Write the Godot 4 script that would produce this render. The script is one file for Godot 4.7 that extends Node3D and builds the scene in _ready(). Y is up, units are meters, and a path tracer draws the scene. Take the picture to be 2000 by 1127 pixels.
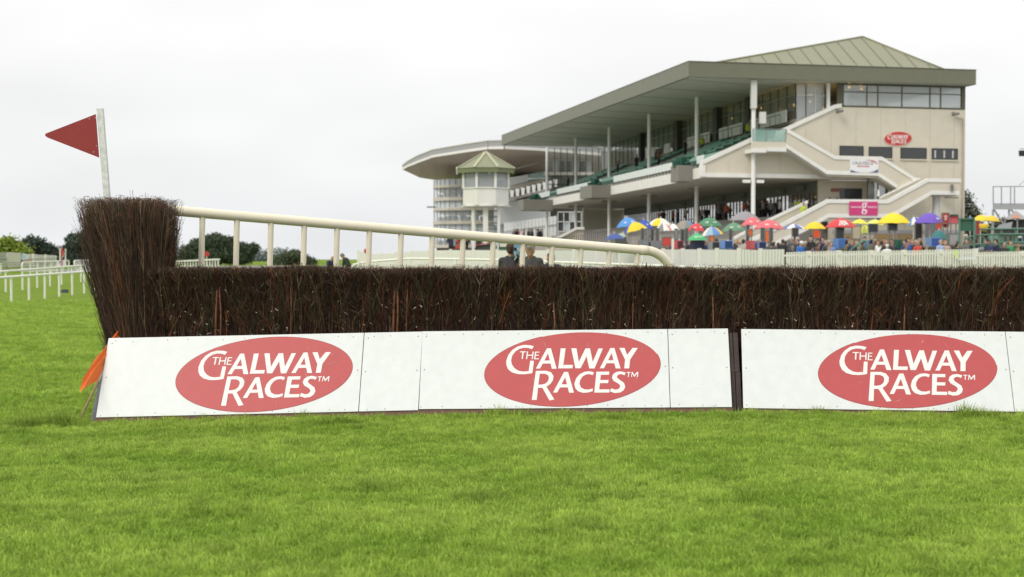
extends Node3D
# A steeplechase fence on a race course with the grandstand behind it.

const EYE := 1.48
const FOCAL := 2600.0
var PITCH := atan((563.5 - 505.0) / FOCAL)
const ORIGIN := Vector3(15.205, 0, -115.0)      # near roof corner of the grandstand, on plan
const ALONG := Vector3(-0.23337, 0, -0.97239)   # along its front, away from us
const ACROSS := Vector3(0.98063, 0, -0.19595)   # along its gable end
var rng := RandomNumberGenerator.new()
var mats := {}
var used_names := {}


# ---------------------------------------------------------------- mesh helpers
class Mb:
	var st := SurfaceTool.new()
	var n := 0
	func _init() -> void:
		st.begin(Mesh.PRIMITIVE_TRIANGLES)
		st.set_smooth_group(-1)
	func smooth(on: bool) -> Mb:
		st.set_smooth_group(1 if on else -1)
		return self
	func color(c: Color) -> Mb:
		st.set_color(c)
		return self
	func tri(a: Vector3, b: Vector3, c: Vector3) -> void:
		st.add_vertex(a); st.add_vertex(b); st.add_vertex(c)
		n += 1
	func tri_out(a: Vector3, b: Vector3, c: Vector3, out: Vector3) -> void:
		if (a - c).cross(a - b).dot(out) >= 0.0: tri(a, b, c)
		else: tri(a, c, b)
	func quad_out(a: Vector3, b: Vector3, c: Vector3, d: Vector3, out: Vector3) -> void:
		tri_out(a, b, c, out)
		tri_out(a, c, d, out)
	func hexa(p: Array) -> void:
		var m := Vector3.ZERO
		for q in p: m += q / 8.0
		for f in [[0, 1, 2, 3], [4, 5, 6, 7], [0, 1, 5, 4], [1, 2, 6, 5], [2, 3, 7, 6], [3, 0, 4, 7]]:
			var c: Vector3 = (p[f[0]] + p[f[1]] + p[f[2]] + p[f[3]]) / 4.0
			quad_out(p[f[0]], p[f[1]], p[f[2]], p[f[3]], c - m)
	func box(c: Vector3, s: Vector3, b := Basis()) -> void:
		var h := s / 2.0
		var p := []
		for y in [-1, 1]:
			for k in [[-1, -1], [1, -1], [1, 1], [-1, 1]]:
				p.append(c + b * Vector3(h.x * k[0], h.y * y, h.z * k[1]))
		hexa(p)
	func beam(a: Vector3, b: Vector3, w: float, h: float, up := Vector3.UP) -> void:
		var z := (b - a).normalized()
		var x := up.cross(z).normalized()
		if x.length() < 0.5: x = Vector3.RIGHT
		var y := z.cross(x)
		box((a + b) / 2.0, Vector3(w, h, a.distance_to(b)), Basis(x, y, z))
	func tube(path: Array, radii: Array, sides := 8, caps := true) -> void:
		var rings := []
		var last := Vector3.ZERO
		for i in path.size():
			var t: Vector3 = (path[mini(i + 1, path.size() - 1)] - path[maxi(i - 1, 0)]).normalized()
			var x := t.cross(Vector3.UP if absf(t.y) < 0.9 else Vector3.FORWARD).normalized()
			if last != Vector3.ZERO:
				x = (last - t * last.dot(t)).normalized()
			last = x
			var y := t.cross(x)
			var ring := []
			var r: float = radii[mini(i, radii.size() - 1)]
			for k in sides:
				var a := TAU * k / sides
				ring.append(path[i] + (x * cos(a) + y * sin(a)) * r)
			rings.append(ring)
		for i in range(path.size() - 1):
			var mid: Vector3 = (path[i] + path[i + 1]) / 2.0
			for k in sides:
				var l := (k + 1) % sides
				var c: Vector3 = (rings[i][k] + rings[i + 1][l]) / 2.0
				quad_out(rings[i][k], rings[i][l], rings[i + 1][l], rings[i + 1][k], c - mid)
		if caps:
			for e in [0, path.size() - 1]:
				var out: Vector3 = path[e] - path[1 if e == 0 else path.size() - 2]
				for k in sides: tri_out(path[e], rings[e][k], rings[e][(k + 1) % sides], out)
	func lathe(profile: Array, sides := 12, at := Vector3.ZERO) -> void:
		for i in range(profile.size() - 1):
			var p: Vector2 = profile[i]
			var q: Vector2 = profile[i + 1]
			for k in sides:
				var a := TAU * k / sides
				var b := TAU * (k + 1) / sides
				var va := Vector3(cos(a), 0, sin(a))
				var vb := Vector3(cos(b), 0, sin(b))
				var out := (va + vb) * 0.5 * (q.y - p.y) + Vector3.UP * (p.x - q.x)
				if p.x > 0.0: tri_out(at + va * p.x + Vector3.UP * p.y, at + vb * p.x + Vector3.UP * p.y, at + vb * q.x + Vector3.UP * q.y, out)
				if q.x > 0.0: tri_out(at + va * p.x + Vector3.UP * p.y, at + vb * q.x + Vector3.UP * q.y, at + va * q.x + Vector3.UP * q.y, out)
	# a flat outline, given a map of its 2-D points to the front face and one to the back face
	func prism(poly: PackedVector2Array, fa: Callable, fb: Callable) -> void:
		var ix := Geometry2D.triangulate_polygon(poly)
		var mid := Vector2.ZERO
		for p in poly: mid += p / poly.size()
		var out: Vector3 = fa.call(mid) - fb.call(mid)
		for i in range(0, ix.size(), 3):
			tri_out(fa.call(poly[ix[i]]), fa.call(poly[ix[i + 1]]), fa.call(poly[ix[i + 2]]), out)
			tri_out(fb.call(poly[ix[i]]), fb.call(poly[ix[i + 1]]), fb.call(poly[ix[i + 2]]), -out)
		var s := -1.0 if Geometry2D.is_polygon_clockwise(poly) else 1.0
		for i in poly.size():
			var a := poly[i]
			var b := poly[(i + 1) % poly.size()]
			var nn := Vector2(b.y - a.y, a.x - b.x).normalized() * s * 0.01
			var m := (a + b) / 2.0
			# is_polygon_clockwise reads y down; test the side with a point instead
			if Geometry2D.is_point_in_polygon(m + nn * 0.05, poly): nn = -nn
			quad_out(fa.call(a), fa.call(b), fb.call(b), fb.call(a), fa.call(m + nn) - fa.call(m))
	func done() -> ArrayMesh:
		st.generate_normals()
		return st.commit()


func W(u: float, v: float, y: float) -> Vector3:
	return ORIGIN + ALONG * u + ACROSS * v + Vector3.UP * y

# the point at a pixel of the 2000 x 1127 photograph and a depth in metres
func at(px: float, py: float, d: float) -> Vector3:
	var x := (px - 1000.0) / FOCAL
	var y := -(py - 563.5) / FOCAL
	var r := Vector3(x, y * cos(PITCH) - sin(PITCH), -cos(PITCH) - y * sin(PITCH))
	return Vector3(0, EYE, 0) + r * (d / -r.z)

func hexw(m: Mb, u0: float, u1: float, v0: float, v1: float, y0: float, y1: float) -> void:
	m.hexa([W(u0, v0, y0), W(u1, v0, y0), W(u1, v1, y0), W(u0, v1, y0), W(u0, v0, y1), W(u1, v0, y1), W(u1, v1, y1), W(u0, v1, y1)])

func side_poly(m: Mb, pts: Array, u0: float, u1: float) -> void:   # outline in (v, y)
	m.prism(PackedVector2Array(pts), func(p): return W(u0, p.x, p.y), func(p): return W(u1, p.x, p.y))

func plan_poly(m: Mb, pts: Array, y0: float, y1: float) -> void:   # outline in (u, v)
	m.prism(PackedVector2Array(pts), func(p): return W(p.x, p.y, y0), func(p): return W(p.x, p.y, y1))

func strip(path: Array, t: float) -> Array:
	var out := path.duplicate()
	for i in range(path.size() - 1, -1, -1): out.append(path[i] - Vector2(0, t))
	return out

func numbered(called: String) -> String:
	var n: int = used_names.get(called, 0)
	used_names[called] = n + 1
	return called if n == 0 else "%s_%03d" % [called, n]

func tag(o: Node, label := "", category := "", group := "", kind := "") -> Node:
	if label: o.set_meta("label", label)
	if category: o.set_meta("category", category)
	if group: o.set_meta("group", group)
	if kind: o.set_meta("kind", kind)
	return o

func thing(called: String, where: Vector3, label: String, category: String, group := "", kind := "") -> Node3D:
	var o := Node3D.new()
	o.name = numbered(called)
	o.position = where
	add_child(o, true)
	tag(o, label, category, group, kind)
	return o

# world-space geometry as a named part; it is moved so that it stands right under its parent
func part(called: String, mesh: Mesh, m: Material, parent: Node3D) -> MeshInstance3D:
	var o := MeshInstance3D.new()
	o.mesh = mesh
	o.material_override = m
	if parent == self:
		o.name = numbered(called)
	else:
		var n: int = parent.get_meta("n_" + called, 0)
		parent.set_meta("n_" + called, n + 1)
		o.name = called if n == 0 else "%s_%03d" % [called, n]
	parent.add_child(o, true)
	return o

func wpart(called: String, mb: Mb, m: Material, parent: Node3D) -> MeshInstance3D:
	var o := part(called, mb.done(), m, parent)
	var off := Vector3.ZERO
	var p: Node = parent
	while p is Node3D and p != self:
		off -= (p as Node3D).position
		p = p.get_parent()
	o.position = off
	return o

func clear_counts(n: Node) -> void:
	for k in n.get_meta_list():
		if str(k).begins_with("n_"): n.remove_meta(k)
	for c in n.get_children(): clear_counts(c)

func lin(r: float, g: float, b: float) -> Color:
	return Color(r, g, b).linear_to_srgb()

func noise_tex(freq: float, lo: float, hi: float, seed_: int, octaves := 4, size := 512) -> NoiseTexture2D:
	var t := NoiseTexture2D.new()
	var f := FastNoiseLite.new()
	f.seed = seed_
	f.noise_type = FastNoiseLite.TYPE_SIMPLEX_SMOOTH
	f.frequency = freq
	f.fractal_octaves = octaves
	t.noise = f
	t.width = size
	t.height = size
	t.seamless = true
	var g := Gradient.new()
	g.set_color(0, Color(lo, lo, lo))
	g.set_color(1, Color(hi, hi, hi))
	t.color_ramp = g
	return t

var tex := {}
func mat(key: String, r := 0.5, g := 0.5, b := 0.5, rough := 0.6, metal := 0.0, worn := "") -> StandardMaterial3D:
	if mats.has(key): return mats[key]
	var m := StandardMaterial3D.new()
	m.resource_name = key
	m.albedo_color = lin(r, g, b)
	m.roughness = rough
	m.metallic = metal
	if worn:
		m.albedo_texture = tex[worn]
		m.uv1_triplanar = true
		m.uv1_world_triplanar = true
		m.uv1_scale = Vector3.ONE * {"fine": 1.3, "wall": 0.11, "coat": 0.45}.get(worn, 1.0)
	mats[key] = m
	return m

func glass(key: String, r: float, g: float, b: float, a: float) -> StandardMaterial3D:
	if mats.has(key): return mats[key]
	var m := mat(key, r, g, b, 0.04)
	m.albedo_color.a = a
	m.transparency = BaseMaterial3D.TRANSPARENCY_ALPHA
	return m

func smooth01(a: float, b: float, x: float) -> float:
	return smoothstep(a, b, x)

# height of the turf: a slight swell at the fence, and a rise towards the stands
func ground(x: float, z: float) -> float:
	var d := -z
	var k := [[-40.0, -0.12], [-8.0, -0.10], [-4.0, -0.118], [-2.4, -0.075], [-0.9, -0.05], [2.1, -0.018], [4.8, -0.05], [9.0, -0.05], [40.0, -0.05]]
	var s := 0.0
	for i in range(k.size() - 1):
		if x >= k[i][0] and x <= k[i + 1][0]:
			s = lerpf(k[i][1], k[i + 1][1], (x - k[i][0]) / (k[i + 1][0] - k[i][0]))
	s *= 1.0 - smooth01(16.0, 32.0, d)
	var r := 0.75 * smooth01(36.0, 62.0, d) + 1.05 * smooth01(88.0, 112.0, d)
	return s + r * smooth01(-10.0, -4.0, x)


func _ready() -> void:
	rng.seed = 7
	tex.fine = noise_tex(0.02, 0.82, 1.0, 3)
	tex.wall = noise_tex(0.012, 0.955, 1.0, 11, 5)
	tex.coat = noise_tex(0.03, 0.955, 1.0, 5, 5)
	setup_camera()
	setup_sky()
	build_ground()
	build_grandstand()
	build_far_stand()
	build_tower()
	build_trees()
	build_fences()
	build_betting_ring()
	build_right_side()
	build_people()
	build_birch_fence()
	build_boards()
	build_wing_rail()
	build_flags()
	build_grass()
	clear_counts(self)


func setup_camera() -> void:
	var c := Camera3D.new()
	c.name = "camera"
	c.position = Vector3(0, EYE, 0)
	c.rotation = Vector3(-PITCH, 0, 0)
	c.near = 0.1
	c.far = 3000.0
	var attr := CameraAttributesPhysical.new()
	attr.frustum_focal_length = 47.0
	attr.frustum_focus_distance = 12.9
	attr.exposure_aperture = 2.6
	c.attributes = attr
	c.fov = rad_to_deg(2.0 * atan(563.5 / FOCAL))
	add_child(c)
	c.current = true


func setup_sky() -> void:
	var im := Image.create(768, 384, false, Image.FORMAT_RGBF)
	var f := FastNoiseLite.new()
	f.seed = 21
	f.frequency = 1.0
	f.fractal_octaves = 4
	for y in 384:
		var el := PI / 2.0 - PI * (y + 0.5) / 384.0
		for x in 768:
			var az := TAU * (x + 0.5) / 768.0
			var e := maxf(el, 0.0)
			var dir := Vector3(cos(az) * cos(e), sin(e), sin(az) * cos(e))
			var q := dir / maxf(dir.y + 0.25, 0.25)
			var n := f.get_noise_3d(q.x * 1.1, q.y * 3.0 + 5.0, q.z * 1.1)
			var L := SKY_LOW * (1.0 + SKY_RISE * sin(e)) * (1.0 + 0.11 * n)
			var t := exp(-e * 14.0)
			var c := Vector3(L, L * 1.006, L * 0.998).lerp(Vector3(L * 0.975, L * 0.995, L * 1.015), t)
			im.set_pixel(x, y, Color(c.x, c.y, c.z))
	var m := PanoramaSkyMaterial.new()
	m.panorama = ImageTexture.create_from_image(im)
	var sky := Sky.new()
	sky.sky_material = m
	var env := Environment.new()
	env.background_mode = Environment.BG_SKY
	env.sky = sky
	env.tonemap_mode = Environment.TONE_MAPPER_LINEAR
	env.tonemap_exposure = EXPOSURE
	env.sdfgi_enabled = true
	env.ssao_enabled = true
	env.ssil_enabled = true
	var we := WorldEnvironment.new()
	we.name = "environment"
	we.environment = env
	add_child(we)
	var sun := DirectionalLight3D.new()
	sun.name = "sun"
	sun.light_energy = SUN
	sun.light_color = Color(1.0, 0.97, 0.92)
	sun.light_angular_distance = 25.0
	sun.shadow_enabled = true
	sun.look_at_from_position(Vector3(-0.5, 0.66, 0.56), Vector3.ZERO)
	add_child(sun)

const SKY_LOW := 0.86
const SKY_RISE := 0.68
const EXPOSURE := 1.0
const SUN := 0.5


func build_ground() -> void:
	# one sheet, fine near by and coarse to the horizon
	var xs := []
	var zs := []
	for i in range(-30, 31): xs.append(signf(i) * (absf(i) * 0.35 + pow(absf(i) / 30.0, 5.0) * 1500.0))
	for j in 70: zs.append(6.0 - (j * 0.55 + pow(j / 69.0, 6.0) * 2200.0))
	for d in [40.0, 50.0, 56.0, 62.0, 66.0, 75.0, 85.0, 88.0, 94.0, 100.0, 106.0, 112.0]: zs.append(-d)
	zs.sort()
	zs.reverse()
	for x in [-10.0, -8.5, -7.0, -5.5, -4.0, -22.0, 15.0, 22.0, 30.0, 45.0, 60.0]: xs.append(x)
	xs.sort()
	var st := SurfaceTool.new()
	st.begin(Mesh.PRIMITIVE_TRIANGLES)
	st.set_smooth_group(0)
	for j in range(zs.size() - 1):
		for i in range(xs.size() - 1):
			var p := []
			for k in [[0, 0], [1, 0], [1, 1], [0, 1]]:
				var x: float = xs[i + k[0]]
				var z: float = zs[j + k[1]]
				p.append(Vector3(x, ground(x, z), z))
			for t in [[0, 1, 2], [0, 2, 3]]:
				for k in t: st.add_vertex(p[k])
	st.generate_normals()
	var m := StandardMaterial3D.new()
	m.resource_name = "turf"
	m.roughness = 0.95
	m.metallic_specular = 0.15
	m.albedo_color = lin(0.30, 0.445, 0.052)
	m.albedo_texture = noise_tex(0.014, 0.72, 1.0, 31, 5, 1024)
	m.uv1_triplanar = true
	m.uv1_world_triplanar = true
	m.uv1_scale = Vector3(0.05, 0.05, 0.22)
	m.detail_enabled = true
	m.detail_blend_mode = BaseMaterial3D.BLEND_MODE_MUL
	m.detail_albedo = noise_tex(0.06, 0.7, 1.0, 33, 4, 1024)
	m.detail_uv_layer = BaseMaterial3D.DETAIL_UV_2
	m.uv2_triplanar = true
	m.uv2_world_triplanar = true
	m.uv2_scale = Vector3(0.5, 0.5, 0.5)
	var o := part("ground", st.commit(), m, self)
	tag(o, "mown green turf of the race course rising gently to the stands", "ground", "", "structure")


func multi(called: String, mesh: Mesh, m: Material, xf: Array, cols: Array, parent: Node3D) -> MultiMeshInstance3D:
	var mm := MultiMesh.new()
	mm.transform_format = MultiMesh.TRANSFORM_3D
	mm.use_colors = not cols.is_empty()
	mm.mesh = mesh
	mm.instance_count = xf.size()
	for i in xf.size():
		mm.set_instance_transform(i, xf[i])
		if cols: mm.set_instance_color(i, cols[i])
	var o := MultiMeshInstance3D.new()
	o.multimesh = mm
	o.material_override = m
	if parent == self:
		o.name = numbered(called)
	else:
		var n: int = parent.get_meta("n_" + called, 0)
		parent.set_meta("n_" + called, n + 1)
		o.name = called if n == 0 else "%s_%03d" % [called, n]
	parent.add_child(o, true)
	tag(o, "", "", "", "stuff")
	return o


func build_grass() -> void:
	var root := thing("grass", Vector3.ZERO, "short bright green turf in front of and beside the birch fence", "grass", "", "stuff")
	var r := RandomNumberGenerator.new()
	r.seed = 99
	var m := StandardMaterial3D.new()
	m.resource_name = "grass_blade"
	m.vertex_color_use_as_albedo = true
	m.roughness = 0.55
	m.metallic_specular = 0.3
	m.backlight_enabled = true
	m.backlight = Color(0.7, 0.7, 0.7)
	var meshes := []
	for variant in 5:
		var st := SurfaceTool.new()
		st.begin(Mesh.PRIMITIVE_TRIANGLES)
		st.set_smooth_group(-1)
		for b in 26:
			var a := r.randf() * TAU
			var rad := sqrt(r.randf()) * 0.055
			var p := Vector3(cos(a) * rad, -0.004, sin(a) * rad)
			var h := r.randf_range(0.022, 0.048)
			if variant == 4: h *= r.randf_range(1.2, 2.4)
			var lean := Vector3(r.randfn(0, 0.45), 0, r.randfn(0, 0.45))
			var w := r.randf_range(0.0016, 0.0030)
			var sd := Vector3(cos(a + 1.3), 0, sin(a + 1.3)) * w
			var q := p + Vector3.UP * h * 0.6 + lean * h * 0.35
			var t := p + Vector3.UP * h * 0.95 + lean * h
			var tint := r.randf_range(0.8, 1.15)
			var c := Color(tint * r.randf_range(0.92, 1.1), tint, tint * 0.9)
			if r.randf() < 0.06: c = Color(1.9, 1.25, 1.8)
			st.set_color(c)
			for v in [p - sd, p + sd, q + sd * 0.8, p - sd, q + sd * 0.8, q - sd * 0.8, q - sd * 0.8, q + sd * 0.8, t]: st.add_vertex(v)
		st.generate_normals()
		meshes.append(st.commit())
	var nz := FastNoiseLite.new()
	nz.seed = 4
	nz.frequency = 0.55
	nz.fractal_octaves = 3
	var nz2 := FastNoiseLite.new()
	nz2.seed = 8
	nz2.frequency = 3.6
	nz2.fractal_octaves = 2
	var xf := [[], [], [], [], []]
	var cols := [[], [], [], [], []]
	var put := func(x: float, z: float, s: float, v: int, dark: float) -> void:
		var n := nz.get_noise_2d(x, z * 1.8)
		var n2 := nz2.get_noise_2d(x, z * 1.6)
		var clump := clampf(1.0 + 0.75 * n2 + 0.2 * n, 0.5, 1.6)
		var sc := s * r.randf_range(0.75, 1.25) * clump
		var b := Basis(Vector3.UP, r.randf() * TAU).scaled(Vector3(s * r.randf_range(0.9, 1.2), sc, s * r.randf_range(0.9, 1.2)))
		xf[v].append(Transform3D(b, Vector3(x, ground(x, z) + 0.002, z)))
		var warm := clampf(0.5 + 0.75 * n + 0.35 * n2, 0.0, 1.0)
		var c := Color(GRASS_A.x, GRASS_A.y, GRASS_A.z).lerp(Color(GRASS_B.x, GRASS_B.y, GRASS_B.z), warm)
		c = c * r.randf_range(0.66, 1.27) * (1.0 - dark)
		c.a = 1.0
		cols[v].append(c)
	for i in 70000:      # the lawn before the fence
		var d := sqrt(r.randf_range(5.0 * 5.0, 13.0 * 13.0))
		var x := r.randf_range(-1, 1) * (d * 0.395 + 2.0)
		if d > 12.80 and x > -4.0: continue
		put.call(x, -d, 1.0, r.randi() % 4, 0.0)
	for i in 36000:      # the track beyond the wing
		var d := sqrt(r.randf_range(12.8 * 12.8, 46.0 * 46.0))
		if d > 26.0 and r.randf() < (d - 26.0) / 20.0: continue
		var x := r.randf_range(-d * 0.395 - 1.2, -0.285 * d)
		if d < 14.0 and x > -4.0: continue
		put.call(x, -d, 1.0 + (d - 12.0) * 0.035, r.randi() % 4, 0.0)
	for i in 2000:       # longer grass that the mower leaves along the foot of the boards
		var x := r.randf_range(-4.4, 5.6)
		var d := 12.75 - absf(r.randfn(0, 0.14))
		put.call(x, -d, r.randf_range(0.7, 1.05), 4 if r.randf() < 0.12 else r.randi() % 4, 0.0)
	for tuft in [[4.45, 12.72, 34, 1.3], [-0.05, 12.74, 30, 1.1], [0.5, 12.74, 24, 1.0], [2.9, 12.74, 14, 0.9], [3.6, 12.74, 18, 0.9], [-4.3, 12.6, 70, 1.4], [-4.7, 12.5, 60, 1.1], [-1.6, 12.3, 30, 1.3]]:
		for k in tuft[2]: put.call(tuft[0] + r.randfn(0, 0.11), -(tuft[1] - absf(r.randfn(0, 0.06))), tuft[3] * r.randf_range(0.6, 1.1), 4, 0.25)
	for i in 75:       # coarser dark tufts and worn yellowish spots here and there
		var d := sqrt(r.randf_range(5.6 * 5.6, 12.4 * 12.4))
		var x := r.randf_range(-1, 1) * (d * 0.395 + 0.2)
		var big := r.randf_range(0.03, 0.10)
		for k in int(big * 240.0): put.call(x + r.randfn(0, big * 1.5), -d + r.randfn(0, big), r.randf_range(0.75, 1.15), 4 if r.randf() < 0.4 else 1, 0.25)
	for v in 5: multi("blade", meshes[v], m, xf[v], cols[v], root)

const GRASS_A := Vector3(0.245, 0.398, 0.050)
const GRASS_B := Vector3(0.425, 0.572, 0.112)


# ---------------------------------------------------------------- the birch fence
func twig_mesh(r: RandomNumberGenerator, h: float, branches: int, wild: float) -> ArrayMesh:
	var m := Mb.new()
	var path := []
	var p := Vector3.ZERO
	var bend := Vector3(r.randfn(0, wild), 0, r.randfn(0, wild))
	for i in 5:
		var t := i / 4.0
		path.append(Vector3(bend.x * t * t * h + r.randfn(0, 0.006), h * t, bend.z * t * t * h + r.randfn(0, 0.006)))
	m.tube(path, [1.0 * 0.0042, 0.0038, 0.0034, 0.0028, 0.0020], 3, false)
	for b in branches:
		var s := r.randf_range(0.15, 0.85)
		var k := mini(int(s * 4.0), 3)
		p = path[k].lerp(path[k + 1], s * 4.0 - k)
		var a := r.randf() * TAU
		var l := r.randf_range(0.12, 0.32) * h
		var d := Vector3(cos(a) * r.randf_range(0.15, 0.5), 1.0, sin(a) * r.randf_range(0.15, 0.5)).normalized()
		var q := p + d * l * 0.5
		var e := q + (d + Vector3(0, 0.35, 0)).normalized() * l * 0.5
		e.y = minf(e.y, h * 1.0)
		m.tube([p, q, e], [0.0021, 0.0017, 0.0010], 3, false)
	return m.done()


# a fine-branched birch top
func spray_mesh(r: RandomNumberGenerator) -> ArrayMesh:
	var m := Mb.new()
	var path := []
	var bend := Vector3(r.randfn(0, 0.04), 0, r.randfn(0, 0.04))
	for i in 5:
		var t := i / 4.0
		path.append(Vector3(bend.x * t * t + r.randfn(0, 0.008), t * 0.96, bend.z * t * t + r.randfn(0, 0.008)))
	m.tube(path, [0.0036, 0.0032, 0.0026, 0.002, 0.0012], 3, false)
	for k in 11:
		var s := r.randf_range(0.15, 0.95)
		var j := mini(int(s * 4.0), 3)
		var p: Vector3 = (path[j] as Vector3).lerp(path[j + 1], s * 4.0 - j)
		var a := r.randf() * TAU
		var l := r.randf_range(0.10, 0.28)
		var d := Vector3(cos(a) * 0.42, 1.0, sin(a) * 0.42).normalized()
		var q := p + d * l * 0.5
		var e := q + (d + Vector3(0, 0.5, 0)).normalized() * l * 0.5
		e.y = minf(e.y, 1.0)
		m.tube([p, q, e], [0.0018, 0.0014, 0.0008], 3, false)
		var d2 := Vector3(cos(a + 1.5) * 0.5, 0.9, sin(a + 1.5) * 0.5).normalized()
		var e2 := q + d2 * l * 0.4
		e2.y = minf(e2.y, 1.0)
		m.tube([q, e2], [0.0012, 0.0007], 3, false)
	return m.done()


func twig_color(r: RandomNumberGenerator) -> Color:
	var k := r.randf()
	var c := Color(0.036, 0.021, 0.015)
	if k < 0.24: c = Color(0.062, 0.023, 0.013)
	elif k < 0.36: c = Color(0.095, 0.070, 0.038)
	elif k < 0.47: c = Color(0.050, 0.050, 0.020)
	elif k < 0.53: c = Color(0.16, 0.12, 0.08)
	elif k < 0.56: c = Color(0.19, 0.065, 0.026)
	c = c * Color(1.13, 1.03, 0.98) * r.randf_range(0.6, 1.6)
	c.a = 1.0
	return c


func build_birch_fence() -> void:
	var r := RandomNumberGenerator.new()
	r.seed = 17
	var m := mat("birch_twig", 1, 1, 1, 0.7)
	m.vertex_color_use_as_albedo = true
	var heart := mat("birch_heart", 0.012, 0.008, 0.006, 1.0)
	var root := thing("birch_fence", Vector3(0.8, 0, -13.6), "long steeplechase fence of packed dark birch twigs behind the white boards", "steeplechase fence")
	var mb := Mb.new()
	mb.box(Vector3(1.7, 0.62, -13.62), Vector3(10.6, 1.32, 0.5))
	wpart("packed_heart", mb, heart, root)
	var long := []
	for i in 8: long.append(twig_mesh(r, 1.0, 7 + i % 4, 0.055))
	var xf := [[], [], [], [], [], [], [], []]
	var cols := [[], [], [], [], [], [], [], []]
	for i in 24400:
		var x := r.randf_range(-3.62, 7.2)
		var layer := r.randf()
		var z := -13.28 - (0.09 * r.randf() if layer < 0.62 else 0.75 * r.randf())
		var y0 := r.randf_range(0.55, 1.18) if layer < 0.62 else r.randf_range(0.5, 1.1)
		var top := 1.375 + r.randfn(0, 0.011) + 0.010 * sin(x * 2.1) + 0.01 * sin(x * 5.3)
		if r.randf() < 0.012: top += r.randf_range(0.0, 0.05)
		if r.randf() < 0.45:
			top = minf(top, y0 + r.randf_range(0.22, 0.5))
		var v := r.randi() % 8
		var h := top - y0
		var b := Basis(Vector3.UP, r.randf() * TAU)
		b = Basis(Vector3(0, 0, 1), clampf(r.randfn(0, 0.085), -0.4, 0.4)) * Basis(Vector3(1, 0, 0), r.randfn(0, 0.04)) * b.scaled_local(Vector3(1.15, h, 1.15) * Vector3(r.randf_range(0.7, 1.6), 1, r.randf_range(0.7, 1.6)))
		xf[v].append(Transform3D(b, Vector3(x, y0, z) - root.position))
		cols[v].append(twig_color(r))
	for v in 8: multi("twig", long[v], m, xf[v], cols[v], root)
	var sprays := []
	for i in 5: sprays.append(spray_mesh(r))
	var sx := [[], [], [], [], []]
	var scol := [[], [], [], [], []]
	for i in 2800:
		var x := r.randf_range(-3.62, 7.2)
		var y0 := r.randf_range(0.5, 1.05)
		var top := 1.40 + r.randfn(0, 0.016)
		var b := Basis(Vector3(0, 0, 1), clampf(r.randfn(0, 0.10), -0.4, 0.4)) * Basis(Vector3.UP, r.randf() * TAU).scaled_local(Vector3(0.85, top - y0, 0.85))
		var v := r.randi() % 5
		sx[v].append(Transform3D(b, Vector3(x, y0, -13.26 - absf(r.randfn(0, 0.12)) - (0.6 * r.randf() if i % 3 == 0 else 0.0)) - root.position))
		scol[v].append(twig_color(r) * 1.25)
	for v in 5: multi("spray", sprays[v], m, sx[v], scol[v], root)
	# sawn ends that look out of the bundle, pale wood
	var me := Mb.new()
	for i in 300:
		var x := r.randf_range(-3.6, 5.7)
		var y := r.randf_range(0.72, 1.36)
		var c := Vector3(x, y, -13.228 - r.randf() * 0.03)
		var d := Vector3(r.randfn(0, 0.5), r.randfn(0.2, 0.5), 1).normalized()
		var s := r.randf_range(0.0022, 0.0058)
		me.tube([c - d * 0.05, c], [s, s], 6, true)
	tag(wpart("sawn_end", me, mat("sawn_wood", 0.62, 0.52, 0.40, 0.8), root), "", "", "", "stuff")
	for k in [[-2.95, 0.68, 1.16, 0.011], [-2.90, 0.68, 1.2, 0.009], [-1.18, 0.7, 1.22, 0.011], [-1.14, 0.7, 1.215, 0.0105], [-1.05, 0.7, 1.3, 0.007], [0.42, 0.7, 1.05, 0.008], [2.0, 0.7, 1.1, 0.008], [3.9, 0.7, 1.02, 0.008], [-2.2, 0.7, 1.3, 0.006], [1.2, 0.7, 1.25, 0.006]]:
		var s := Mb.new().smooth(true)
		s.tube([Vector3(k[0] - 0.01, k[1] - 0.3, -13.24), Vector3(k[0] + 0.004, (k[1] + k[2]) / 2, -13.235), Vector3(k[0] + r.randfn(0, 0.008), k[2], -13.245)], [k[3], k[3], k[3] * 0.9], 8, true)
		wpart("stick", s, mat("red_stick", 0.20, 0.075, 0.035, 0.6), root)

	# the taller bundle that ends the fence
	var wing := thing("birch_wing", Vector3(-3.75, 0, -13.5), "tall fanned bundle of birch twigs that ends the fence beside the flag post", "birch bundle")
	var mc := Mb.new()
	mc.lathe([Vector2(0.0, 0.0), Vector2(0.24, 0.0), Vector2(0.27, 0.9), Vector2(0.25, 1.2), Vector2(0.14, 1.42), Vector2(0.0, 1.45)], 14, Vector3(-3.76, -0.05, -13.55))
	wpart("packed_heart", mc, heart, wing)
	var wx := [[], [], [], [], [], [], [], []]
	var wc := [[], [], [], [], [], [], [], []]
	for i in 2300:
		var a := r.randf() * TAU
		var rr := sqrt(r.randf()) if i % 2 == 0 else r.randf_range(0.8, 1.0)
		var ox := cos(a) * rr
		var oz := sin(a) * rr
		var foot := Vector3(-3.72 + ox * 0.27, -0.05 + 0.35 * r.randf() + (0.5 * r.randf() if i % 3 == 0 else 0.0), -13.52 + oz * 0.26)
		var top_y := 1.98 + r.randfn(0, 0.05) - 0.03 * rr
		if r.randf() < 0.72: top_y -= r.randf_range(0.0, 0.6)
		var tip := Vector3(-3.86 + ox * 0.35 - maxf(0.0, -ox) * r.randf_range(0.0, 0.10) + r.randfn(0, 0.025), top_y, -13.52 + oz * 0.36 + r.randfn(0, 0.02))
		if r.randf() < 0.025:
			tip += Vector3(-absf(r.randfn(0, 0.13)) if ox < 0 else r.randfn(0, 0.05), r.randfn(0, 0.05), 0)
		var y := tip - foot
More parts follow.
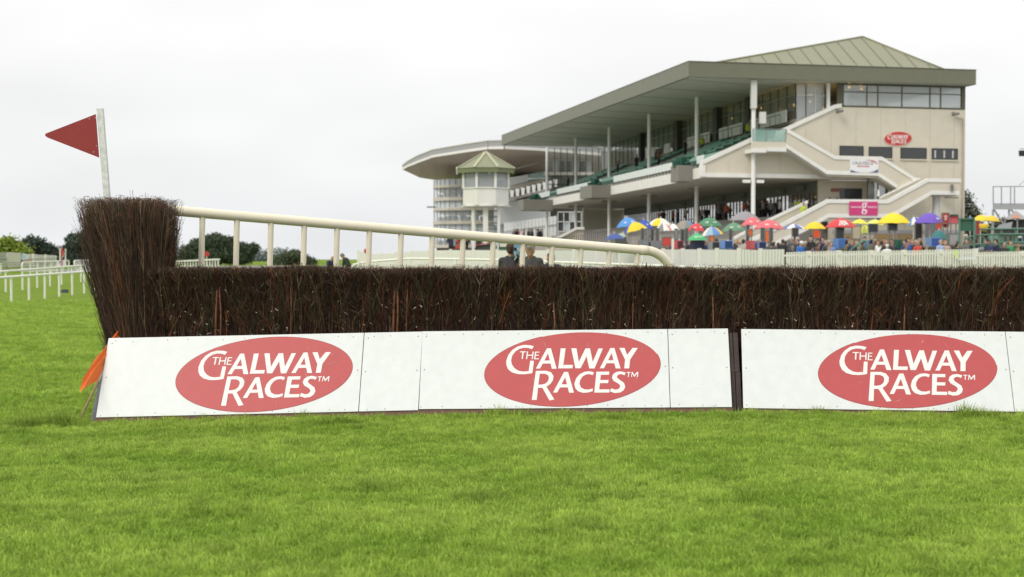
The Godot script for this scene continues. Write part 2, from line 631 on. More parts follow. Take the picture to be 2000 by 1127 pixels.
		var x := y.cross(Vector3(r.randfn(0, 1), 0, r.randfn(0, 1))).normalized()
		var b := Basis(x * r.randf_range(0.6, 1.2), y, x.cross(y.normalized()) * r.randf_range(0.6, 1.2))
		var v := r.randi() % 8
		wx[v].append(Transform3D(b, foot - wing.position))
		var c := twig_color(r)
		wc[v].append(c * (1.1 if c.g < 0.06 else 0.6))
	var gx := [[], [], [], [], []]
	var gc := [[], [], [], [], []]
	for i in 1050:
		var a := r.randf() * TAU
		var rr := sqrt(r.randf())
		var ox := cos(a) * rr
		var oz := sin(a) * rr
		var y0 := r.randf_range(0.35, 1.35)
		var k := y0 / 2.06
		var foot := Vector3(lerpf(-3.73 + ox * 0.28, -3.87 + ox * 0.40, k), y0, -13.52 + oz * 0.30)
		var tip := Vector3(-3.88 + ox * 0.42 - maxf(0.0, -ox) * r.randf_range(0.0, 0.14) + r.randfn(0, 0.03), 2.075 + r.randfn(0, 0.014) - (0.25 * r.randf() if r.randf() < 0.3 else 0.0), -13.52 + oz * 0.38)
		var y := tip - foot
		var x := y.cross(Vector3(r.randfn(0, 1), 0, r.randfn(0, 1))).normalized()
		var v := r.randi() % 5
		gx[v].append(Transform3D(Basis(x * 1.05, y, x.cross(y.normalized()) * 1.05), foot - wing.position))
		gc[v].append(twig_color(r) * 1.35)
	for i in 240:      # fine shoots down the outer edge
		var y0 := r.randf_range(0.05, 1.5)
		var foot := Vector3(-3.97 - y0 * 0.095 + r.randf() * 0.08, y0, -13.35 - r.randf() * 0.35)
		var l := r.randf_range(0.18, 0.5)
		var y := Vector3(-r.randf_range(0.0, 0.38), 1, r.randfn(0, 0.15)).normalized() * l
		var x := y.cross(Vector3(0, 0, 1)).normalized()
		var v := r.randi() % 5
		gx[v].append(Transform3D(Basis(x * 0.6, y, x.cross(y.normalized()) * 0.6), foot - wing.position))
		gc[v].append(Color(0.075, 0.062, 0.034) * r.randf_range(0.6, 1.4))
	for i in 240:      # and down the edge beside the rail
		var y0 := r.randf_range(1.3, 1.75)
		var foot := Vector3(-3.53 + r.randf() * 0.06, y0, -13.35 - r.randf() * 0.35)
		var l := r.randf_range(0.15, 0.36)
		var y := Vector3(r.randf_range(-0.1, 0.35), 1, r.randfn(0, 0.15)).normalized() * l
		var x := y.cross(Vector3(0, 0, 1)).normalized()
		var v := r.randi() % 5
		gx[v].append(Transform3D(Basis(x * 0.6, y, x.cross(y.normalized()) * 0.6), foot - wing.position))
		gc[v].append(twig_color(r) * 1.3)
	for v in 5: multi("spray", sprays[v], m, gx[v], gc[v], wing)
	for i in 10:     # side shoots low on the outer edge
		var foot := Vector3(-3.95 + r.randf() * 0.08, r.randf_range(0.0, 1.3), -13.3 - r.randf() * 0.3)
		foot.x -= foot.y * 0.09
		var l := r.randf_range(0.1, 0.3)
		var y := Vector3(-r.randf_range(0.05, 0.45), 1, r.randfn(0, 0.2)).normalized() * l
		var x := y.cross(Vector3(0, 0, 1)).normalized()
		var v := r.randi() % 8
		wx[v].append(Transform3D(Basis(x * 0.8, y, x.cross(y.normalized()) * 0.8), foot - wing.position))
		wc[v].append(Color(0.06, 0.055, 0.028) * r.randf_range(0.7, 1.5))
	for v in 8: multi("twig", long[v], m, wx[v], wc[v], wing)


# ---------------------------------------------------------------- the boards in front of it
func board_map(c: Array, p: Vector2, lift: float) -> Vector3:   # c: the four corners, BL BR TR TL; p in 0..1
	var n: Vector3 = (c[1] - c[0]).cross(c[3] - c[0]).normalized()
	return c[0].lerp(c[1], p.x).lerp(c[3].lerp(c[2], p.x), p.y) + n * lift

# the lettering, on a grid of 1760 x 900 units, y down, centred at (964, 420)
const LOGO_PIECES := [
	[582, 198, 540, 187, 480, 184, 420, 198, 365, 232, 325, 280, 303, 340, 305, 380, 322, 420, 360, 450, 420, 467, 480, 469, 540, 463, 563, 457, 580, 340, 543, 338, 526, 439, 470, 443, 425, 435, 385, 410, 360, 375, 352, 335, 362, 290, 392, 250, 435, 222, 480, 212, 525, 214, 560, 226],
	[442, 247, 502, 247, 501, 256, 479, 256, 469, 320, 456, 320, 466, 256, 440, 256],
	[511, 249, 523, 249, 518, 280, 563, 280, 568, 250, 579, 250, 569, 323, 557, 323, 562, 290, 517, 290, 513, 322, 501, 322],
	[592, 251, 635, 251, 634, 260, 602, 260, 599, 281, 628, 281, 627, 290, 597, 290, 594, 316, 630, 316, 629, 325, 581, 325],
	[850, 221, 899, 221, 872, 382, 968, 382, 962, 415, 820, 415],
	[956, 221, 1008, 221, 1027, 355, 1098, 223, 1143, 223, 1167, 355, 1228, 225, 1272, 225, 1182, 418, 1130, 418, 1107, 300, 1043, 415, 992, 415],
	[1437, 221, 1490, 221, 1512, 290, 1570, 222, 1622, 222, 1540, 335, 1527, 420, 1478, 420, 1490, 335],
	[598, 437, 640, 437, 636, 465, 620, 570, 616, 600, 602, 715, 553, 715],
	[640, 437, 700, 437, 748, 452, 772, 488, 765, 530, 738, 565, 700, 590, 660, 600, 616, 600, 620, 570, 648, 570, 685, 563, 715, 540, 727, 505, 718, 480, 690, 466, 636, 465],
	[660, 600, 700, 590, 775, 712, 727, 720],
	[1175, 455, 1130, 445, 1080, 450, 1030, 475, 995, 515, 977, 565, 985, 605, 1010, 635, 1060, 651, 1110, 648, 1155, 637, 1160, 610, 1115, 621, 1075, 618, 1042, 600, 1028, 565, 1035, 530, 1060, 495, 1095, 476, 1130, 472, 1163, 483],
	[1200, 450, 1328, 450, 1323, 480, 1243, 480, 1234, 530, 1318, 530, 1312, 560, 1230, 560, 1222, 620, 1325, 620, 1320, 650, 1172, 650],
	[1490, 460, 1440, 448, 1395, 455, 1362, 478, 1352, 510, 1368, 540, 1405, 560, 1428, 578, 1430, 598, 1412, 618, 1380, 624, 1340, 610, 1328, 640, 1375, 656, 1430, 650, 1465, 628, 1480, 595, 1470, 560, 1435, 535, 1408, 515, 1402, 495, 1420, 478, 1445, 475, 1478, 486],
	[1502, 455, 1540, 455, 1539, 463, 1526, 463, 1519, 503, 1510, 503, 1516, 463, 1501, 463],
	[1552, 455, 1562, 455, 1575, 485, 1604, 455, 1616, 455, 1610, 504, 1601, 504, 1605, 470, 1577, 500, 1570, 500, 1557, 470, 1550, 503, 1542, 503]]
const LETTER_A := [
	[598, 415, 712, 219, 732, 219, 722, 268, 684, 338, 667, 367, 640, 415],
	[732, 219, 752, 219, 805, 418, 757, 418, 745, 367, 738, 338, 722, 268],
	[684, 338, 738, 338, 745, 367, 667, 367]]

func logo_polys() -> Array:
	var out := []
	for a in LOGO_PIECES:
		var p := PackedVector2Array()
		for i in range(0, a.size(), 2): p.append(Vector2(a[i] - 964.0, 420.0 - a[i + 1]))
		out.append(p)
	for shift in [Vector2(0, 0), Vector2(636, -2), Vector2(166, -231)]:
		for a in LETTER_A:
			var p := PackedVector2Array()
			for i in range(0, a.size(), 2): p.append(Vector2(a[i] - 964.0, 420.0 - a[i + 1]) + shift)
			out.append(p)
	return out

func oval(a: float, b: float, turn: float, n := 72) -> PackedVector2Array:
	var p := PackedVector2Array()
	for i in n:
		var t := TAU * i / n
		p.append(Vector2(cos(t) * a, sin(t) * b).rotated(turn))
	return p


func scratches(r: RandomNumberGenerator, f: Callable, n: int, parent: Node3D) -> void:
	var m := Mb.new()
	for i in n:
		var p := Vector2(r.randf_range(-650, 700), r.randf_range(-290, 290))
		var d := Vector2(r.randfn(0, 1), r.randfn(0, 1)).normalized() * r.randf_range(12, 70)
		var w := d.orthogonal().normalized() * r.randf_range(0.7, 1.8)
		var bow := w * r.randfn(0, 6)
		m.prism(PackedVector2Array([p - d, p + bow - w, p + d, p + bow + w]), func(q): return f.call(q, 0.0046), func(q): return f.call(q, 0.0036))
	tag(wpart("scratch", m, mat("scratch", 0.62, 0.40, 0.38, 0.7), parent), "", "", "", "stuff")


func build_boards() -> void:
	var r := RandomNumberGenerator.new()
	r.seed = 5
	var white := mat("board_white", 0.755, 0.78, 0.785, 0.38, 0.0, "coat")
	var ink := mat("logo_red", 0.515, 0.082, 0.086, 0.42, 0.0, "coat")
	var rim := mat("logo_rim", 0.36, 0.07, 0.08, 0.5)
	var pale := mat("logo_white", 0.80, 0.81, 0.80, 0.42)
	var timber := mat("frame_timber", 0.085, 0.055, 0.045, 0.85, 0.0, "fine")
	var screw := mat("screw", 0.22, 0.21, 0.20, 0.5, 0.6)
	var seam := mat("seam_dark", 0.05, 0.05, 0.055, 0.8)
	var polys := logo_polys()
	# corners in metres: bottom edge 12.8 m away, top edge leaning back 0.32 m
	var specs := [
		[[-4.01, -0.05, -0.905, 0.02, -0.885, 0.76, -3.98, 0.695], 0.815, 516.2, 730.7, "white advertising board with red oval beside the orange flag, first along the fence", 1.0],
		[[-0.897, 0.03, 2.12, 0.05, 2.13, 0.79, -0.884, 0.762], 0.803, 1118.4, 720.6, "white advertising board with red oval in the middle of the fence", 1.0],
		[[2.23, 0.04, 5.27, 0.0, 5.29, 0.755, 2.262, 0.785], 0.86, 1772.8, 724.0, "white advertising board with red oval after the timber posts in the gap", 1.02]]
	for s in specs:
		var k: Array = s[0]
		var c := [Vector3(k[0], k[1], -12.8), Vector3(k[2], k[3], -12.8), Vector3(k[4], k[5], -13.12), Vector3(k[6], k[7], -13.12)]
		var t := thing("advertising_board", (c[0] + c[1]) / 2.0, s[4], "advertising board", "sponsor boards along the birch fence")
		var W1 := s[1] as float
		for half in [[0.0, W1 - 0.0012], [W1 + 0.0012, 1.0]]:
			var mb := Mb.new()
			mb.prism(PackedVector2Array([Vector2(half[0], 0), Vector2(half[1], 0), Vector2(half[1], 1), Vector2(half[0], 1)]), func(p): return board_map(c, p, 0.0), func(p): return board_map(c, p, -0.009))
			wpart("sheet", mb, white, t)
		var back := Mb.new()
		for e in [[0.01, 0.99, 0.02, 0.09], [0.01, 0.99, 0.89, 0.965], [0.004, 0.03, 0.1, 0.88], [0.97, 0.996, 0.1, 0.88], [0.485, 0.51, 0.1, 0.88], [W1 - 0.02, W1 + 0.02, 0.1, 0.88]]:
			back.prism(PackedVector2Array([Vector2(e[0], e[2]), Vector2(e[1], e[2]), Vector2(e[1], e[3]), Vector2(e[0], e[3])]), func(p): return board_map(c, p, -0.0095), func(p): return board_map(c, p, -0.07))
		wpart("frame", back, timber, t)
		var sill := Mb.new()
		sill.prism(PackedVector2Array([Vector2(-0.002, -0.085), Vector2(1.002, -0.085), Vector2(1.002, -0.004), Vector2(-0.002, -0.004)]), func(p): return board_map(c, p, -0.012), func(p): return board_map(c, p, -0.06))
		wpart("foot_timber", sill, mat("foot_timber", 0.19, 0.105, 0.08, 0.85, 0.0, "fine"), t)
		for j in 17:     # screws along the edges
			for e in [[(j + 0.35) / 17.0, 0.955], [(j + 0.2) / 17.0, 0.03]]:
				if e[0] > 0.99: continue
				var q := board_map(c, Vector2(clampf(e[0] + r.randfn(0, 0.006), 0.006, 0.994), e[1] + r.randfn(0, 0.006)), 0.0)
				if r.randf() < 0.25: continue
				var sm := Mb.new()
				var n: Vector3 = (c[1] - c[0]).cross(c[3] - c[0]).normalized()
				sm.tube([q, q + n * 0.0022], [0.0055, 0.0045], 8, true)
				wpart("screw", sm, screw, t)
		for e in [[0.012, 0.5], [W1 - 0.012, 0.52], [W1 + 0.012, 0.5], [0.99, 0.5], [0.014, 0.93], [W1 + 0.014, 0.93], [0.988, 0.94]]:
			var q := board_map(c, Vector2(e[0], e[1]), 0.0)
			var n: Vector3 = (c[1] - c[0]).cross(c[3] - c[0]).normalized()
			var sm := Mb.new()
			sm.tube([q, q + n * 0.0022], [0.0065, 0.005], 8, true)
			wpart("screw", sm, screw, t)
		# the print: metres on the board, with the oval's own tilt
		var ex: Vector3 = ((c[1] - c[0]) + (c[2] - c[3])).normalized()
		var nn: Vector3 = (c[1] - c[0]).cross(c[3] - c[0]).normalized()
		var ey := nn.cross(ex)
		var hit := at(s[2], s[3], 12.96)
		var cen: Vector3 = hit - nn * (hit - c[0]).dot(nn)
		var mx: float = 0.000979 * s[5]
		var my: float = 0.001065
		var f := func(p: Vector2, lift: float) -> Vector3: return cen + ex * p.x * mx + ey * p.y * my + nn * lift
		var lg := Node3D.new()
		lg.name = "oval_logo"
		lg.position = cen - t.position
		t.add_child(lg)
		var mo := Mb.new()
		mo.prism(oval(883, 357, 0.068), func(p): return f.call(p, 0.0012), func(p): return f.call(p, -0.001))
		wpart("oval_rim", mo, rim, lg)
		var m1 := Mb.new()
		m1.prism(oval(877, 352, 0.068), func(p): return f.call(p, 0.0024), func(p): return f.call(p, 0.0))
		wpart("oval", m1, ink, lg)
		for p in polys:
			var ml := Mb.new()
			ml.prism(p, func(q): return f.call(q, 0.0036), func(q): return f.call(q, 0.001))
			wpart("letter", ml, pale, lg)
		scratches(r, f, 16, lg)
		var sc := Mb.new()      # scuffs on the white sheet
		for i in 22:
			var p := Vector2(r.randf_range(0.02, 0.98), r.randf_range(0.1, 0.9))
			var d := Vector2(r.randfn(0, 0.008), r.randfn(0, 0.02))
			var w := d.orthogonal().normalized() * 0.0009
			sc.prism(PackedVector2Array([p - d, p - w, p + d, p + w]), func(q): return board_map(c, q, 0.0007), func(q): return board_map(c, q, 0.0))
		tag(wpart("scuff", sc, mat("scuff", 0.60, 0.60, 0.58, 0.8), t), "", "", "", "stuff")
	# end cheek of the first board and the timber posts in the gap
	var edge := thing("board_strut", Vector3(-4.05, 0, -12.9), "weathered grey strut under the end of the first board beside the orange flag", "strut")
	var m := Mb.new()
	m.hexa([Vector3(-4.075, -0.1, -12.83), Vector3(-4.02, -0.1, -12.83), Vector3(-4.02, -0.1, -12.93), Vector3(-4.075, -0.1, -12.93), Vector3(-4.02, 0.62, -13.14), Vector3(-3.985, 0.62, -13.14), Vector3(-3.985, 0.62, -13.2), Vector3(-4.02, 0.62, -13.2)])
	wpart("batten", m, mat("grey_batten", 0.20, 0.21, 0.22, 0.8, 0.0, "fine"), edge)
	var dark := mat("gap_timber", 0.07, 0.052, 0.046, 0.9, 0.0, "fine")
	var post := thing("timber_gap_post", Vector3(2.17, 0, -12.95), "pair of dark weathered posts filling the gap between two white boards", "timber post")
	for e in [[2.128, 2.172], [2.176, 2.226]]:
		for q in [[0.0, 0.38], [0.39, 0.745]]:
			var mp := Mb.new()
			var z0: float = lerpf(-12.82, -13.14, q[0] / 0.76)
			var z1: float = lerpf(-12.82, -13.14, q[1] / 0.76)
			mp.hexa([Vector3(e[0], q[0] - 0.05 * float(q[0] == 0.0), z0), Vector3(e[1] - 0.003, q[0] - 0.05 * float(q[0] == 0.0), z0), Vector3(e[1] - 0.003, q[0], z0 - 0.05), Vector3(e[0], q[0], z0 - 0.05), Vector3(e[0] + 0.006, q[1], z1), Vector3(e[1] + 0.002, q[1], z1), Vector3(e[1] + 0.002, q[1], z1 - 0.05), Vector3(e[0] + 0.006, q[1], z1 - 0.05)])
			wpart("plank", mp, dark, post)
	var strap := Mb.new()
	strap.box(Vector3(2.178, 0.384, -12.99), Vector3(0.085, 0.012, 0.03))
	wpart("iron_strap", strap, mat("iron", 0.12, 0.10, 0.09, 0.6, 0.5), post)


# ---------------------------------------------------------------- the sloping rail on the landing side
func build_wing_rail() -> void:
	var cream := mat("rail_cream", 0.80, 0.735, 0.585, 0.32, 0.0, "coat")
	var root := thing("wing_rail", Vector3(-1.0, 0, -14.8), "thick cream plastic rail sloping down behind the birch fence to a bent end", "rail")
	var a := Vector3(-3.72, 1.995, -13.83)
	var b := Vector3(1.59, 1.575, -15.75)
	var m := Mb.new().smooth(true)
	m.tube([a, b], [0.054], 24, false)
	wpart("rail_pipe", m, cream, root)
	var dir := (b - a).normalized()
	var path := []
	for i in 13:
		var t := i / 12.0
		var ang := t * 1.15
		var along := sin(ang) / sin(1.15) * 0.33
		path.append(b + dir * (along + 0.01) + Vector3.DOWN * (1.0 - cos(ang)) * 0.38)
	path.append(path[12] + (path[12] - path[11]).normalized() * 1.2 + Vector3(0, -0.25, 0))
	var mb := Mb.new().smooth(true)
	mb.tube(path, [0.056], 24, false)
	wpart("bent_end", mb, cream, root)
	var ring := Mb.new().smooth(true)
	ring.tube([b - dir * 0.09, b + dir * 0.012], [0.0585], 24, true)
	wpart("sleeve", ring, cream, root)
	for i in 15:
		var top := a.lerp(b, 0.0) + dir * (0.499 + i * 0.360)
		top.y -= 0.03
		var foot := Vector3(top.x - 0.035 - 0.01 * top.y, ground(top.x, top.z) - 0.05, top.z + 0.02)
		var p := Mb.new().smooth(true)
		p.tube([foot, top], [0.031], 16, false)
		wpart("baluster", p, cream, root)


# ---------------------------------------------------------------- flags
func build_flags() -> void:
	var white := mat("post_white", 0.80, 0.80, 0.78, 0.5, 0.0, "fine")
	var root := thing("flag_post", Vector3(-4.03, 0, -13.3), "leaning white wooden post with a red triangular board above the birch wing", "flag post")
	var m := Mb.new()
	m.beam(Vector3(-3.95, -0.05, -13.5), Vector3(-4.165, 2.995, -13.5), 0.06, 0.05, Vector3.BACK)
	wpart("post", m, white, root)
	var f := Mb.new()
	var tri := PackedVector2Array([Vector2(-4.142, 2.915), Vector2(-4.112, 2.485), Vector2(-4.618, 2.682), Vector2(-4.645, 2.702), Vector2(-4.640, 2.722)])
	f.prism(tri, func(p): return Vector3(p.x * 1.0145, p.y * 1.0145 - 0.0215, -13.462), func(p): return Vector3(p.x * 1.0145, p.y * 1.0145 - 0.0215, -13.481))
	wpart("red_board", f, mat("flag_red", 0.285, 0.022, 0.020, 0.55, 0.0, "coat"), root)
	var nails := Mb.new()
	for q in [[-4.14, 2.88], [-4.132, 2.6], [-4.2, 2.87], [-4.16, 2.54]]:
		nails.tube([Vector3(q[0] * 1.0145, q[1] * 1.0145 - 0.0215, -13.464), Vector3(q[0] * 1.0145, q[1] * 1.0145 - 0.0215, -13.459)], [0.006], 6)
	wpart("nail", nails, mat("nail_grey", 0.45, 0.42, 0.42, 0.5), root)

	var og := thing("orange_flag", Vector3(-4.2, -0.07, -12.75), "rolled orange flag on a wooden stick leaning against the end of the first board", "flag")
	var s0 := at(152, 820, 12.65)
	s0.y = -0.09
	var s1 := at(243, 638, 13.33)
	var st := Mb.new().smooth(true)
	st.tube([s0, s1], [0.0125, 0.0115], 10, true)
	wpart("stick", st, mat("flag_stick", 0.38, 0.27, 0.15, 0.7, 0.0, "fine"), og)
	var sleeve := Mb.new().smooth(true)
	sleeve.tube([s0.lerp(s1, 0.42), s0.lerp(s1, 0.995)], [0.017], 10, true)
	wpart("sleeve", sleeve, mat("flag_sleeve", 0.62, 0.60, 0.60, 0.7), og)
	var cloth := Mb.new().smooth(true)
	# the cloth hangs from the stick and is pinched where it is rolled
	var rows := []
	var n := 18
	for i in n + 1:
		var t := i / float(n)
		var onstick := s0.lerp(s1, lerpf(0.43, 1.0, t))
		var free := at(lerpf(153, 234, pow(t, 1.3)), lerpf(765, 641, t), lerpf(12.62, 13.28, t))
		var row := []
		for j in 9:
			var w := j / 8.0
			var p := onstick.lerp(free, w)
			p.z += 0.045 * sin(w * 11.0 + t * 9.0) * (1.0 - 0.7 * t) + 0.03 * sin(w * PI)
			p.y += 0.02 * sin(t * 17.0 + w * 5.0) * w * (1.0 - t)
			row.append(p)
		rows.append(row)
	for i in n:
		for j in 8:
			cloth.quad_out(rows[i][j], rows[i][j + 1], rows[i + 1][j + 1], rows[i + 1][j], Vector3(0, 0.2, 1))
	var cm := mat("flag_orange", 0.80, 0.165, 0.018, 0.75)
	cm.backlight_enabled = true
	cm.backlight = Color(0.35, 0.3, 0.3)
	cm.cull_mode = BaseMaterial3D.CULL_DISABLED
	wpart("cloth", cloth, cm, og)


# ---------------------------------------------------------------- the grandstand
func front_v(u: float) -> float:
	return 1.6 + 3.6 * pow(clampf(u / 72.0, 0.0, 1.2), 0.8)

func glass_v(u: float) -> float:
	return 10.7 + 0.052 * u

# a board along the slanted front: shape in (u, y), dv behind the given line
func hexf(m: Mb, line: Callable, u0: float, u1: float, d0: float, d1: float, y0: float, y1: float) -> void:
	var a: float = line.call(u0)
	var b: float = line.call(u1)
	m.hexa([W(u0, a + d0, y0), W(u1, b + d0, y0), W(u1, b + d1, y0), W(u0, a + d1, y0), W(u0, a + d0, y1), W(u1, b + d0, y1), W(u1, b + d1, y1), W(u0, a + d1, y1)])


func build_grandstand() -> void:
	var r := RandomNumberGenerator.new()
	r.seed = 41
	var beige := mat("render_beige", 0.655, 0.605, 0.50, 0.8, 0.0, "wall")
	var white := mat("coping_white", 0.82, 0.81, 0.77, 0.6, 0.0, "wall")
	var olive := mat("roof_olive", 0.165, 0.165, 0.115, 0.42, 0.0, "wall")
	var sheet := mat("roof_sheet", 0.245, 0.245, 0.165, 0.5, 0.0, "wall")
	var soffit := mat("soffit_grey", 0.60, 0.62, 0.56, 0.6, 0.0, "wall")
	var deckm := mat("deck_soffit", 0.62, 0.58, 0.50, 0.7, 0.0, "wall")
	var steel := mat("column_white", 0.80, 0.80, 0.78, 0.45)
	var frame := mat("frame_olive", 0.090, 0.088, 0.055, 0.5)
	var darkf := mat("frame_dark", 0.035, 0.038, 0.035, 0.5)
	var conc := mat("terrace_concrete", 0.36, 0.335, 0.31, 0.9, 0.0, "wall")
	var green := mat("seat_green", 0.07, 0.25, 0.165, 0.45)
	var panew := glass("window_glass", 0.66, 0.71, 0.73, 0.42)
	var dark_pane := mat("dark_pane", 0.055, 0.058, 0.062, 0.06)
	var tint := glass("facade_glass", 0.20, 0.235, 0.215, 0.42)
	var seafoam := glass("balustrade_glass", 0.30, 0.52, 0.46, 0.45)
	var t := thing("grandstand", ORIGIN + Vector3(0, 1.6, 0), "large beige grandstand with olive roof, raked green seats and outside stairs", "grandstand")

	# roof
	var m := Mb.new()
	plan_poly(m, [Vector2(0.3, 0.3), Vector2(70.9, 0.3), Vector2(70.9, 26.9), Vector2(0.3, 26.9)], 17.17, 17.3)
	wpart("soffit", m, soffit, t)
	m = Mb.new()
	hexw(m, -0.02, 71.2, -0.02, 0.28, 17.14, 18.44)
	wpart("fascia", m, olive, t)
	m = Mb.new()
	hexw(m, 0.0, 0.28, 0.285, 27.13, 17.14, 18.44)
	wpart("fascia", m, olive, t)
	m = Mb.new()
	hexw(m, 0.285, 71.2, 26.85, 27.13, 17.14, 18.44)
	hexw(m, 70.9, 71.2, 0.285, 26.845, 17.14, 18.44)
	wpart("fascia", m, olive, t)
	m = Mb.new()    # thin lip along the top of the fascia
	hexw(m, -0.05, 71.2, -0.05, 0.0, 18.445, 18.5)
	hexw(m, -0.05, 0.05, 0.005, 27.15, 18.445, 18.5)
	wpart("fascia_lip", m, frame, t)
	for k in 11:
		m = Mb.new()
		m.beam(W(2.0 + k * 6.2, 0.6, 17.16), W(5.5 + k * 6.2, 12.0, 17.16), 0.07, 0.03)
		wpart("soffit_joint", m, mat("joint_grey", 0.20, 0.21, 0.18, 0.8), t)
	var b0 := W(0.6, 1.9, 18.35)
	var b1 := W(0.6, 24.8, 18.35)
	var b2 := W(70.5, 24.8, 18.35)
	var b3 := W(70.5, 1.9, 18.35)
	var r0 := W(6.06, 19.3, 22.16)
	var r1 := W(63.0, 19.3, 22.16)
	m = Mb.new()
	m.tri_out(b0, b1, r0, Vector3(0.2, 1, 1))
	m.quad_out(b0, b3, r1, r0, Vector3(-1, 1, 0))
	m.quad_out(b1, b2, r1, r0, Vector3(1, 1, 0))
	m.tri_out(b3, b2, r1, Vector3(0, 1, -1))
	var roof := wpart("roof", m, sheet, t)
	var nrm := (r0 - b0).cross(b1 - b0).normalized()
	if nrm.y < 0: nrm = -nrm
	for k in range(1, 17):       # standing seams up the gable slope
		var v := 1.9 + k * 1.43
		var foot := b0.lerp(b1, (v - 1.9) / 22.9)
		var up := (W(6.06, v, 22.16) - W(0.6, v, 18.35))
		var s := (v - 1.9) / (19.3 - 1.9) if v < 19.3 else (24.8 - v) / (24.8 - 19.3)
		m = Mb.new()
		m.beam(foot + nrm * 0.03, foot + up * s + nrm * 0.03, 0.05, 0.06, nrm)
		wpart("roof_seam", m, mat("seam_olive", 0.20, 0.20, 0.135, 0.5), roof)
	for e in [[b0, r0], [b1, r0], [r0, r1]]:
		m = Mb.new().smooth(true)
		m.tube([e[0], e[1]], [0.10], 8, true)
		wpart("ridge_cap", m, mat("ridge_olive", 0.20, 0.19, 0.10, 0.5), roof)

	# the gable wall
	var wall := Mb.new()
	side_poly(wall, [Vector2(26.9, 0.8), Vector2(26.9, 15.0), Vector2(14.43, 15.0), Vector2(9.77, 12.85), Vector2(6.42, 11.2), Vector2(6.42, 11.9), Vector2(1.95, 9.8), Vector2(1.95, 8.66), Vector2(13.7, 8.62), Vector2(19.2, 8.62), Vector2(19.2, 5.0), Vector2(13.7, 5.0), Vector2(13.7, 0.8)], 1.3, 1.6)
	var wl := wpart("gable_wall", wall, beige, t)
	for v in [4.2, 6.6, 9.0, 11.4, 13.8, 16.2, 18.6, 21.0, 23.4, 25.8]:
		m = Mb.new()
		var y0 := 9.1 if v < 19.0 else 1.8
		var y1 := minf(14.9, 8.9 + (v - 1.9) * 0.44)
		hexw(m, 1.294, 1.299, v - 0.012, v + 0.012, y0, y1)
		wpart("wall_joint", m, mat("joint_beige", 0.43, 0.37, 0.28, 0.85), wl)
	m = Mb.new()
	side_poly(m, strip([Vector2(14.75, 15.3), Vector2(14.2, 15.22), Vector2(9.77, 13.2), Vector2(9.2, 12.95)], 0.36), 1.15, 1.75)
	wpart("coping", m, white, t)
	m = Mb.new()
	side_poly(m, strip([Vector2(6.6, 12.25), Vector2(1.7, 10.02)], 0.36), 1.15, 1.75)
	wpart("coping", m, white, t)
	m = Mb.new()
	hexw(m, 1.14, 1.7, 1.62, 2.0, 8.63, 9.66)
	wpart("coping", m, white, t)
	m = Mb.new()
	hexw(m, 1.16, 1.29, 2.01, 13.9, 8.6, 8.96)
	wpart("deck_edge", m, white, t)

	# top window band in the gable
	m = Mb.new()
	hexw(m, 1.28, 1.5, 14.42, 15.0, 15.02, 17.12)
	hexw(m, 1.28, 1.5, 26.5, 26.88, 15.02, 17.12)
	hexw(m, 1.28, 1.5, 15.0, 26.5, 15.02, 15.16)
	hexw(m, 1.28, 1.5, 15.0, 26.5, 17.0, 17.12)
	wpart("band_frame", m, frame, t)
	var mull := [15.0, 17.25, 18.31, 20.65, 23.40, 24.46, 26.5]
	for i in 6:
		m = Mb.new()
		hexw(m, 1.3, 1.4, mull[i] - 0.05, mull[i] + 0.05, 15.165, 16.995)
		if i > 0: wpart("mullion", m, frame, t)
		for e in [[15.17, 16.33], [16.43, 16.99]]:
			m = Mb.new()
			hexw(m, 1.345, 1.36, mull[i] + 0.06, mull[i + 1] - 0.06, e[0], e[1])
			wpart("pane", m, panew, t)
		m = Mb.new()
		hexw(m, 1.31, 1.4, mull[i] + 0.055, mull[i + 1] - 0.055, 16.34, 16.42)
		wpart("transom", m, frame, t)
	# the room behind that band: floor, back, ceiling; a blind at its first pane
	m = Mb.new()
	hexw(m, 1.62, 15.0, 14.6, 26.6, 14.7, 14.95)
	wpart("room_floor", m, mat("carpet", 0.22, 0.20, 0.18, 0.9), t)
	m = Mb.new()
	hexw(m, 14.7, 15.0, 14.6, 26.6, 14.96, 17.13)
	wpart("room_wall", m, mat("room_wall", 0.62, 0.62, 0.60, 0.9), t)
	m = Mb.new()
	hexw(m, 1.55, 1.58, 15.05, 15.55, 15.0, 17.1)
	wpart("blind", m, mat("blind", 0.78, 0.84, 0.78, 0.8), t)
	m = Mb.new()
	hexw(m, 1.63, 15.0, 26.62, 26.86, 14.9, 15.4)
	wpart("room_sill", m, beige, t)
	m = Mb.new()
	hexw(m, 1.63, 15.0, 26.72, 26.74, 15.41, 17.1)
	wpart("pane", m, panew, t)
	for q in [[2.6, 16.2], [3.4, 17.8]]:
		lamp(t, W(q[0], q[1], 16.95), 0.12)

	# four small windows below
	for e in [[14.69, 16.86, 10.60, 11.49], [17.5, 19.64, 10.56, 11.45], [20.59, 23.0, 10.54, 11.42], [23.65, 26.09, 10.52, 11.41]]:
		var wn := Node3D.new()
		wn.position = W(1.3, e[0], e[2]) - t.position
		wn.name = "window" if not t.has_node("window") else "window_%03d" % t.get_meta("windows", 1)
		t.set_meta("windows", int(t.get_meta("windows", 0)) + 1)
		t.add_child(wn, true)
		m = Mb.new()
		hexw(m, 1.27, 1.297, e[0], e[1], e[2], e[3])
		wpart("pane", m, dark_pane, wn)
		m = Mb.new()
		for f in [[e[0] - 0.07, e[0], e[2] - 0.07, e[3] + 0.07], [e[1], e[1] + 0.07, e[2] - 0.07, e[3] + 0.07], [e[0], e[1], e[3], e[3] + 0.07], [e[0], e[1], e[2] - 0.07, e[2]]]:
			hexw(m, 1.25, 1.298, f[0], f[1], f[2], f[3])
		wpart("frame", m, darkf, wn)
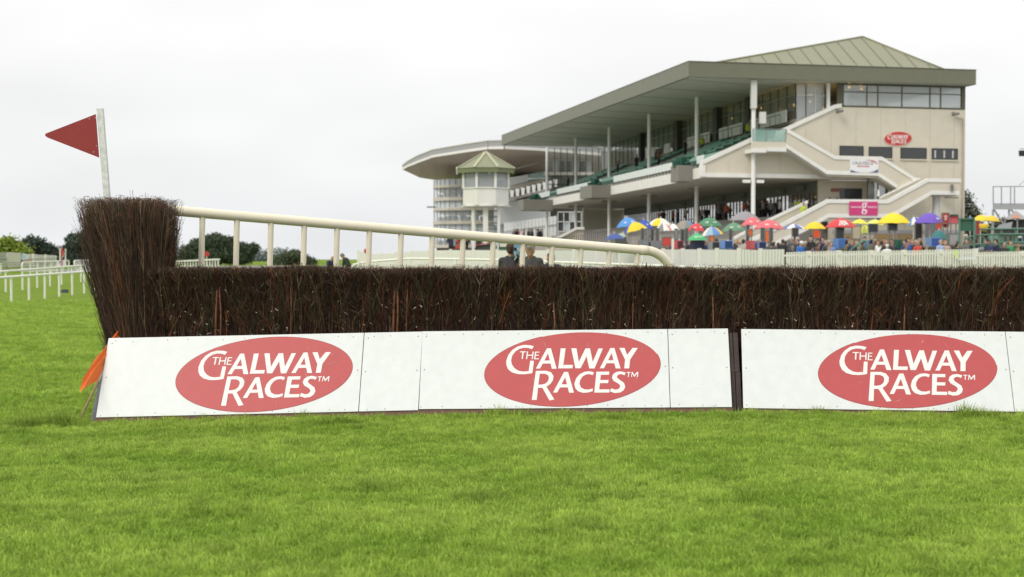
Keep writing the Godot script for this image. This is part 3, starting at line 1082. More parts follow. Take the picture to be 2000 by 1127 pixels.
		m = Mb.new()
		hexw(m, 1.18, 1.299, e[0] - 0.12, e[1] + 0.12, e[2] - 0.2, e[2] - 0.08)
		wpart("sill", m, mat("sill", 0.60, 0.56, 0.46, 0.7), wn)
		if e[0] > 23.0:
			for v in [23.85, 24.75, 25.6]:
				m = Mb.new()
				hexw(m, 1.262, 1.269, v, v + 0.14, e[2] + 0.1, e[3] - 0.12)
				wpart("curtain", m, mat("curtain", 0.55, 0.55, 0.56, 0.8), wn)
	t.remove_meta("windows")
	for v in [14.35, 25.6]:
		m = Mb.new()
		m.beam(W(1.3, v, 14.75), W(0.75, v, 14.62), 0.08, 0.08)
		m.beam(W(0.7, v - 0.3, 14.45), W(0.7, v + 0.25, 14.58), 0.34, 0.22)
		wpart("floodlight", m, mat("lamp_grey", 0.16, 0.16, 0.14, 0.5), t)
	m = Mb.new()
	m.tube([W(1.2, 26.6, 14.2), W(1.2, 26.6, 1.6)], [0.05], 8)
	m.tube([W(1.2, 26.6, 14.2), W(1.2, 25.9, 14.3)], [0.04], 8)
	wpart("rain_pipe", m, mat("pipe_beige", 0.42, 0.37, 0.29, 0.6), t)

	# recess under the upper landing
	m = Mb.new()
	hexw(m, 3.5, 3.7, 13.7, 19.2, 5.0, 8.6)
	wpart("recess_wall", m, beige, t)
	m = Mb.new()
	hexw(m, 1.61, 3.5, 13.7, 24.0, 4.8, 5.0)
	hexw(m, 1.61, 3.49, 13.7, 19.2, 8.62, 8.8)
	wpart("recess_slab", m, deckm, t)
	m = Mb.new()
	hexw(m, 3.44, 3.49, 15.78, 17.95, 6.86, 7.87)
	wpart("window", m, dark_pane, t)
	m = Mb.new()
	hexw(m, 3.40, 3.435, 16.95, 17.05, 6.86, 7.87)
	wpart("mullion", m, darkf, t)
	m = Mb.new()
	hexw(m, 1.2, 1.24, 17.3, 19.2, 5.2, 8.7)
	wpart("screen_pane", m, tint, t)
	m = Mb.new()
	for v in [17.3, 18.3, 19.2]: hexw(m, 1.18, 1.28, v - 0.04, v + 0.04, 5.1, 8.75)
	wpart("mullion", m, frame, t)

	# outside stairs: upper flight, then the lower flight in front of it
	stair_band(t, [Vector2(8.82, 12.81), Vector2(13.28, 10.52), Vector2(17.75, 10.49), Vector2(21.11, 8.59)], [Vector2(19.24, 7.72), Vector2(17.37, 8.80), Vector2(12.57, 8.87), Vector2(8.73, 11.14)], -0.45)
	m = Mb.new()
	hexw(m, -0.45, -0.25, 5.67, 8.73, 11.02, 11.62)
	wpart("landing_parapet", m, beige, t)
	m = Mb.new()
	side_poly(m, strip([Vector2(6.94, 11.14), Vector2(8.74, 11.13)], 0.34), -0.55, -0.2)
	hexw(m, -0.55, 1.2, 5.62, 6.9, 10.68, 11.015)
	wpart("coping", m, white, t)
	m = Mb.new()
	hexw(m, -0.22, 1.28, 5.67, 9.2, 10.72, 11.0)
	wpart("landing", m, deckm, t)
	m = Mb.new()   # sloping undersides of the flights
	side_poly(m, strip([Vector2(9.2, 11.0), Vector2(12.7, 8.95), Vector2(17.4, 8.88), Vector2(21.0, 7.0)], 0.25), -0.24, 1.15)
	wpart("flight", m, deckm, t)
	for e in [[5.72, 6.9], [6.95, 8.75]]:
		m = Mb.new()
		hexw(m, -0.42, -0.39, e[0], e[1], 11.64, 12.66)
		wpart("balustrade_pane", m, seafoam, t)
	m = Mb.new()
	for v in [5.70, 6.92, 8.76]: hexw(m, -0.43, -0.37, v - 0.03, v + 0.03, 11.63, 12.75)
	m.beam(W(-0.40, 5.7, 12.74), W(-0.40, 8.76, 12.74), 0.06, 0.06)
	wpart("handrail", m, mat("rail_steel", 0.24, 0.26, 0.25, 0.4, 0.6), t)
	m = Mb.new()
	hexw(m, 0.3, 0.5, 8.2, 8.9, 11.6, 12.7)
	wpart("bin_screen", m, white, t)
	stair_band(t, [Vector2(24.29, 8.53), Vector2(21.15, 8.53), Vector2(17.42, 6.62), Vector2(11.78, 6.61), Vector2(7.7, 4.55), Vector2(6.31, 3.89), Vector2(3.0, 2.3)], [Vector2(3.0, 0.9), Vector2(6.31, 2.3), Vector2(9.82, 3.88), Vector2(11.84, 5.02), Vector2(15.27, 5.02), Vector2(17.6, 5.02), Vector2(18.4, 5.40), Vector2(21.55, 7.1), Vector2(24.2, 7.08)], -2.25)
	m = Mb.new()
	hexw(m, -2.2, 1.25, 24.1, 24.32, 7.1, 8.5)
	wpart("landing_parapet", m, beige, t)
	m = Mb.new()
	side_poly(m, strip([Vector2(24.1, 7.3), Vector2(21.5, 7.3), Vector2(18.3, 5.6), Vector2(11.9, 5.5), Vector2(7.0, 3.0)], 0.3), -2.04, -0.5)
	wpart("flight", m, deckm, t)
	m = Mb.new()
	side_poly(m, strip([Vector2(21.2, 8.5), Vector2(17.5, 6.85)], 1.25), -0.66, -0.5)
	wpart("inner_parapet", m, beige, t)
	m = Mb.new()
	side_poly(m, strip([Vector2(10.69, 6.30), Vector2(6.19, 4.25), Vector2(3.2, 2.7)], 1.2), -0.6, -0.4)
	wpart("inner_parapet", m, beige, t)
	m = Mb.new()
	side_poly(m, strip([Vector2(21.3, 8.66), Vector2(17.5, 6.90)], 0.16), -0.72, -0.44)
	wpart("coping", m, white, t)
	m = Mb.new()
	side_poly(m, strip([Vector2(10.72, 6.55), Vector2(6.19, 4.49), Vector2(3.2, 2.95)], 0.24), -0.68, -0.32)
	wpart("coping", m, white, t)
	m = Mb.new().smooth(true)
	m.tube([W(-1.2, 22.6, 1.4), W(-1.2, 22.6, 7.0)], [0.34], 20, false)
	wpart("stair_column", m, mat("stair_column", 0.58, 0.58, 0.56, 0.6), t)
	m = Mb.new()
	hexw(m, -2.45, -2.2, 22.8, 24.0, 6.78, 6.9)
	m.tube([W(-2.4, 23.4, 8.0), W(-2.4, 23.4, 7.4)], [0.12], 10)
	wpart("floodlight", m, mat("lamp_grey", 0.16, 0.16, 0.14, 0.5), t)
	m = Mb.new()
	m.tube([W(-0.58, 17.4, 7.0), W(-0.58, 17.4, 7.55)], [0.11, 0.07], 10)
	wpart("bollard_light", m, steel, t)

	# shop fronts on the ground floor of the gable
	m = Mb.new()
	hexw(m, 1.24, 1.29, 14.0, 26.5, 3.72, 4.05)
	wpart("shop_band", m, mat("band_grey", 0.40, 0.39, 0.42, 0.7), t)
	for e in [[14.2, 16.3], [18.0, 20.1], [20.3, 22.6], [24.0, 26.0]]:
		m = Mb.new()
		hexw(m, 1.2, 1.285, e[0], e[1], 2.6, 3.68)
		wpart("counter_board", m, mat("counter_tan", 0.40, 0.27, 0.12, 0.6), t)
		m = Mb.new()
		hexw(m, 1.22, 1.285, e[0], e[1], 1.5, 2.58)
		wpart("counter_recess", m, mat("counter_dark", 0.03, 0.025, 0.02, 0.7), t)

	# deck: underside, white front, edge panels, brackets
	m = Mb.new()
	var edge := []
	for i in 19: edge.append(Vector2(1.3 + i * 4.05, front_v(1.3 + i * 4.05) + 0.05))
	edge.append(Vector2(74.2, 20.0))
	edge.append(Vector2(1.7, 14.6))
	plan_poly(m, edge, 8.58, 8.75)
	wpart("deck_underside", m, deckm, t)
	for i in 18:
		m = Mb.new()
		hexf(m, front_v, 1.3 + i * 4.05, 1.3 + (i + 1) * 4.05 - 0.004, 0.0, 0.2, 8.55, 9.5)
		wpart("front_beam", m, mat("front_white", 0.82, 0.80, 0.75, 0.6, 0.0, "wall"), t)
	for i in 66:
		var u := 2.0 + i * 1.08
		if (u > 3.3 and u < 6.6) or (u > 32.4 and u < 38.0) or (u > 61.4 and u < 65.4): continue
		m = Mb.new()
		hexf(m, front_v, u, u + 0.98, 0.35, 0.40, 9.92, 10.62)
		wpart("edge_panel", m, mat("panel_white", 0.74, 0.78, 0.76, 0.4), t)
		m = Mb.new()
		m.beam(W(u, front_v(u) + 0.1, 9.52), W(u + 0.55, front_v(u) + 0.34, 9.9), 0.07, 0.07)
		wpart("bracket", m, darkf, t)
	m = Mb.new()
	for i in 18: hexf(m, front_v, 1.7 + i * 4.0, 1.7 + (i + 1) * 4.0, 0.44, 0.5, 9.5, 10.3)
	wpart("edge_backing", m, mat("backing_green", 0.05, 0.11, 0.08, 0.8), t)

	# the raked terrace and its seats
	var steps := []
	var n := 13
	for k in n:
		steps.append(Vector2(0.5 + k * 0.76, 9.45 + k * 0.335))
		steps.append(Vector2(0.5 + k * 0.76, 9.45 + (k + 1) * 0.335))
	steps.append(Vector2(0.5 + n * 0.76, 9.45 + n * 0.335))
	steps.append(Vector2(0.5 + n * 0.76, 8.8))
	steps.append(Vector2(0.5, 8.8))
	m = Mb.new()
	m.prism(PackedVector2Array(steps), func(p): return W(1.62, p.x + front_v(1.62), p.y), func(p): return W(74.0, p.x + front_v(74.0), p.y))
	wpart("terrace", m, conc, t)
	var sm := Mb.new()
	sm.box(Vector3(0, 0.42, 0), Vector3(0.44, 0.05, 0.42))
	sm.box(Vector3(0, 0.56, 0.22), Vector3(0.40, 0.24, 0.04), Basis(Vector3.RIGHT, 0.15))
	sm.box(Vector3(0, 0.2, 0.05), Vector3(0.08, 0.4, 0.08))
	var xf := []
	var basis := Basis(ALONG, Vector3.UP, ACROSS).orthonormalized()
	for k in range(0, n - 2):
		for i in 140:
			var u := 2.2 + i * 0.51
			if fmod(u, 12.0) < 1.3 or (k > 3 and fmod(u + k * 0.2, 24.0) < 10.5) or (k > 8 and fmod(u, 12.0) < 7.0) or (k == 3): continue
			var v := lerpf(front_v(1.62), front_v(74.0), (u - 1.62) / 72.4) + 0.5 + k * 0.76 + 0.42
			xf.append(Transform3D(basis, W(u, v, 9.45 + (k + 1) * 0.335) - t.position))
	var seat_mesh := sm.done()
	var front_xf := []
	var rear_xf := []
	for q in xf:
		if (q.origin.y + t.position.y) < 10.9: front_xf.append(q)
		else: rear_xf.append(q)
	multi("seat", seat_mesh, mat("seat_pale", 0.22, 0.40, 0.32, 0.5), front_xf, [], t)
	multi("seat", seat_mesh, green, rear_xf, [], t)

	# columns
	for e in [[0.76, 6.26], [14.11, 6.2], [29.09, 6.57], [44.05, 6.81], [59.28, 7.11], [74.0, 7.14]]:
		m = Mb.new().smooth(true)
		m.tube([W(e[0], e[1], 1.0), W(e[0], e[1], 17.16)], [0.19], 14, false)
		var c := wpart("column", m, steel, t)
		m = Mb.new()
		m.beam(W(e[0], e[1] - 0.95, 8.25), W(e[0], e[1] - 0.3, 8.25), 0.3, 0.26)
		wpart("speaker", m, steel if e[0] < 10.0 else mat("speaker_grey", 0.30, 0.28, 0.24, 0.7), c)
		m = Mb.new()
		m.beam(W(e[0], e[1] + 0.3, 8.25), W(e[0], e[1] + 0.95, 8.25), 0.3, 0.26)
		wpart("speaker", m, steel if e[0] < 10.0 else mat("speaker_grey", 0.30, 0.28, 0.24, 0.7), c)
	m = Mb.new()
	m.beam(W(0.62, 6.2, 14.6), W(0.62, 6.2, 17.1), 0.5, 0.5, Vector3.BACK)
	m.beam(W(0.55, 7.0, 13.3), W(0.55, 7.0, 14.3), 0.55, 0.5, Vector3.BACK)
	wpart("loudspeaker", m, mat("speaker_white", 0.60, 0.60, 0.57, 0.6), t)

	# camera platforms hung on the front
	for e in [[4.0, 6.0, -1.35, 0.6, 8.38, 9.82], [33.0, 37.6, -2.2, -0.05, 8.22, 9.62], [62.0, 65.0, -4.0, -1.6, 7.85, 9.28]]:
		var v0: float = front_v(e[0]) + e[2]
		var v1: float = front_v(e[0]) - 0.02
		m = Mb.new()
		hexw(m, e[0], e[1], v0, v1, e[4], e[4] + 0.12)
		hexw(m, e[0], e[0] + 0.05, v0, v1, e[4] + 0.125, e[5])
		hexw(m, e[1] - 0.05, e[1], v0, v1, e[4] + 0.125, e[5])
		hexw(m, e[0] + 0.055, e[1] - 0.055, v0, v0 + 0.05, e[4] + 0.125, e[5])
		wpart("camera_platform", m, mat("platform_grey", 0.27, 0.255, 0.225, 0.8, 0.0, "fine"), t)
		m = Mb.new()
		var cc := W((e[0] + e[1]) / 2.0, (v0 + v1) / 2.0, e[5])
		m.box(cc + Vector3(0, 0.35, 0), Vector3(0.7, 0.9, 0.7), Basis(Vector3(0.3, 1, 0.2).normalized(), 0.7))
		m.box(cc + Vector3(0.5, 0.2, 0.1), Vector3(0.6, 0.5, 0.5), Basis(Vector3(0.1, 1, 0.5).normalized(), 1.7))
		m.box(cc + Vector3(-0.55, 0.15, 0.1), Vector3(0.5, 0.5, 0.5), Basis(Vector3(0.4, 1, 0.5).normalized(), 0.3))
		wpart("covered_camera", m, mat("cover_green", 0.02, 0.09, 0.065, 0.6) if e[0] > 10.0 else mat("cover_mixed", 0.02, 0.09, 0.065, 0.6), t)

	# upper glazing behind the seats
	for i in 35:
		var u := 2.2 + i * 2.0
		m = Mb.new()
		hexf(m, glass_v, u, u + 1.94, 0.0, 0.03, 13.95, 16.1)
		wpart("pane", m, tint, t)
		m = Mb.new()
		hexf(m, glass_v, u, u + 1.94, 0.0, 0.03, 16.18, 17.1)
		wpart("pane", m, tint, t)
		m = Mb.new()
		hexf(m, glass_v, u - 0.055, u - 0.005, -0.04, 0.08, 13.95, 17.12)
		wpart("mullion", m, darkf, t)
	m = Mb.new()
	hexf(m, glass_v, 2.2, 72.3, -0.03, 0.06, 16.11, 16.17)
	wpart("transom", m, mat("transom_grey", 0.34, 0.34, 0.30, 0.5), t)
	m = Mb.new()
	hexf(m, glass_v, 1.65, 72.3, -0.1, 12.0, 13.6, 13.93)
	wpart("suite_floor", m, conc, t)
	m = Mb.new()
	hexf(m, glass_v, 15.1, 72.3, 7.0, 7.2, 13.95, 17.1)
	wpart("suite_wall", m, mat("suite_wall", 0.19, 0.155, 0.10, 0.8, 0.0, "wall"), t)
	m = Mb.new()
	hexw(m, 15.05, 15.3, 11.5, 14.5, 13.95, 17.1)
	wpart("suite_wall", m, mat("suite_wall", 0.19, 0.155, 0.10, 0.8), t)
	for k in 3:      # glazed return at the near end
		for e in [[13.95, 16.05], [16.12, 17.1]]:
			m = Mb.new()
			hexw(m, 2.2, 2.23, 10.95 + k * 0.9, 11.8 + k * 0.9, e[0], e[1])
			wpart("pane", m, panew, t)
		m = Mb.new()
		hexw(m, 2.14, 2.26, 11.8 + k * 0.9, 11.86 + k * 0.9, 13.95, 17.1)
		wpart("mullion", m, steel if k == 1 else frame, t)
	m = Mb.new()
	hexw(m, 2.14, 2.26, 10.95, 13.7, 16.06, 16.11)
	wpart("transom", m, steel, t)
	m = Mb.new()
	hexw(m, 1.5, 1.75, 13.55, 13.8, 14.6, 17.15)
	wpart("white_post", m, steel, t)
	m = Mb.new()
	hexw(m, 74.3, 74.6, 12.5, 18.6, 1.4, 8.57)
	wpart("end_wall", m, beige, t)
	for e in [[12.4, 13.4], [21.6, 22.8], [35.0, 36.2], [50.0, 51.0]]:
		m = Mb.new()
		hexf(m, glass_v, e[0], e[1], -0.6, -0.06, 13.2, 17.12)
		wpart("dark_pillar", m, mat("pillar_dark", 0.045, 0.045, 0.04, 0.6), t)
	for e in [[3.0, 5.4], [5.6, 9.4], [10.0, 12.0], [14.2, 18.0], [18.4, 21.0], [24.0, 27.0], [29.0, 31.5], [38.0, 40.0], [44.0, 47.5]]:
		m = Mb.new()
		hexf(m, glass_v, e[0], e[1], -0.55, -0.45, 13.75, 14.85)
		wpart("white_screen", m, mat("screen_white", 0.66, 0.66, 0.66, 0.6), t)
	for q in [[3.4, 2.0, 16.3], [5.0, 2.6, 15.9], [6.2, 1.6, 15.6], [8.4, 2.5, 16.0], [9.2, 1.5, 15.2], [4.2, 3.6, 15.2], [11.0, 2.0, 15.8], [15.0, 1.8, 16.4], [18.5, 2.6, 16.2], [24.0, 2.0, 16.3], [33.0, 2.2, 15.6], [34.5, 1.4, 15.2]]:
		lamp(t, W(q[0], glass_v(q[0]) + q[1], q[2]), 0.11)
	m = Mb.new()
	m.beam(W(2.0, glass_v(2.0) - 1.5, 14.3), W(30.0, glass_v(30.0) - 1.5, 14.3), 0.06, 0.06)
	for i in 12:
		var u := 2.0 + i * 2.5
		m.beam(W(u, glass_v(u) - 1.5, 13.2), W(u, glass_v(u) - 1.5, 14.3), 0.05, 0.05, Vector3.BACK)
	wpart("handrail", m, mat("rail_green", 0.04, 0.12, 0.09, 0.5), t)

	# wind screen across the far end
	for i in 9:
		var v := 7.3 + i * 0.92
		m = Mb.new()
		hexw(m, 73.9, 74.0, v - 0.04, v + 0.04, 9.6 + i * 0.3, 17.12)
		wpart("mullion", m, darkf, t)
		m = Mb.new()
		hexw(m, 73.94, 73.96, v + 0.05, v + 0.87, 10.0 + i * 0.34, 17.1)
		wpart("screen_pane", m, glass("clear_glass", 0.5, 0.56, 0.54, 0.12), t)
	m = Mb.new()
	hexw(m, 73.9, 74.0, 7.4, 15.2, 11.9, 12.0)
	wpart("transom", m, darkf, t)
	m = Mb.new()
	hexw(m, 62.0, 73.8, 15.8, 16.0, 12.6, 16.6)
	wpart("end_wall", m, beige, t)

	# concourse under the deck
	m = Mb.new()
	side_poly(m, [Vector2(3.4, 1.4), Vector2(3.4, 1.9), Vector2(4.4, 1.9), Vector2(4.4, 2.6), Vector2(5.4, 2.6), Vector2(5.4, 3.3), Vector2(6.6, 3.3), Vector2(6.6, 4.0), Vector2(7.8, 4.0), Vector2(7.8, 4.7), Vector2(9.0, 4.7), Vector2(9.0, 5.25), Vector2(24.0, 5.25), Vector2(24.0, 1.4)], 3.9, 74.0)
	wpart("concourse", m, conc, t)
	var line := func(u): return 14.0 + 0.06 * u
	m = Mb.new()
	hexf(m, line, 3.9, 74.0, 0.0, 0.3, 7.62, 8.56)
	wpart("facade_header", m, mat("header_grey", 0.20, 0.205, 0.20, 0.7), t)
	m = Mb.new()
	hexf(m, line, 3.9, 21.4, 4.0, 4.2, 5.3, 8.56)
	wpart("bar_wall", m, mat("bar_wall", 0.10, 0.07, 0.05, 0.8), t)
	m = Mb.new()
	hexf(m, line, 29.3, 34.2, 4.0, 4.2, 5.3, 8.56)
	wpart("bar_wall", m, mat("bar_wall"), t)
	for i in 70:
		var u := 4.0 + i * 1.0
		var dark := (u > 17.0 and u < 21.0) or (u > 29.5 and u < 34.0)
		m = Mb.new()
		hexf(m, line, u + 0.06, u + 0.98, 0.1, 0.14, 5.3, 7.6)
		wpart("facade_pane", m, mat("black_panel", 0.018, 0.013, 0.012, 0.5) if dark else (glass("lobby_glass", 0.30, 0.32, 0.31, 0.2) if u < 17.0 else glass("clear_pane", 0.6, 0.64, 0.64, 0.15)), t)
		if not dark:
			m = Mb.new()
			hexf(m, line, u - 0.06, u + 0.05, 0.04, 0.2, 5.3, 7.6)
			wpart("mullion", m, mat("mullion_grey", 0.09, 0.09, 0.085, 0.5), t)
	m = Mb.new()
	hexf(m, line, 21.0, 74.0, 0.02, 0.09, 6.15, 6.22)
	wpart("transom", m, mat("mullion_grey", 0.1, 0.1, 0.1, 0.5), t)
	for q in [[7.0, 1.0], [9.0, 1.5], [12.0, 0.9], [15.0, 1.4], [16.5, 1.0], [23.0, 1.2], [36.0, 0.8], [40.0, 0.8]]:
		lamp(t, W(q[0], 14.0 + 0.06 * q[0] + q[1], 7.35), 0.09)
	for u in [8.0, 13.0, 24.0, 31.0, 45.0, 56.0]:
		m = Mb.new()
		m.box(W(u, 13.6 + 0.06 * u, 8.1), Vector3(0.6, 0.4, 0.5))
		wpart("speaker", m, mat("speaker_grey", 0.30, 0.28, 0.24, 0.7), t)

	# boards and banners on the gable
	var lg := thing("wall_logo", W(1.25, 20.25, 12.28), "small red oval sign with white lettering high on the beige grandstand wall", "sign")
	var nn := Vector3(0.19595, 0, 0.98063)
	var f := func(p: Vector2, lift: float) -> Vector3: return W(1.28, 20.25, 12.28) + ACROSS * p.x * 0.00155 + Vector3.UP * p.y * 0.00178 + nn * lift
	m = Mb.new()
	m.prism(oval(895, 370, 0.05), func(p): return f.call(p, 0.04), func(p): return f.call(p, -0.02))
	wpart("oval_rim", m, mat("sign_pink", 0.72, 0.50, 0.46, 0.5), lg)
	m = Mb.new()
	m.prism(oval(850, 340, 0.05), func(p): return f.call(p, 0.05), func(p): return f.call(p, 0.0))
	wpart("oval", m, mat("sign_red", 0.52, 0.035, 0.03, 0.5), lg)
	for p in logo_polys():
		if p[0].x > 530 and p[0].y < 0 and p[0].y > -40: continue    # no trade mark here
		m = Mb.new()
		m.prism(p, func(q): return f.call(q, 0.06), func(q): return f.call(q, 0.02))
		wpart("letter", m, mat("sign_white", 0.80, 0.79, 0.76, 0.5), lg)
	banner_caulfield()
	banner_hotel()
	var rs := thing("red_sign", W(3.4, 15.3, 7.6), "tiny dark red sign beside the window under the stair landing", "sign")
	m = Mb.new()
	hexw(m, 3.44, 3.49, 14.93, 15.7, 7.56, 7.86)
	wpart("plate", m, mat("plate_red", 0.28, 0.03, 0.03, 0.5), rs)
	m = Mb.new()
	for k in 3: hexw(m, 3.43, 3.437, 15.02 + k * 0.2, 15.16 + k * 0.2, 7.67, 7.75)
	wpart("lettering", m, mat("plate_pink", 0.55, 0.30, 0.28, 0.5), rs)


func stair_band(t: Node3D, top: Array, bottom: Array, u: float) -> void:
	var beige := mat("render_beige")
	var white := mat("coping_white")
	var poly := []
	for p in top: poly.append(p - Vector2(0, 0.3))
	for p in bottom: poly.append(p + Vector2(0, 0.02))
	var m := Mb.new()
	side_poly(m, poly, u, u + 0.2)
	wpart("stair_parapet", m, beige, t)
	m = Mb.new()
	side_poly(m, strip(top, 0.34), u - 0.08, u + 0.28)
	wpart("coping", m, white, t)
	var low := bottom.duplicate()
	for i in low.size(): low[i] += Vector2(0, 0.34)
	m = Mb.new()
	side_poly(m, strip(low, 0.34), u - 0.04, u + 0.24)
	wpart("coping", m, white, t)


func lamp(t: Node3D, p: Vector3, rad: float) -> void:
	var e := mat("lamp_glow", 0.9, 0.7, 0.4, 0.5)
	e.emission_enabled = true
	e.emission = Color(1.0, 0.78, 0.42)
	e.emission_energy_multiplier = 2.2
	var m := Mb.new().smooth(true)
	m.lathe([Vector2(0, -rad * 0.6), Vector2(rad * 0.8, -rad * 0.4), Vector2(rad, 0), Vector2(rad * 0.6, rad * 0.5), Vector2(0, rad * 0.6)], 8, p)
	wpart("lamp", m, e, t)
	var l := OmniLight3D.new()
	l.name = "lamp_light"
	l.light_energy = 0.25
	l.light_color = Color(1.0, 0.78, 0.45)
	l.light_size = rad
	l.omni_range = 12.0
	l.omni_attenuation = 2.0
	l.shadow_enabled = true
	l.position = p + Vector3(0, -0.02, 0) - t.position
	t.add_child(l, true)


# lettering as a flat mesh: x0..x1, baseline y0, capital height h, placed by f(point, lift)
func letters(text: String, x0: float, x1: float, y0: float, h: float, f: Callable, l0: float, l1: float, bold := true, slant := 0.0, serif := false) -> ArrayMesh:
	var fnt := SystemFont.new()
	fnt.font_names = PackedStringArray(["Droid Serif" if serif else "Droid Sans"])
	fnt.font_weight = 700 if bold else 400
	var tm := TextMesh.new()
	tm.text = text
	tm.font = fnt
	tm.font_size = 64
	tm.pixel_size = 0.01
	tm.depth = 0.1
	tm.curve_step = 1.0
	var arr := tm.get_mesh_arrays()
	var vs: PackedVector3Array = arr[Mesh.ARRAY_VERTEX]
	if vs.is_empty(): return ArrayMesh.new()
	var lo := vs[0]
	var hi := vs[0]
	for v in vs:
		lo = lo.min(v)
		hi = hi.max(v)
	var out := PackedVector3Array()
	for v in vs:
		var q := Vector2(lerpf(x0, x1, (v.x - lo.x) / (hi.x - lo.x)), y0 + h * (v.y - lo.y) / (hi.y - lo.y))
		q.x += slant * (q.y - y0)
		out.append(f.call(q, l1 if v.z > 0.0 else l0))
	var st := SurfaceTool.new()
	st.begin(Mesh.PRIMITIVE_TRIANGLES)
	st.set_smooth_group(-1)
	var ix: PackedInt32Array = arr[Mesh.ARRAY_INDEX]
	for i in ix: st.add_vertex(out[i])
	st.generate_normals()
	return st.commit()


func tpart(called: String, mesh: Mesh, m: Material, parent: Node3D) -> void:
	var o := part(called, mesh, m, parent)
	o.position = -parent.position


func banner_caulfield() -> void:
	var u := -0.52
	var t := thing("stair_banner", W(u, 16.1, 9.1), "white banner with dark and red lettering and red swoosh on the upper stair", "banner")
	var nn := Vector3(0.19595, 0, 0.98063)
	var f := func(p: Vector2, lift: float) -> Vector3: return W(u, p.x, p.y) + nn * lift
	var m := Mb.new()
	hexw(m, u, u + 0.06, 14.73, 17.42, 9.07, 10.31)
	wpart("sheet", m, mat("banner_white", 0.80, 0.80, 0.82, 0.6), t)
	tpart("lettering", letters("CAULFIELD", 14.93, 16.9, 9.76, 0.26, f, 0.0, 0.015, false), mat("banner_ink", 0.10, 0.10, 0.12, 0.6), t)
	tpart("lettering", letters("INDUSTRIAL", 15.4, 16.55, 9.55, 0.13, f, 0.0, 0.015), mat("banner_red", 0.55, 0.06, 0.08, 0.6), t)
	m = Mb.new()
	var arc := []
	for i in 13: arc.append(Vector2(16.45, 9.86) + Vector2(cos(lerpf(1.9, -0.25, i / 12.0)) * 0.82, sin(lerpf(1.9, -0.25, i / 12.0)) * 0.33))
	var inner := []
	for i in 13: inner.append(Vector2(16.45, 9.86) + Vector2(cos(lerpf(1.9, -0.25, i / 12.0)) * (0.81 - 0.16 * sin(PI * i / 12.0)), sin(lerpf(1.9, -0.25, i / 12.0)) * (0.32 - 0.08 * sin(PI * i / 12.0))))
	inner.reverse()
	m.prism(PackedVector2Array(arc + inner), func(p): return f.call(p, 0.015), func(p): return f.call(p, 0.0))
	wpart("swoosh", m, mat("banner_red", 0.55, 0.06, 0.08, 0.6), t)
	m = Mb.new()
	for s in [-1.0, 1.0]:
		var c := []
		for i in 8: c.append(Vector2(16.07 + s * (0.35 + i * 0.135), 9.09 + pow(i / 7.0, 2.0) * 0.30 * (1.0 if s > 0 else 0.7)))
		c.append(Vector2(16.07 + s * 1.30, 9.085))
		m.prism(PackedVector2Array(c), func(p): return f.call(p, 0.014), func(p): return f.call(p, 0.0))
	wpart("corner_print", m, mat("banner_navy", 0.09, 0.10, 0.25, 0.6), t)


func banner_hotel() -> void:
	var u := -2.36
	var t := thing("pink_banner", W(u, 15.05, 5.3), "bright pink banner with white lettering on the lower stair landing", "banner")
	var nn := Vector3(0.19595, 0, 0.98063)
	var f := func(p: Vector2, lift: float) -> Vector3: return W(u, p.x, p.y) + nn * lift
	var m := Mb.new()
	hexw(m, u, u + 0.06, 13.73, 16.37, 5.23, 6.42)
	wpart("sheet", m, mat("banner_pink", 0.60, 0.045, 0.20, 0.6), t)
	var ink := mat("banner_letter", 0.80, 0.74, 0.78, 0.6)
	tpart("lettering", letters("www.the", 13.85, 14.85, 5.88, 0.15, f, 0.0, 0.015), ink, t)
	tpart("lettering", letters("hotel.ie", 15.42, 16.28, 5.88, 0.17, f, 0.0, 0.015), ink, t)
	tpart("lettering", letters("g", 14.85, 15.40, 5.32, 1.04, f, 0.0, 0.018, true, 0.0, true), ink, t)


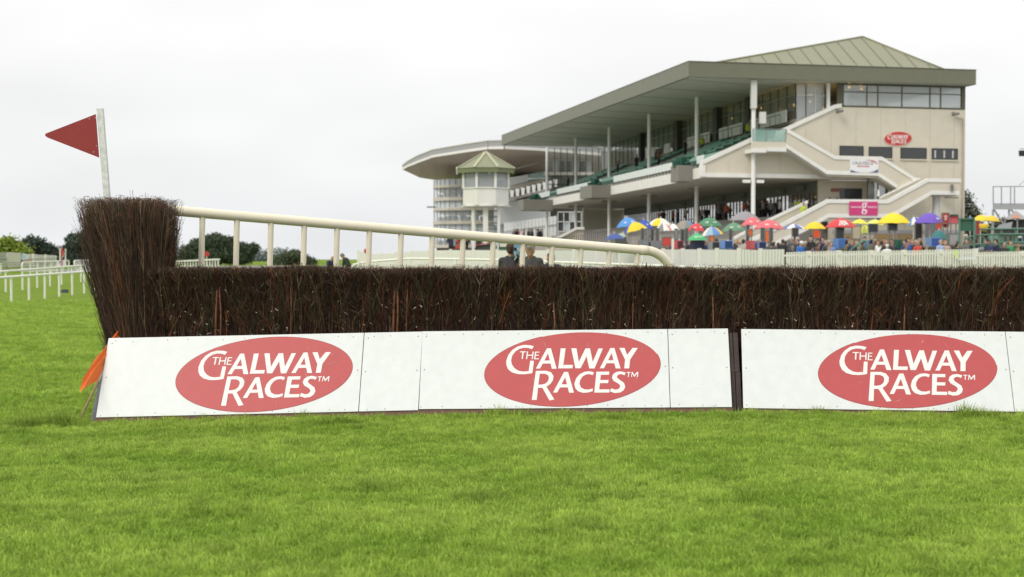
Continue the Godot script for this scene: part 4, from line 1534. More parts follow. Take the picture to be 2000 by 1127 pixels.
# ---------------------------------------------------------------- the second stand
func build_far_stand() -> void:
	var white := mat("coping_white")
	var warm := mat("far_soffit", 0.64, 0.53, 0.48, 0.7, 0.0, "wall")
	var grey := mat("far_fascia", 0.34, 0.335, 0.34, 0.5)
	var slab := mat("far_slab", 0.60, 0.56, 0.48, 0.7, 0.0, "wall")
	var bright := mat("far_glazing", 0.55, 0.60, 0.62, 0.05)
	var pale := glass("far_glass", 0.55, 0.62, 0.62, 0.30)
	var darkf := mat("frame_dark")
	var t := thing("second_grandstand", Vector3(-4, 1.6, -225), "further white grandstand with a curved oversailing roof and rounded glass end", "grandstand")
	# the front edge of the roof, from the near corner round to the far tip, then the back edge
	var front := [at(1175, 303, 217), at(1100, 297, 212), at(1040, 292.5, 208), at(985, 290, 205), at(955, 290.5, 206), at(915, 296, 212), at(880, 301.5, 218), at(848, 306.5, 225), at(820, 317, 235), at(800, 325, 243), at(788, 331.5, 248)]
	var back := [at(1175, 345, 250), at(1100, 347, 255), at(1040, 348, 258), at(985, 349, 262), at(955, 350, 262), at(915, 352, 262), at(885, 354, 262), at(865, 353.5, 262), at(845, 351, 260), at(820, 347, 256), at(790, 333, 250)]
	var m := Mb.new()
	var top := Mb.new()
	for i in range(front.size() - 1):
		m.quad_out(front[i], front[i + 1], back[i + 1], back[i], Vector3.DOWN)
		top.quad_out(front[i] + Vector3.UP * 1.2, front[i + 1] + Vector3.UP * (1.2 if i < 9 else 0.9), back[i + 1] + Vector3.UP * 1.2, back[i] + Vector3.UP * 1.2, Vector3.UP)
	wpart("soffit", m, warm, t)
	wpart("roof", top, grey, t)
	for i in range(front.size() - 1):
		var a: Vector3 = front[i]
		var b: Vector3 = front[i + 1]
		var o := Vector3(b.z - a.z, 0, a.x - b.x).normalized() * 0.2
		if o.z < 0.0: o = -o
		var h0 := 1.2
		var h1 := 1.2 if i < 8 else (1.0 if i == 8 else 0.75)
		if i == 9: h0 = 1.0
		m = Mb.new()
		m.hexa([a + o, b + o, b - o, a - o, a + o + Vector3.UP * h0, b + o + Vector3.UP * h1, b - o + Vector3.UP * h1, a - o + Vector3.UP * h0])
		wpart("fascia", m, grey, t)
		m = Mb.new()
		var e := o * 1.6
		m.hexa([a + e - Vector3.UP * 0.1, b + e - Vector3.UP * 0.1, b + o * 1.02 - Vector3.UP * 0.1, a + o * 1.02 - Vector3.UP * 0.1, a + e + Vector3.UP * 0.3, b + e + Vector3.UP * 0.3, b + o * 1.02 + Vector3.UP * 0.3, a + o * 1.02 + Vector3.UP * 0.3])
		wpart("white_trim", m, white, t)
		m = Mb.new()
		m.hexa([a + e + Vector3.UP * h0, b + e + Vector3.UP * h1, b - o + Vector3.UP * h1, a - o + Vector3.UP * h0, a + e + Vector3.UP * (h0 + 0.16), b + e + Vector3.UP * (h1 + 0.16), b - o + Vector3.UP * (h1 + 0.16), a - o + Vector3.UP * (h0 + 0.16)])
		wpart("white_trim", m, white, t)
	# the rounded glass end: slabs and glazing of four storeys
	var d := 236.0
	var rim := []
	for p in [[846, 236.0], [858, 233.0], [876, 231.5], [900, 231.0], [930, 231.0], [965, 231.5], [1000, 233.0]]: rim.append(at(p[0], 505, p[1]))
	var yy := func(py: float) -> float: return EYE + (505.0 - py) / FOCAL * 232.0
	for band in [[361.5, 366.5, slab], [385.0, 392.0, slab], [405.5, 411.0, slab], [431.0, 438.0, slab], [455, 460, slab], [478, 484, slab]]:
		var y0: float = yy.call(band[1])
		var y1: float = yy.call(band[0])
		m = Mb.new()
		var poly := PackedVector2Array()
		for p in rim: poly.append(Vector2(p.x, p.z))
		poly.append(Vector2(rim[6].x + 2.0, -262))
		poly.append(Vector2(rim[0].x + 1.0, -258))
		m.prism(poly, func(p): return Vector3(p.x, y1, p.y), func(p): return Vector3(p.x, y0, p.y))
		wpart("floor_slab", m, band[2], t)
	for band in [[350.0, 361.0, 0], [367.0, 384.5, 1], [392.5, 405.0, 0], [411.5, 430.5, 1], [438.5, 454.5, 0], [460.5, 477.5, 1]]:
		var y0: float = yy.call(band[1])
		var y1: float = yy.call(band[0])
		for i in range(rim.size() - 1):
			for k in 2:
				var a: Vector3 = rim[i].lerp(rim[i + 1], k * 0.5)
				var b: Vector3 = rim[i].lerp(rim[i + 1], k * 0.5 + 0.5)
				a.y = y0
				b.y = y0
				var back_by := Vector3(0.15, 0, -0.5)
				m = Mb.new()
				m.hexa([a + back_by, b + back_by, b + back_by * 1.1, a + back_by * 1.1, a + back_by + Vector3.UP * (y1 - y0), b + back_by + Vector3.UP * (y1 - y0), b + back_by * 1.1 + Vector3.UP * (y1 - y0), a + back_by * 1.1 + Vector3.UP * (y1 - y0)])
				wpart("pane", m, bright if band[2] == 0 else pale, t)
				m = Mb.new()
				m.beam(a + back_by * 0.9, a + back_by * 0.9 + Vector3.UP * (y1 - y0), 0.12, 0.12, Vector3.BACK)
				wpart("mullion", m, mat("far_mullion", 0.30, 0.31, 0.32, 0.5), t)
		if band[2] == 1:
			m = Mb.new()
			for i in range(rim.size() - 1):
				var a: Vector3 = rim[i] + Vector3(1.6, 0, -4.0)
				a.y = y0
				m.box(a + Vector3(0.8, 0.5, 0), Vector3(1.2, 1.0, 1.0))
				m.box(a + Vector3(-0.5, 0.35, -1), Vector3(1.0, 0.9, 0.8))
			wpart("furniture", m, mat("far_dark", 0.10, 0.10, 0.10, 0.8), t)
	m = Mb.new()
	m.beam(at(834, 404.5, 230), at(851, 404.5, 230), 0.9, 0.18)
	wpart("balcony_arm", m, mat("far_dark", 0.10, 0.10, 0.10, 0.8), t)
	# the body of the stand behind the tower: balconies, seats, white cladding
	var core := Mb.new()
	core.hexa([at(1000, 500, 246), at(1200, 500, 246), at(1200, 500, 262), at(1000, 500, 262), at(1000, 352, 246), at(1200, 340, 246), at(1200, 340, 262), at(1000, 352, 262)])
	wpart("core_wall", core, mat("far_core", 0.17, 0.155, 0.125, 0.8), t)
	m = Mb.new()
	m.hexa([at(985, 375, 214), at(1064, 355, 222), at(1064, 355, 230), at(985, 375, 230), at(985, 366, 214), at(1064, 348, 222), at(1064, 348, 230), at(985, 366, 230)])
	wpart("balcony", m, slab, t)
	m = Mb.new()
	m.hexa([at(985, 365.5, 214), at(1032, 354.0, 219), at(1032, 354, 219.3), at(985, 365.5, 214.3), at(985, 349, 214), at(1032, 340.5, 219), at(1032, 340.5, 219.3), at(985, 349, 214.3)])
	wpart("balcony_front", m, mat("far_cladding", 0.70, 0.72, 0.72, 0.3), t)
	m = Mb.new()
	m.hexa([at(1033, 354, 219), at(1064, 347.5, 222), at(1064, 347.5, 222.3), at(1033, 354, 219.3), at(1033, 340.5, 219), at(1064, 334, 222), at(1064, 334, 222.3), at(1033, 340.5, 219.3)])
	wpart("balcony_glass", m, glass("balustrade_glass", 0.3, 0.52, 0.46, 0.45), t)
	m = Mb.new()
	m.hexa([at(1062, 342, 215), at(1160, 342, 215), at(1160, 342, 219), at(1062, 342, 219), at(1062, 336, 215), at(1160, 336, 215), at(1160, 336, 219), at(1062, 336, 219)])
	wpart("balcony", m, slab, t)
	for k in 6:
		m = Mb.new()
		m.hexa([at(1080 + k * 13, 335.5, 222), at(1090 + k * 13, 335.5, 222), at(1090 + k * 13, 335.5, 222.3), at(1080 + k * 13, 335.5, 222.3), at(1080 + k * 13, 313, 222), at(1090 + k * 13, 313, 222), at(1090 + k * 13, 313, 222.3), at(1080 + k * 13, 313, 222.3)])
		wpart("door_pane", m, mat("dark_pane") if k in [1, 2, 4] else bright, t)
	m = Mb.new()
	m.beam(at(1010, 329, 214), at(1066, 313, 222), 0.14, 0.14)
	m.beam(at(1070, 312, 221), at(1160, 314, 221), 0.3, 0.3)
	wpart("handrail", m, mat("far_rail", 0.5, 0.48, 0.42, 0.5), t)
	for k in 9:     # white seat backs in the lower tier
		m = Mb.new()
		var p := at(1000 + k * 10.6, 386 - k * 2.6, 205)
		m.prism(PackedVector2Array([Vector2(-0.2, 0), Vector2(0.2, 0), Vector2(0.33, 1.15), Vector2(-0.33, 1.15)]), func(q): return p + Vector3(q.x, q.y, 0), func(q): return p + Vector3(q.x, q.y, -0.15))
		wpart("white_screen", m, mat("screen_white"), t)
	m = Mb.new()
	m.hexa([at(975, 398, 203), at(1075, 372, 210), at(1075, 372, 222), at(975, 398, 222), at(975, 391, 203), at(1075, 365, 210), at(1075, 365, 222), at(975, 391, 222)])
	wpart("tier", m, mat("terrace_concrete"), t)
	m = Mb.new()
	m.hexa([at(965, 440, 210), at(1075, 426, 216), at(1075, 426, 222), at(965, 440, 222), at(965, 400, 210), at(1075, 380, 216), at(1075, 380, 222), at(965, 400, 222)])
	wpart("lower_wall", m, mat("far_cladding"), t)
	for k in 15:    # tall white panels under it
		m = Mb.new()
		var x0 := 984.0 + k * 6.9
		var y0 := 436.0 - (x0 - 984) * 0.14
		m.hexa([at(x0, y0 + 42, 207), at(x0 + 6.4, y0 + 41, 207), at(x0 + 6.4, y0 + 41, 207.4), at(x0, y0 + 42, 207.4), at(x0, y0, 207), at(x0 + 6.4, y0 - 1, 207), at(x0 + 6.4, y0 - 1, 207.4), at(x0, y0, 207.4)])
		wpart("cladding_panel", m, mat("far_panel", 0.74, 0.76, 0.75, 0.25), t)
		m = Mb.new()
		m.hexa([at(x0, y0 + 17, 206.8), at(x0 + 6.4, y0 + 16, 206.8), at(x0 + 6.4, y0 + 16, 206.9), at(x0, y0 + 17, 206.9), at(x0, y0 + 16, 206.8), at(x0 + 6.4, y0 + 15, 206.8), at(x0 + 6.4, y0 + 15, 206.9), at(x0, y0 + 16, 206.9)])
		wpart("transom", m, mat("far_mullion"), t)
	# glazed hall at the far end of the near stand's concourse
	for k in 6:
		for j in 3:
			m = Mb.new()
			var x0 := 1090.0 + k * 11.5
			var y0 := 470.0 - j * 19.0
			m.hexa([at(x0, y0, 203), at(x0 + 10.5, y0, 203), at(x0 + 10.5, y0, 203.3), at(x0, y0, 203.3), at(x0, y0 - 17.6, 203), at(x0 + 10.5, y0 - 17.6, 203), at(x0 + 10.5, y0 - 17.6, 203.3), at(x0, y0 - 17.6, 203.3)])
			wpart("hall_pane", m, mat("dark_pane") if (k * 7 + j * 5) % 3 != 0 else bright, t)
	m = Mb.new()
	for k in 7: m.beam(at(1089.5 + k * 11.5, 472, 202.8), at(1089.5 + k * 11.5, 413, 202.8), 0.12, 0.12, Vector3.BACK)
	for j in 4: m.beam(at(1089, 471 - j * 19, 202.8), at(1160, 471 - j * 19, 202.8), 0.12, 0.12)
	wpart("hall_frame", m, mat("far_cladding"), t)
	m = Mb.new()
	m.hexa([at(1158, 480, 200), at(1192, 480, 200), at(1192, 480, 206), at(1158, 480, 206), at(1158, 413, 200), at(1192, 411, 200), at(1192, 411, 206), at(1158, 413, 206)])
	wpart("end_pier", m, slab, t)
	# the stair block in front of the hall
	var sb := thing("stair_block", at(1090, 490, 150), "beige stair wall with white coping and dark railings below the stands", "stair")
	m = Mb.new()
	var poly := [[1066, 488], [1066, 478], [1126, 447], [1140, 447], [1140, 488]]
	var pts := PackedVector2Array()
	for p in poly:
		var q := at(p[0], p[1], 150)
		pts.append(Vector2(q.x, q.y))
	m.prism(pts, func(q): return Vector3(q.x, q.y, -150), func(q): return Vector3(q.x, q.y, -150.4))
	wpart("wall", m, mat("render_beige"), sb)
	m = Mb.new()
	m.beam(at(1064, 477.5, 149.9), at(1126, 446, 149.9), 0.6, 0.28)
	m.beam(at(1126, 446, 149.9), at(1141, 446, 149.9), 0.6, 0.28)
	wpart("coping", m, white, sb)
	for k in 24:
		m = Mb.new()
		m.beam(at(1088 + k * 4.2, 484 - k * 0.2, 140), at(1088 + k * 4.2, 464 - k * 0.55, 140), 0.09, 0.05, Vector3.BACK)
		wpart("rail_bar", m, darkf, sb)


# ---------------------------------------------------------------- the judges' tower
func build_tower() -> void:
	var c := Vector3(-2.0, 0, -101.7)
	var t := thing("judges_tower", Vector3(c.x, 1.6, c.z), "white octagonal lookout tower with green roof standing on posts before the stands", "tower")
	var white := mat("tower_white", 0.80, 0.79, 0.75, 0.6, 0.0, "wall")
	var rg := mat("tower_roof", 0.235, 0.25, 0.155, 0.6, 0.0, "wall")
	var dg := mat("tower_fascia", 0.17, 0.19, 0.095, 0.6, 0.0, "wall")
	var ridge := mat("tower_ridge", 0.40, 0.40, 0.27, 0.6)
	var post := mat("tower_post", 0.74, 0.73, 0.69, 0.6)
	var m: Mb
	var corner := func(k: int, rad: float, y: float) -> Vector3:
		var a := PI / 8.0 + k * PI / 4.0 + 0.03
		return c + Vector3(sin(a) * rad, y, cos(a) * rad)
	for k in 8:
		m = Mb.new()      # vertical boarding, one panel to a side
		m.hexa([corner.call(k, 1.86, 5.5), corner.call(k + 1, 1.86, 5.5), corner.call(k + 1, 1.76, 5.5), corner.call(k, 1.76, 5.5), corner.call(k, 1.86, 6.76), corner.call(k + 1, 1.86, 6.76), corner.call(k + 1, 1.76, 6.76), corner.call(k, 1.76, 6.76)])
		var w := wpart("wall_panel", m, white, t)
		m = Mb.new()
		for j in range(1, 9):
			var a: Vector3 = corner.call(k, 1.868, 5.52).lerp(corner.call(k + 1, 1.868, 5.52), j / 9.0)
			m.beam(a, a + Vector3.UP * 1.22, 0.02, 0.012, Vector3.BACK)
		tag(wpart("board_joint", m, mat("joint_white", 0.62, 0.61, 0.57, 0.7), w), "", "", "", "stuff")
		m = Mb.new()
		m.hexa([corner.call(k, 1.80, 6.84), corner.call(k + 1, 1.80, 6.84), corner.call(k + 1, 1.77, 6.84), corner.call(k, 1.77, 6.84), corner.call(k, 1.80, 7.95), corner.call(k + 1, 1.80, 7.95), corner.call(k + 1, 1.77, 7.95), corner.call(k, 1.77, 7.95)])
		wpart("window_pane", m, glass("tower_glass", 0.50, 0.55, 0.58, 0.25), t)
		m = Mb.new()
		m.beam(corner.call(k, 1.85, 6.76), corner.call(k, 1.85, 8.0), 0.18, 0.18, Vector3.BACK)
		wpart("corner_post", m, white, t)
		m = Mb.new()
		m.beam(corner.call(k, 1.86, 6.80), corner.call(k + 1, 1.86, 6.80), 0.16, 0.08)
		wpart("sill", m, white, t)
		m = Mb.new()
		m.hexa([corner.call(k, 2.32, 7.93), corner.call(k + 1, 2.32, 7.93), corner.call(k + 1, 2.22, 7.93), corner.call(k, 2.22, 7.93), corner.call(k, 2.32, 8.28), corner.call(k + 1, 2.32, 8.28), corner.call(k + 1, 2.22, 8.28), corner.call(k, 2.22, 8.28)])
		wpart("fascia", m, dg, t)
		m = Mb.new()
		var apex := c + Vector3.UP * 9.62
		m.tri_out(corner.call(k, 2.38, 8.29), corner.call(k + 1, 2.38, 8.29), apex, Vector3.UP)
		m.tri_out(corner.call(k, 2.38, 8.29), corner.call(k + 1, 2.38, 8.29), c + Vector3.UP * 8.2, Vector3.DOWN)
		var rf := wpart("roof_panel", m, rg, t)
		m = Mb.new()
		m.beam(corner.call(k, 2.4, 8.31), apex + Vector3.UP * 0.03, 0.22, 0.06)
		wpart("hip_cap", m, ridge, rf)
	m = Mb.new()
	m.lathe([Vector2(0, 5.42), Vector2(1.9, 5.42), Vector2(1.9, 5.5), Vector2(0, 5.5)], 8, c)
	wpart("floor", m, post, t)
	for k in 5:
		m = Mb.new()
		var x: float = [-0.95, 0.0, 1.0, -0.9, 0.95][k]
		var z: float = [0.9, 1.0, 0.9, -1.0, -1.0][k]
		m.beam(c + Vector3(x, 1.2, z), c + Vector3(x, 5.42, z), 0.20 if k != 1 else 0.38, 0.20, Vector3.BACK)
		wpart("post", m, post, t)
	for k in 8:
		m = Mb.new()
		m.beam(c + Vector3(-0.6 + k * 0.14, 1.9 + k * 0.46, -0.2), c + Vector3(1.0, 1.9 + k * 0.46, -0.2), 0.5, 0.07)
		wpart("stair_tread", m, mat("tread_grey", 0.20, 0.19, 0.18, 0.7), t)
	for x in [-2.13, 0.3]:
		m = Mb.new()
		m.tube([c + Vector3(x, 7.8, 1.75), c + Vector3(x, 8.28, 2.1)], [0.05], 8)
		wpart("downpipe", m, white, t)


# ---------------------------------------------------------------- trees
func leaf_clump(r: RandomNumberGenerator, n: int, size: float, long: float) -> ArrayMesh:
	var st := SurfaceTool.new()
	st.begin(Mesh.PRIMITIVE_TRIANGLES)
	st.set_smooth_group(-1)
	for i in n:
		var c := Vector3(r.randfn(0, 0.4), r.randfn(0, 0.33), r.randfn(0, 0.4))
		var d := Vector3(r.randfn(0, 1), r.randfn(0.3, 0.8), r.randfn(0, 1)).normalized() * size * long
		var w := d.cross(Vector3(r.randfn(0, 1), r.randfn(0, 1), r.randfn(0, 1))).normalized() * size * 0.4
		var k := r.randf_range(0.75, 1.25)
		st.set_color(Color(k, k, k))
		for v in [c - d, c + w, c + d, c - d, c + d, c - w]: st.add_vertex(v)
	st.generate_normals()
	return st.commit()


# lobes: [offset x, y, z, radius x, radius y] in metres from the foot
func tree(foot: Vector3, lobes: Array, trunk: float, lean: float, tone: Vector3, clump: ArrayMesh, per: float, label: String, called: String, group: String, r: RandomNumberGenerator) -> void:
	var t := thing(called, foot, label, "tree", group)
	var low := 1000.0
	for l in lobes: low = minf(low, l[1])
	var m := Mb.new().smooth(true)
	var head := Vector3(lean, low * 0.95, 0)
	m.tube([Vector3(0, -0.3, 0), Vector3(lean * 0.3, low * 0.4, 0), head], [trunk, trunk * 0.8, trunk * 0.6], 8, false)
	part("trunk", m.done(), mat("bark", 0.075, 0.058, 0.045, 0.9), t)
	for l in lobes:
		m = Mb.new()
		var e := Vector3(l[0], l[1], l[2])
		m.tube([head * 0.8, head.lerp(e, 0.5) + Vector3(0, -0.15, 0), e], [trunk * 0.5, trunk * 0.35, trunk * 0.12], 6, false)
		part("limb", m.done(), mat("bark"), t)
	var xf := []
	var cols := []
	for l in lobes:
		var n := int(per * l[3] * l[3])
		for i in n:
			var d := Vector3(r.randfn(0, 1), r.randfn(0, 1), r.randfn(0, 1)).normalized() * pow(r.randf(), 0.45) * r.randf_range(0.85, 1.12)
			var p := Vector3(l[0], l[1], l[2]) + Vector3(d.x * l[3], d.y * l[4], d.z * l[3])
			var s := r.randf_range(0.6, 1.2)
			xf.append(Transform3D(Basis(Vector3(r.randfn(0, 1), r.randfn(0, 1), r.randfn(0, 1)).normalized(), r.randf() * TAU).scaled(Vector3.ONE * s), p))
			var k := r.randf_range(0.7, 1.3)
			cols.append(Color(tone.x * k * r.randf_range(0.9, 1.15), tone.y * k, tone.z * k))
	var lm := mat("leaf", 1, 1, 1, 0.7)
	lm.vertex_color_use_as_albedo = true
	lm.backlight_enabled = true
	lm.backlight = Color(0.3, 0.3, 0.3)
	multi("crown", clump, lm, xf, cols, t)


func build_trees() -> void:
	var r := RandomNumberGenerator.new()
	r.seed = 77
	var needle := leaf_clump(r, 26, 0.30, 1.0)
	var leafy := leaf_clump(r, 24, 0.26, 0.8)
	var pine := Vector3(0.055, 0.080, 0.055)
	var gr := "trees along the far side of the course"
	var g := func(px: float, d: float) -> Vector3:
		var p := at(px, 505, d)
		return Vector3(p.x, 0.0, p.z)
	# scale: metres per pixel is d / 2600
	tree(g.call(150, 205), [[0.3, 3.3, 0, 1.5, 0.9], [1.7, 4.2, 0.4, 1.7, 1.0], [-1.0, 2.4, 0.3, 1.2, 0.8], [2.6, 2.6, -0.5, 1.6, 1.0], [0.6, 1.5, 0.8, 1.4, 0.9], [3.6, 3.6, 0, 1.4, 0.9], [-0.4, 4.3, -0.3, 0.9, 0.6], [3.2, 1.3, 0.5, 1.5, 1.0]], 0.22, 0.4, pine, needle, 95.0, "dark pine just beside the birch wing, with a gap of sky in its crown", "pine_tree", gr, r)
	tree(g.call(62, 205), [[-1.2, 2.9, 0, 1.0, 0.8], [0.2, 3.4, 0.3, 1.5, 1.0], [1.6, 2.7, -0.3, 1.2, 0.8], [-0.4, 2.2, 0.4, 1.5, 0.8]], 0.2, 0.1, pine, needle, 95.0, "low dark pine behind the pale paling fence, wider of the two there", "pine_tree", gr, r)
	tree(g.call(92, 212), [[0, 2.5, 0, 1.1, 0.9], [0.9, 2.0, 0.2, 0.9, 0.8], [-0.7, 1.7, 0.2, 1.2, 0.8]], 0.18, 0.0, pine * 0.9, needle, 95.0, "small dark pine between the paling fence and the red and white frame", "pine_tree", gr, r)
	tree(g.call(14, 170), [[-0.8, 2.8, 0, 1.0, 0.9], [0.3, 2.9, 0.3, 1.1, 0.8], [1.3, 2.3, -0.3, 1.0, 0.8], [-1.6, 2.3, 0.2, 1.1, 0.9], [2.2, 1.7, 0.2, 0.8, 0.6]], 0.16, 0.0, Vector3(0.23, 0.31, 0.035), leafy, 130.0, "bright green leafy bush rising above the pale paling fence", "leafy_tree", gr, r)
	tree(g.call(425, 300), [[-6.0, 2.6, 0, 2.3, 1.8], [-4.0, 3.8, 0.5, 2.3, 1.8], [-1.8, 4.6, 0, 2.2, 1.8], [0.3, 4.9, 0.6, 2.0, 1.6], [2.4, 4.6, 0, 2.0, 1.4], [4.6, 3.9, 0.4, 1.9, 1.2], [6.8, 3.3, 0, 1.7, 0.8], [5.6, 1.8, 0.4, 2.2, 1.2], [2.6, 2.3, 0, 2.6, 1.6], [-0.8, 2.2, 0.5, 2.8, 1.7], [-4.2, 1.4, 0, 2.8, 1.5], [-7.4, 1.0, 0, 1.4, 1.3], [8.1, 3.9, 0, 0.9, 0.5], [-0.6, 6.2, 0, 0.7, 0.7]], 0.3, 0.5, Vector3(0.072, 0.104, 0.058), needle, 75.0, "big spreading dark pine seen between the first rail balusters", "pine_tree", gr, r)
	tree(g.call(572, 290), [[-3.2, 0.9, 0, 1.2, 0.9], [-1.2, 1.6, 0, 1.4, 1.0], [0.6, 2.0, 0.3, 1.5, 1.0], [2.3, 1.1, 0, 1.4, 0.8], [3.9, 0.7, 0.2, 1.0, 0.5], [-2.2, 0.5, 0, 1.8, 0.8]], 0.16, 0.0, Vector3(0.075, 0.105, 0.052), leafy, 110.0, "low thin bush seen between the third and fourth rail balusters", "leafy_tree", gr, r)
	tree(Vector3(at(1893, 505, 150).x, 1.4, -150), [[-0.3, 2.0, 0, 1.0, 1.4], [0.1, 3.8, 0.2, 0.8, 1.3], [0.0, 5.6, 0, 0.55, 1.2], [0.5, 4.9, 0, 0.5, 0.8], [0.3, 2.8, -0.2, 1.0, 1.2], [-0.4, 6.6, 0, 0.4, 0.9], [0.7, 1.6, 0.2, 0.9, 1.1]], 0.12, 0.0, Vector3(0.105, 0.125, 0.085), leafy, 60.0, "slim grey green tree beside the corner of the beige grandstand", "leafy_tree", "", r)
	tree(Vector3(at(1975, 505, 160).x, 1.4, -160), [[-2.4, 2.7, 0, 1.5, 1.0], [-0.6, 3.4, 0, 1.7, 1.1], [1.6, 3.3, 0, 1.7, 1.1], [3.4, 3.0, 0, 1.6, 1.1], [-3.6, 2.0, 0, 1.3, 0.9], [0.4, 1.9, 0.2, 2.2, 1.2]], 0.2, 0.0, Vector3(0.095, 0.115, 0.062), leafy, 110.0, "round green tree behind the steel scaffold platform", "leafy_tree", "", r)
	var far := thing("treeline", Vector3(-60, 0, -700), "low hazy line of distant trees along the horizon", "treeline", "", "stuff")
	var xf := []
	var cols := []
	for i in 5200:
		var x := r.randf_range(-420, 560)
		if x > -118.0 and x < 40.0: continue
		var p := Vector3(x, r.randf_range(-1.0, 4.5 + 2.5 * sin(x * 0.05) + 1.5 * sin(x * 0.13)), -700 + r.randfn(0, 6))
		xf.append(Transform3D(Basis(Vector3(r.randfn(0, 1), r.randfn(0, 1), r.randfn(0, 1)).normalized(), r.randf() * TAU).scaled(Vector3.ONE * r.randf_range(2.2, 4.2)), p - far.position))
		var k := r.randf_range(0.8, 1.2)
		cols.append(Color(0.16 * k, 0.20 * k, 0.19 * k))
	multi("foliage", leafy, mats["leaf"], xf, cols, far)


# ---------------------------------------------------------------- rails and fences
func running_rail(label: String, posts: Array, h: Array, rad: float, post_r: float, hoop: bool) -> void:
	var white := mat("running_white", 0.80, 0.795, 0.73, 0.4, 0.0, "coat")
	var mid: Vector3 = posts[posts.size() / 2]
	var t := thing("running_rail", Vector3(mid.x, mid.y, mid.z), label, "running rail", "white running rails on the course")
	var path := []
	for i in posts.size():
		var hh: float = lerpf(h[0], h[1], i / float(posts.size() - 1))
		path.append(posts[i] + Vector3(0, hh, 0))
		var m := Mb.new().smooth(true)
		m.tube([posts[i] - Vector3(0, 0.1, 0), posts[i] + Vector3(0, hh, 0)], [post_r], 10, false)
		wpart("post", m, white, t)
	if hoop:
		for e in [0, path.size() - 1]:
			var inner: Vector3 = path[1] if e == 0 else path[path.size() - 2]
			var o: Vector3 = (path[e] - inner).normalized() * 0.35
			var m := Mb.new().smooth(true)
			var p0: Vector3 = path[e]
			m.tube([p0, p0 + o * 0.6 - Vector3(0, 0.03, 0), p0 + o - Vector3(0, 0.2, 0), p0 + o - Vector3(0, h[0], 0)], [rad], 12, true)
			wpart("bent_end", m, white, t)
	var m := Mb.new().smooth(true)
	m.tube(path, [rad], 14, true)
	wpart("rail", m, white, t)


func row(pix: Array, n: int) -> Array:    # posts evenly along a line between two ground points
	var out := []
	for i in n: out.append((pix[0] as Vector3).lerp(pix[1], i / float(n - 1)))
	return out

func on_ground(px: float, d: float) -> Vector3:
	var p := at(px, 505, d)
	return Vector3(p.x, ground(p.x, p.z), p.z)


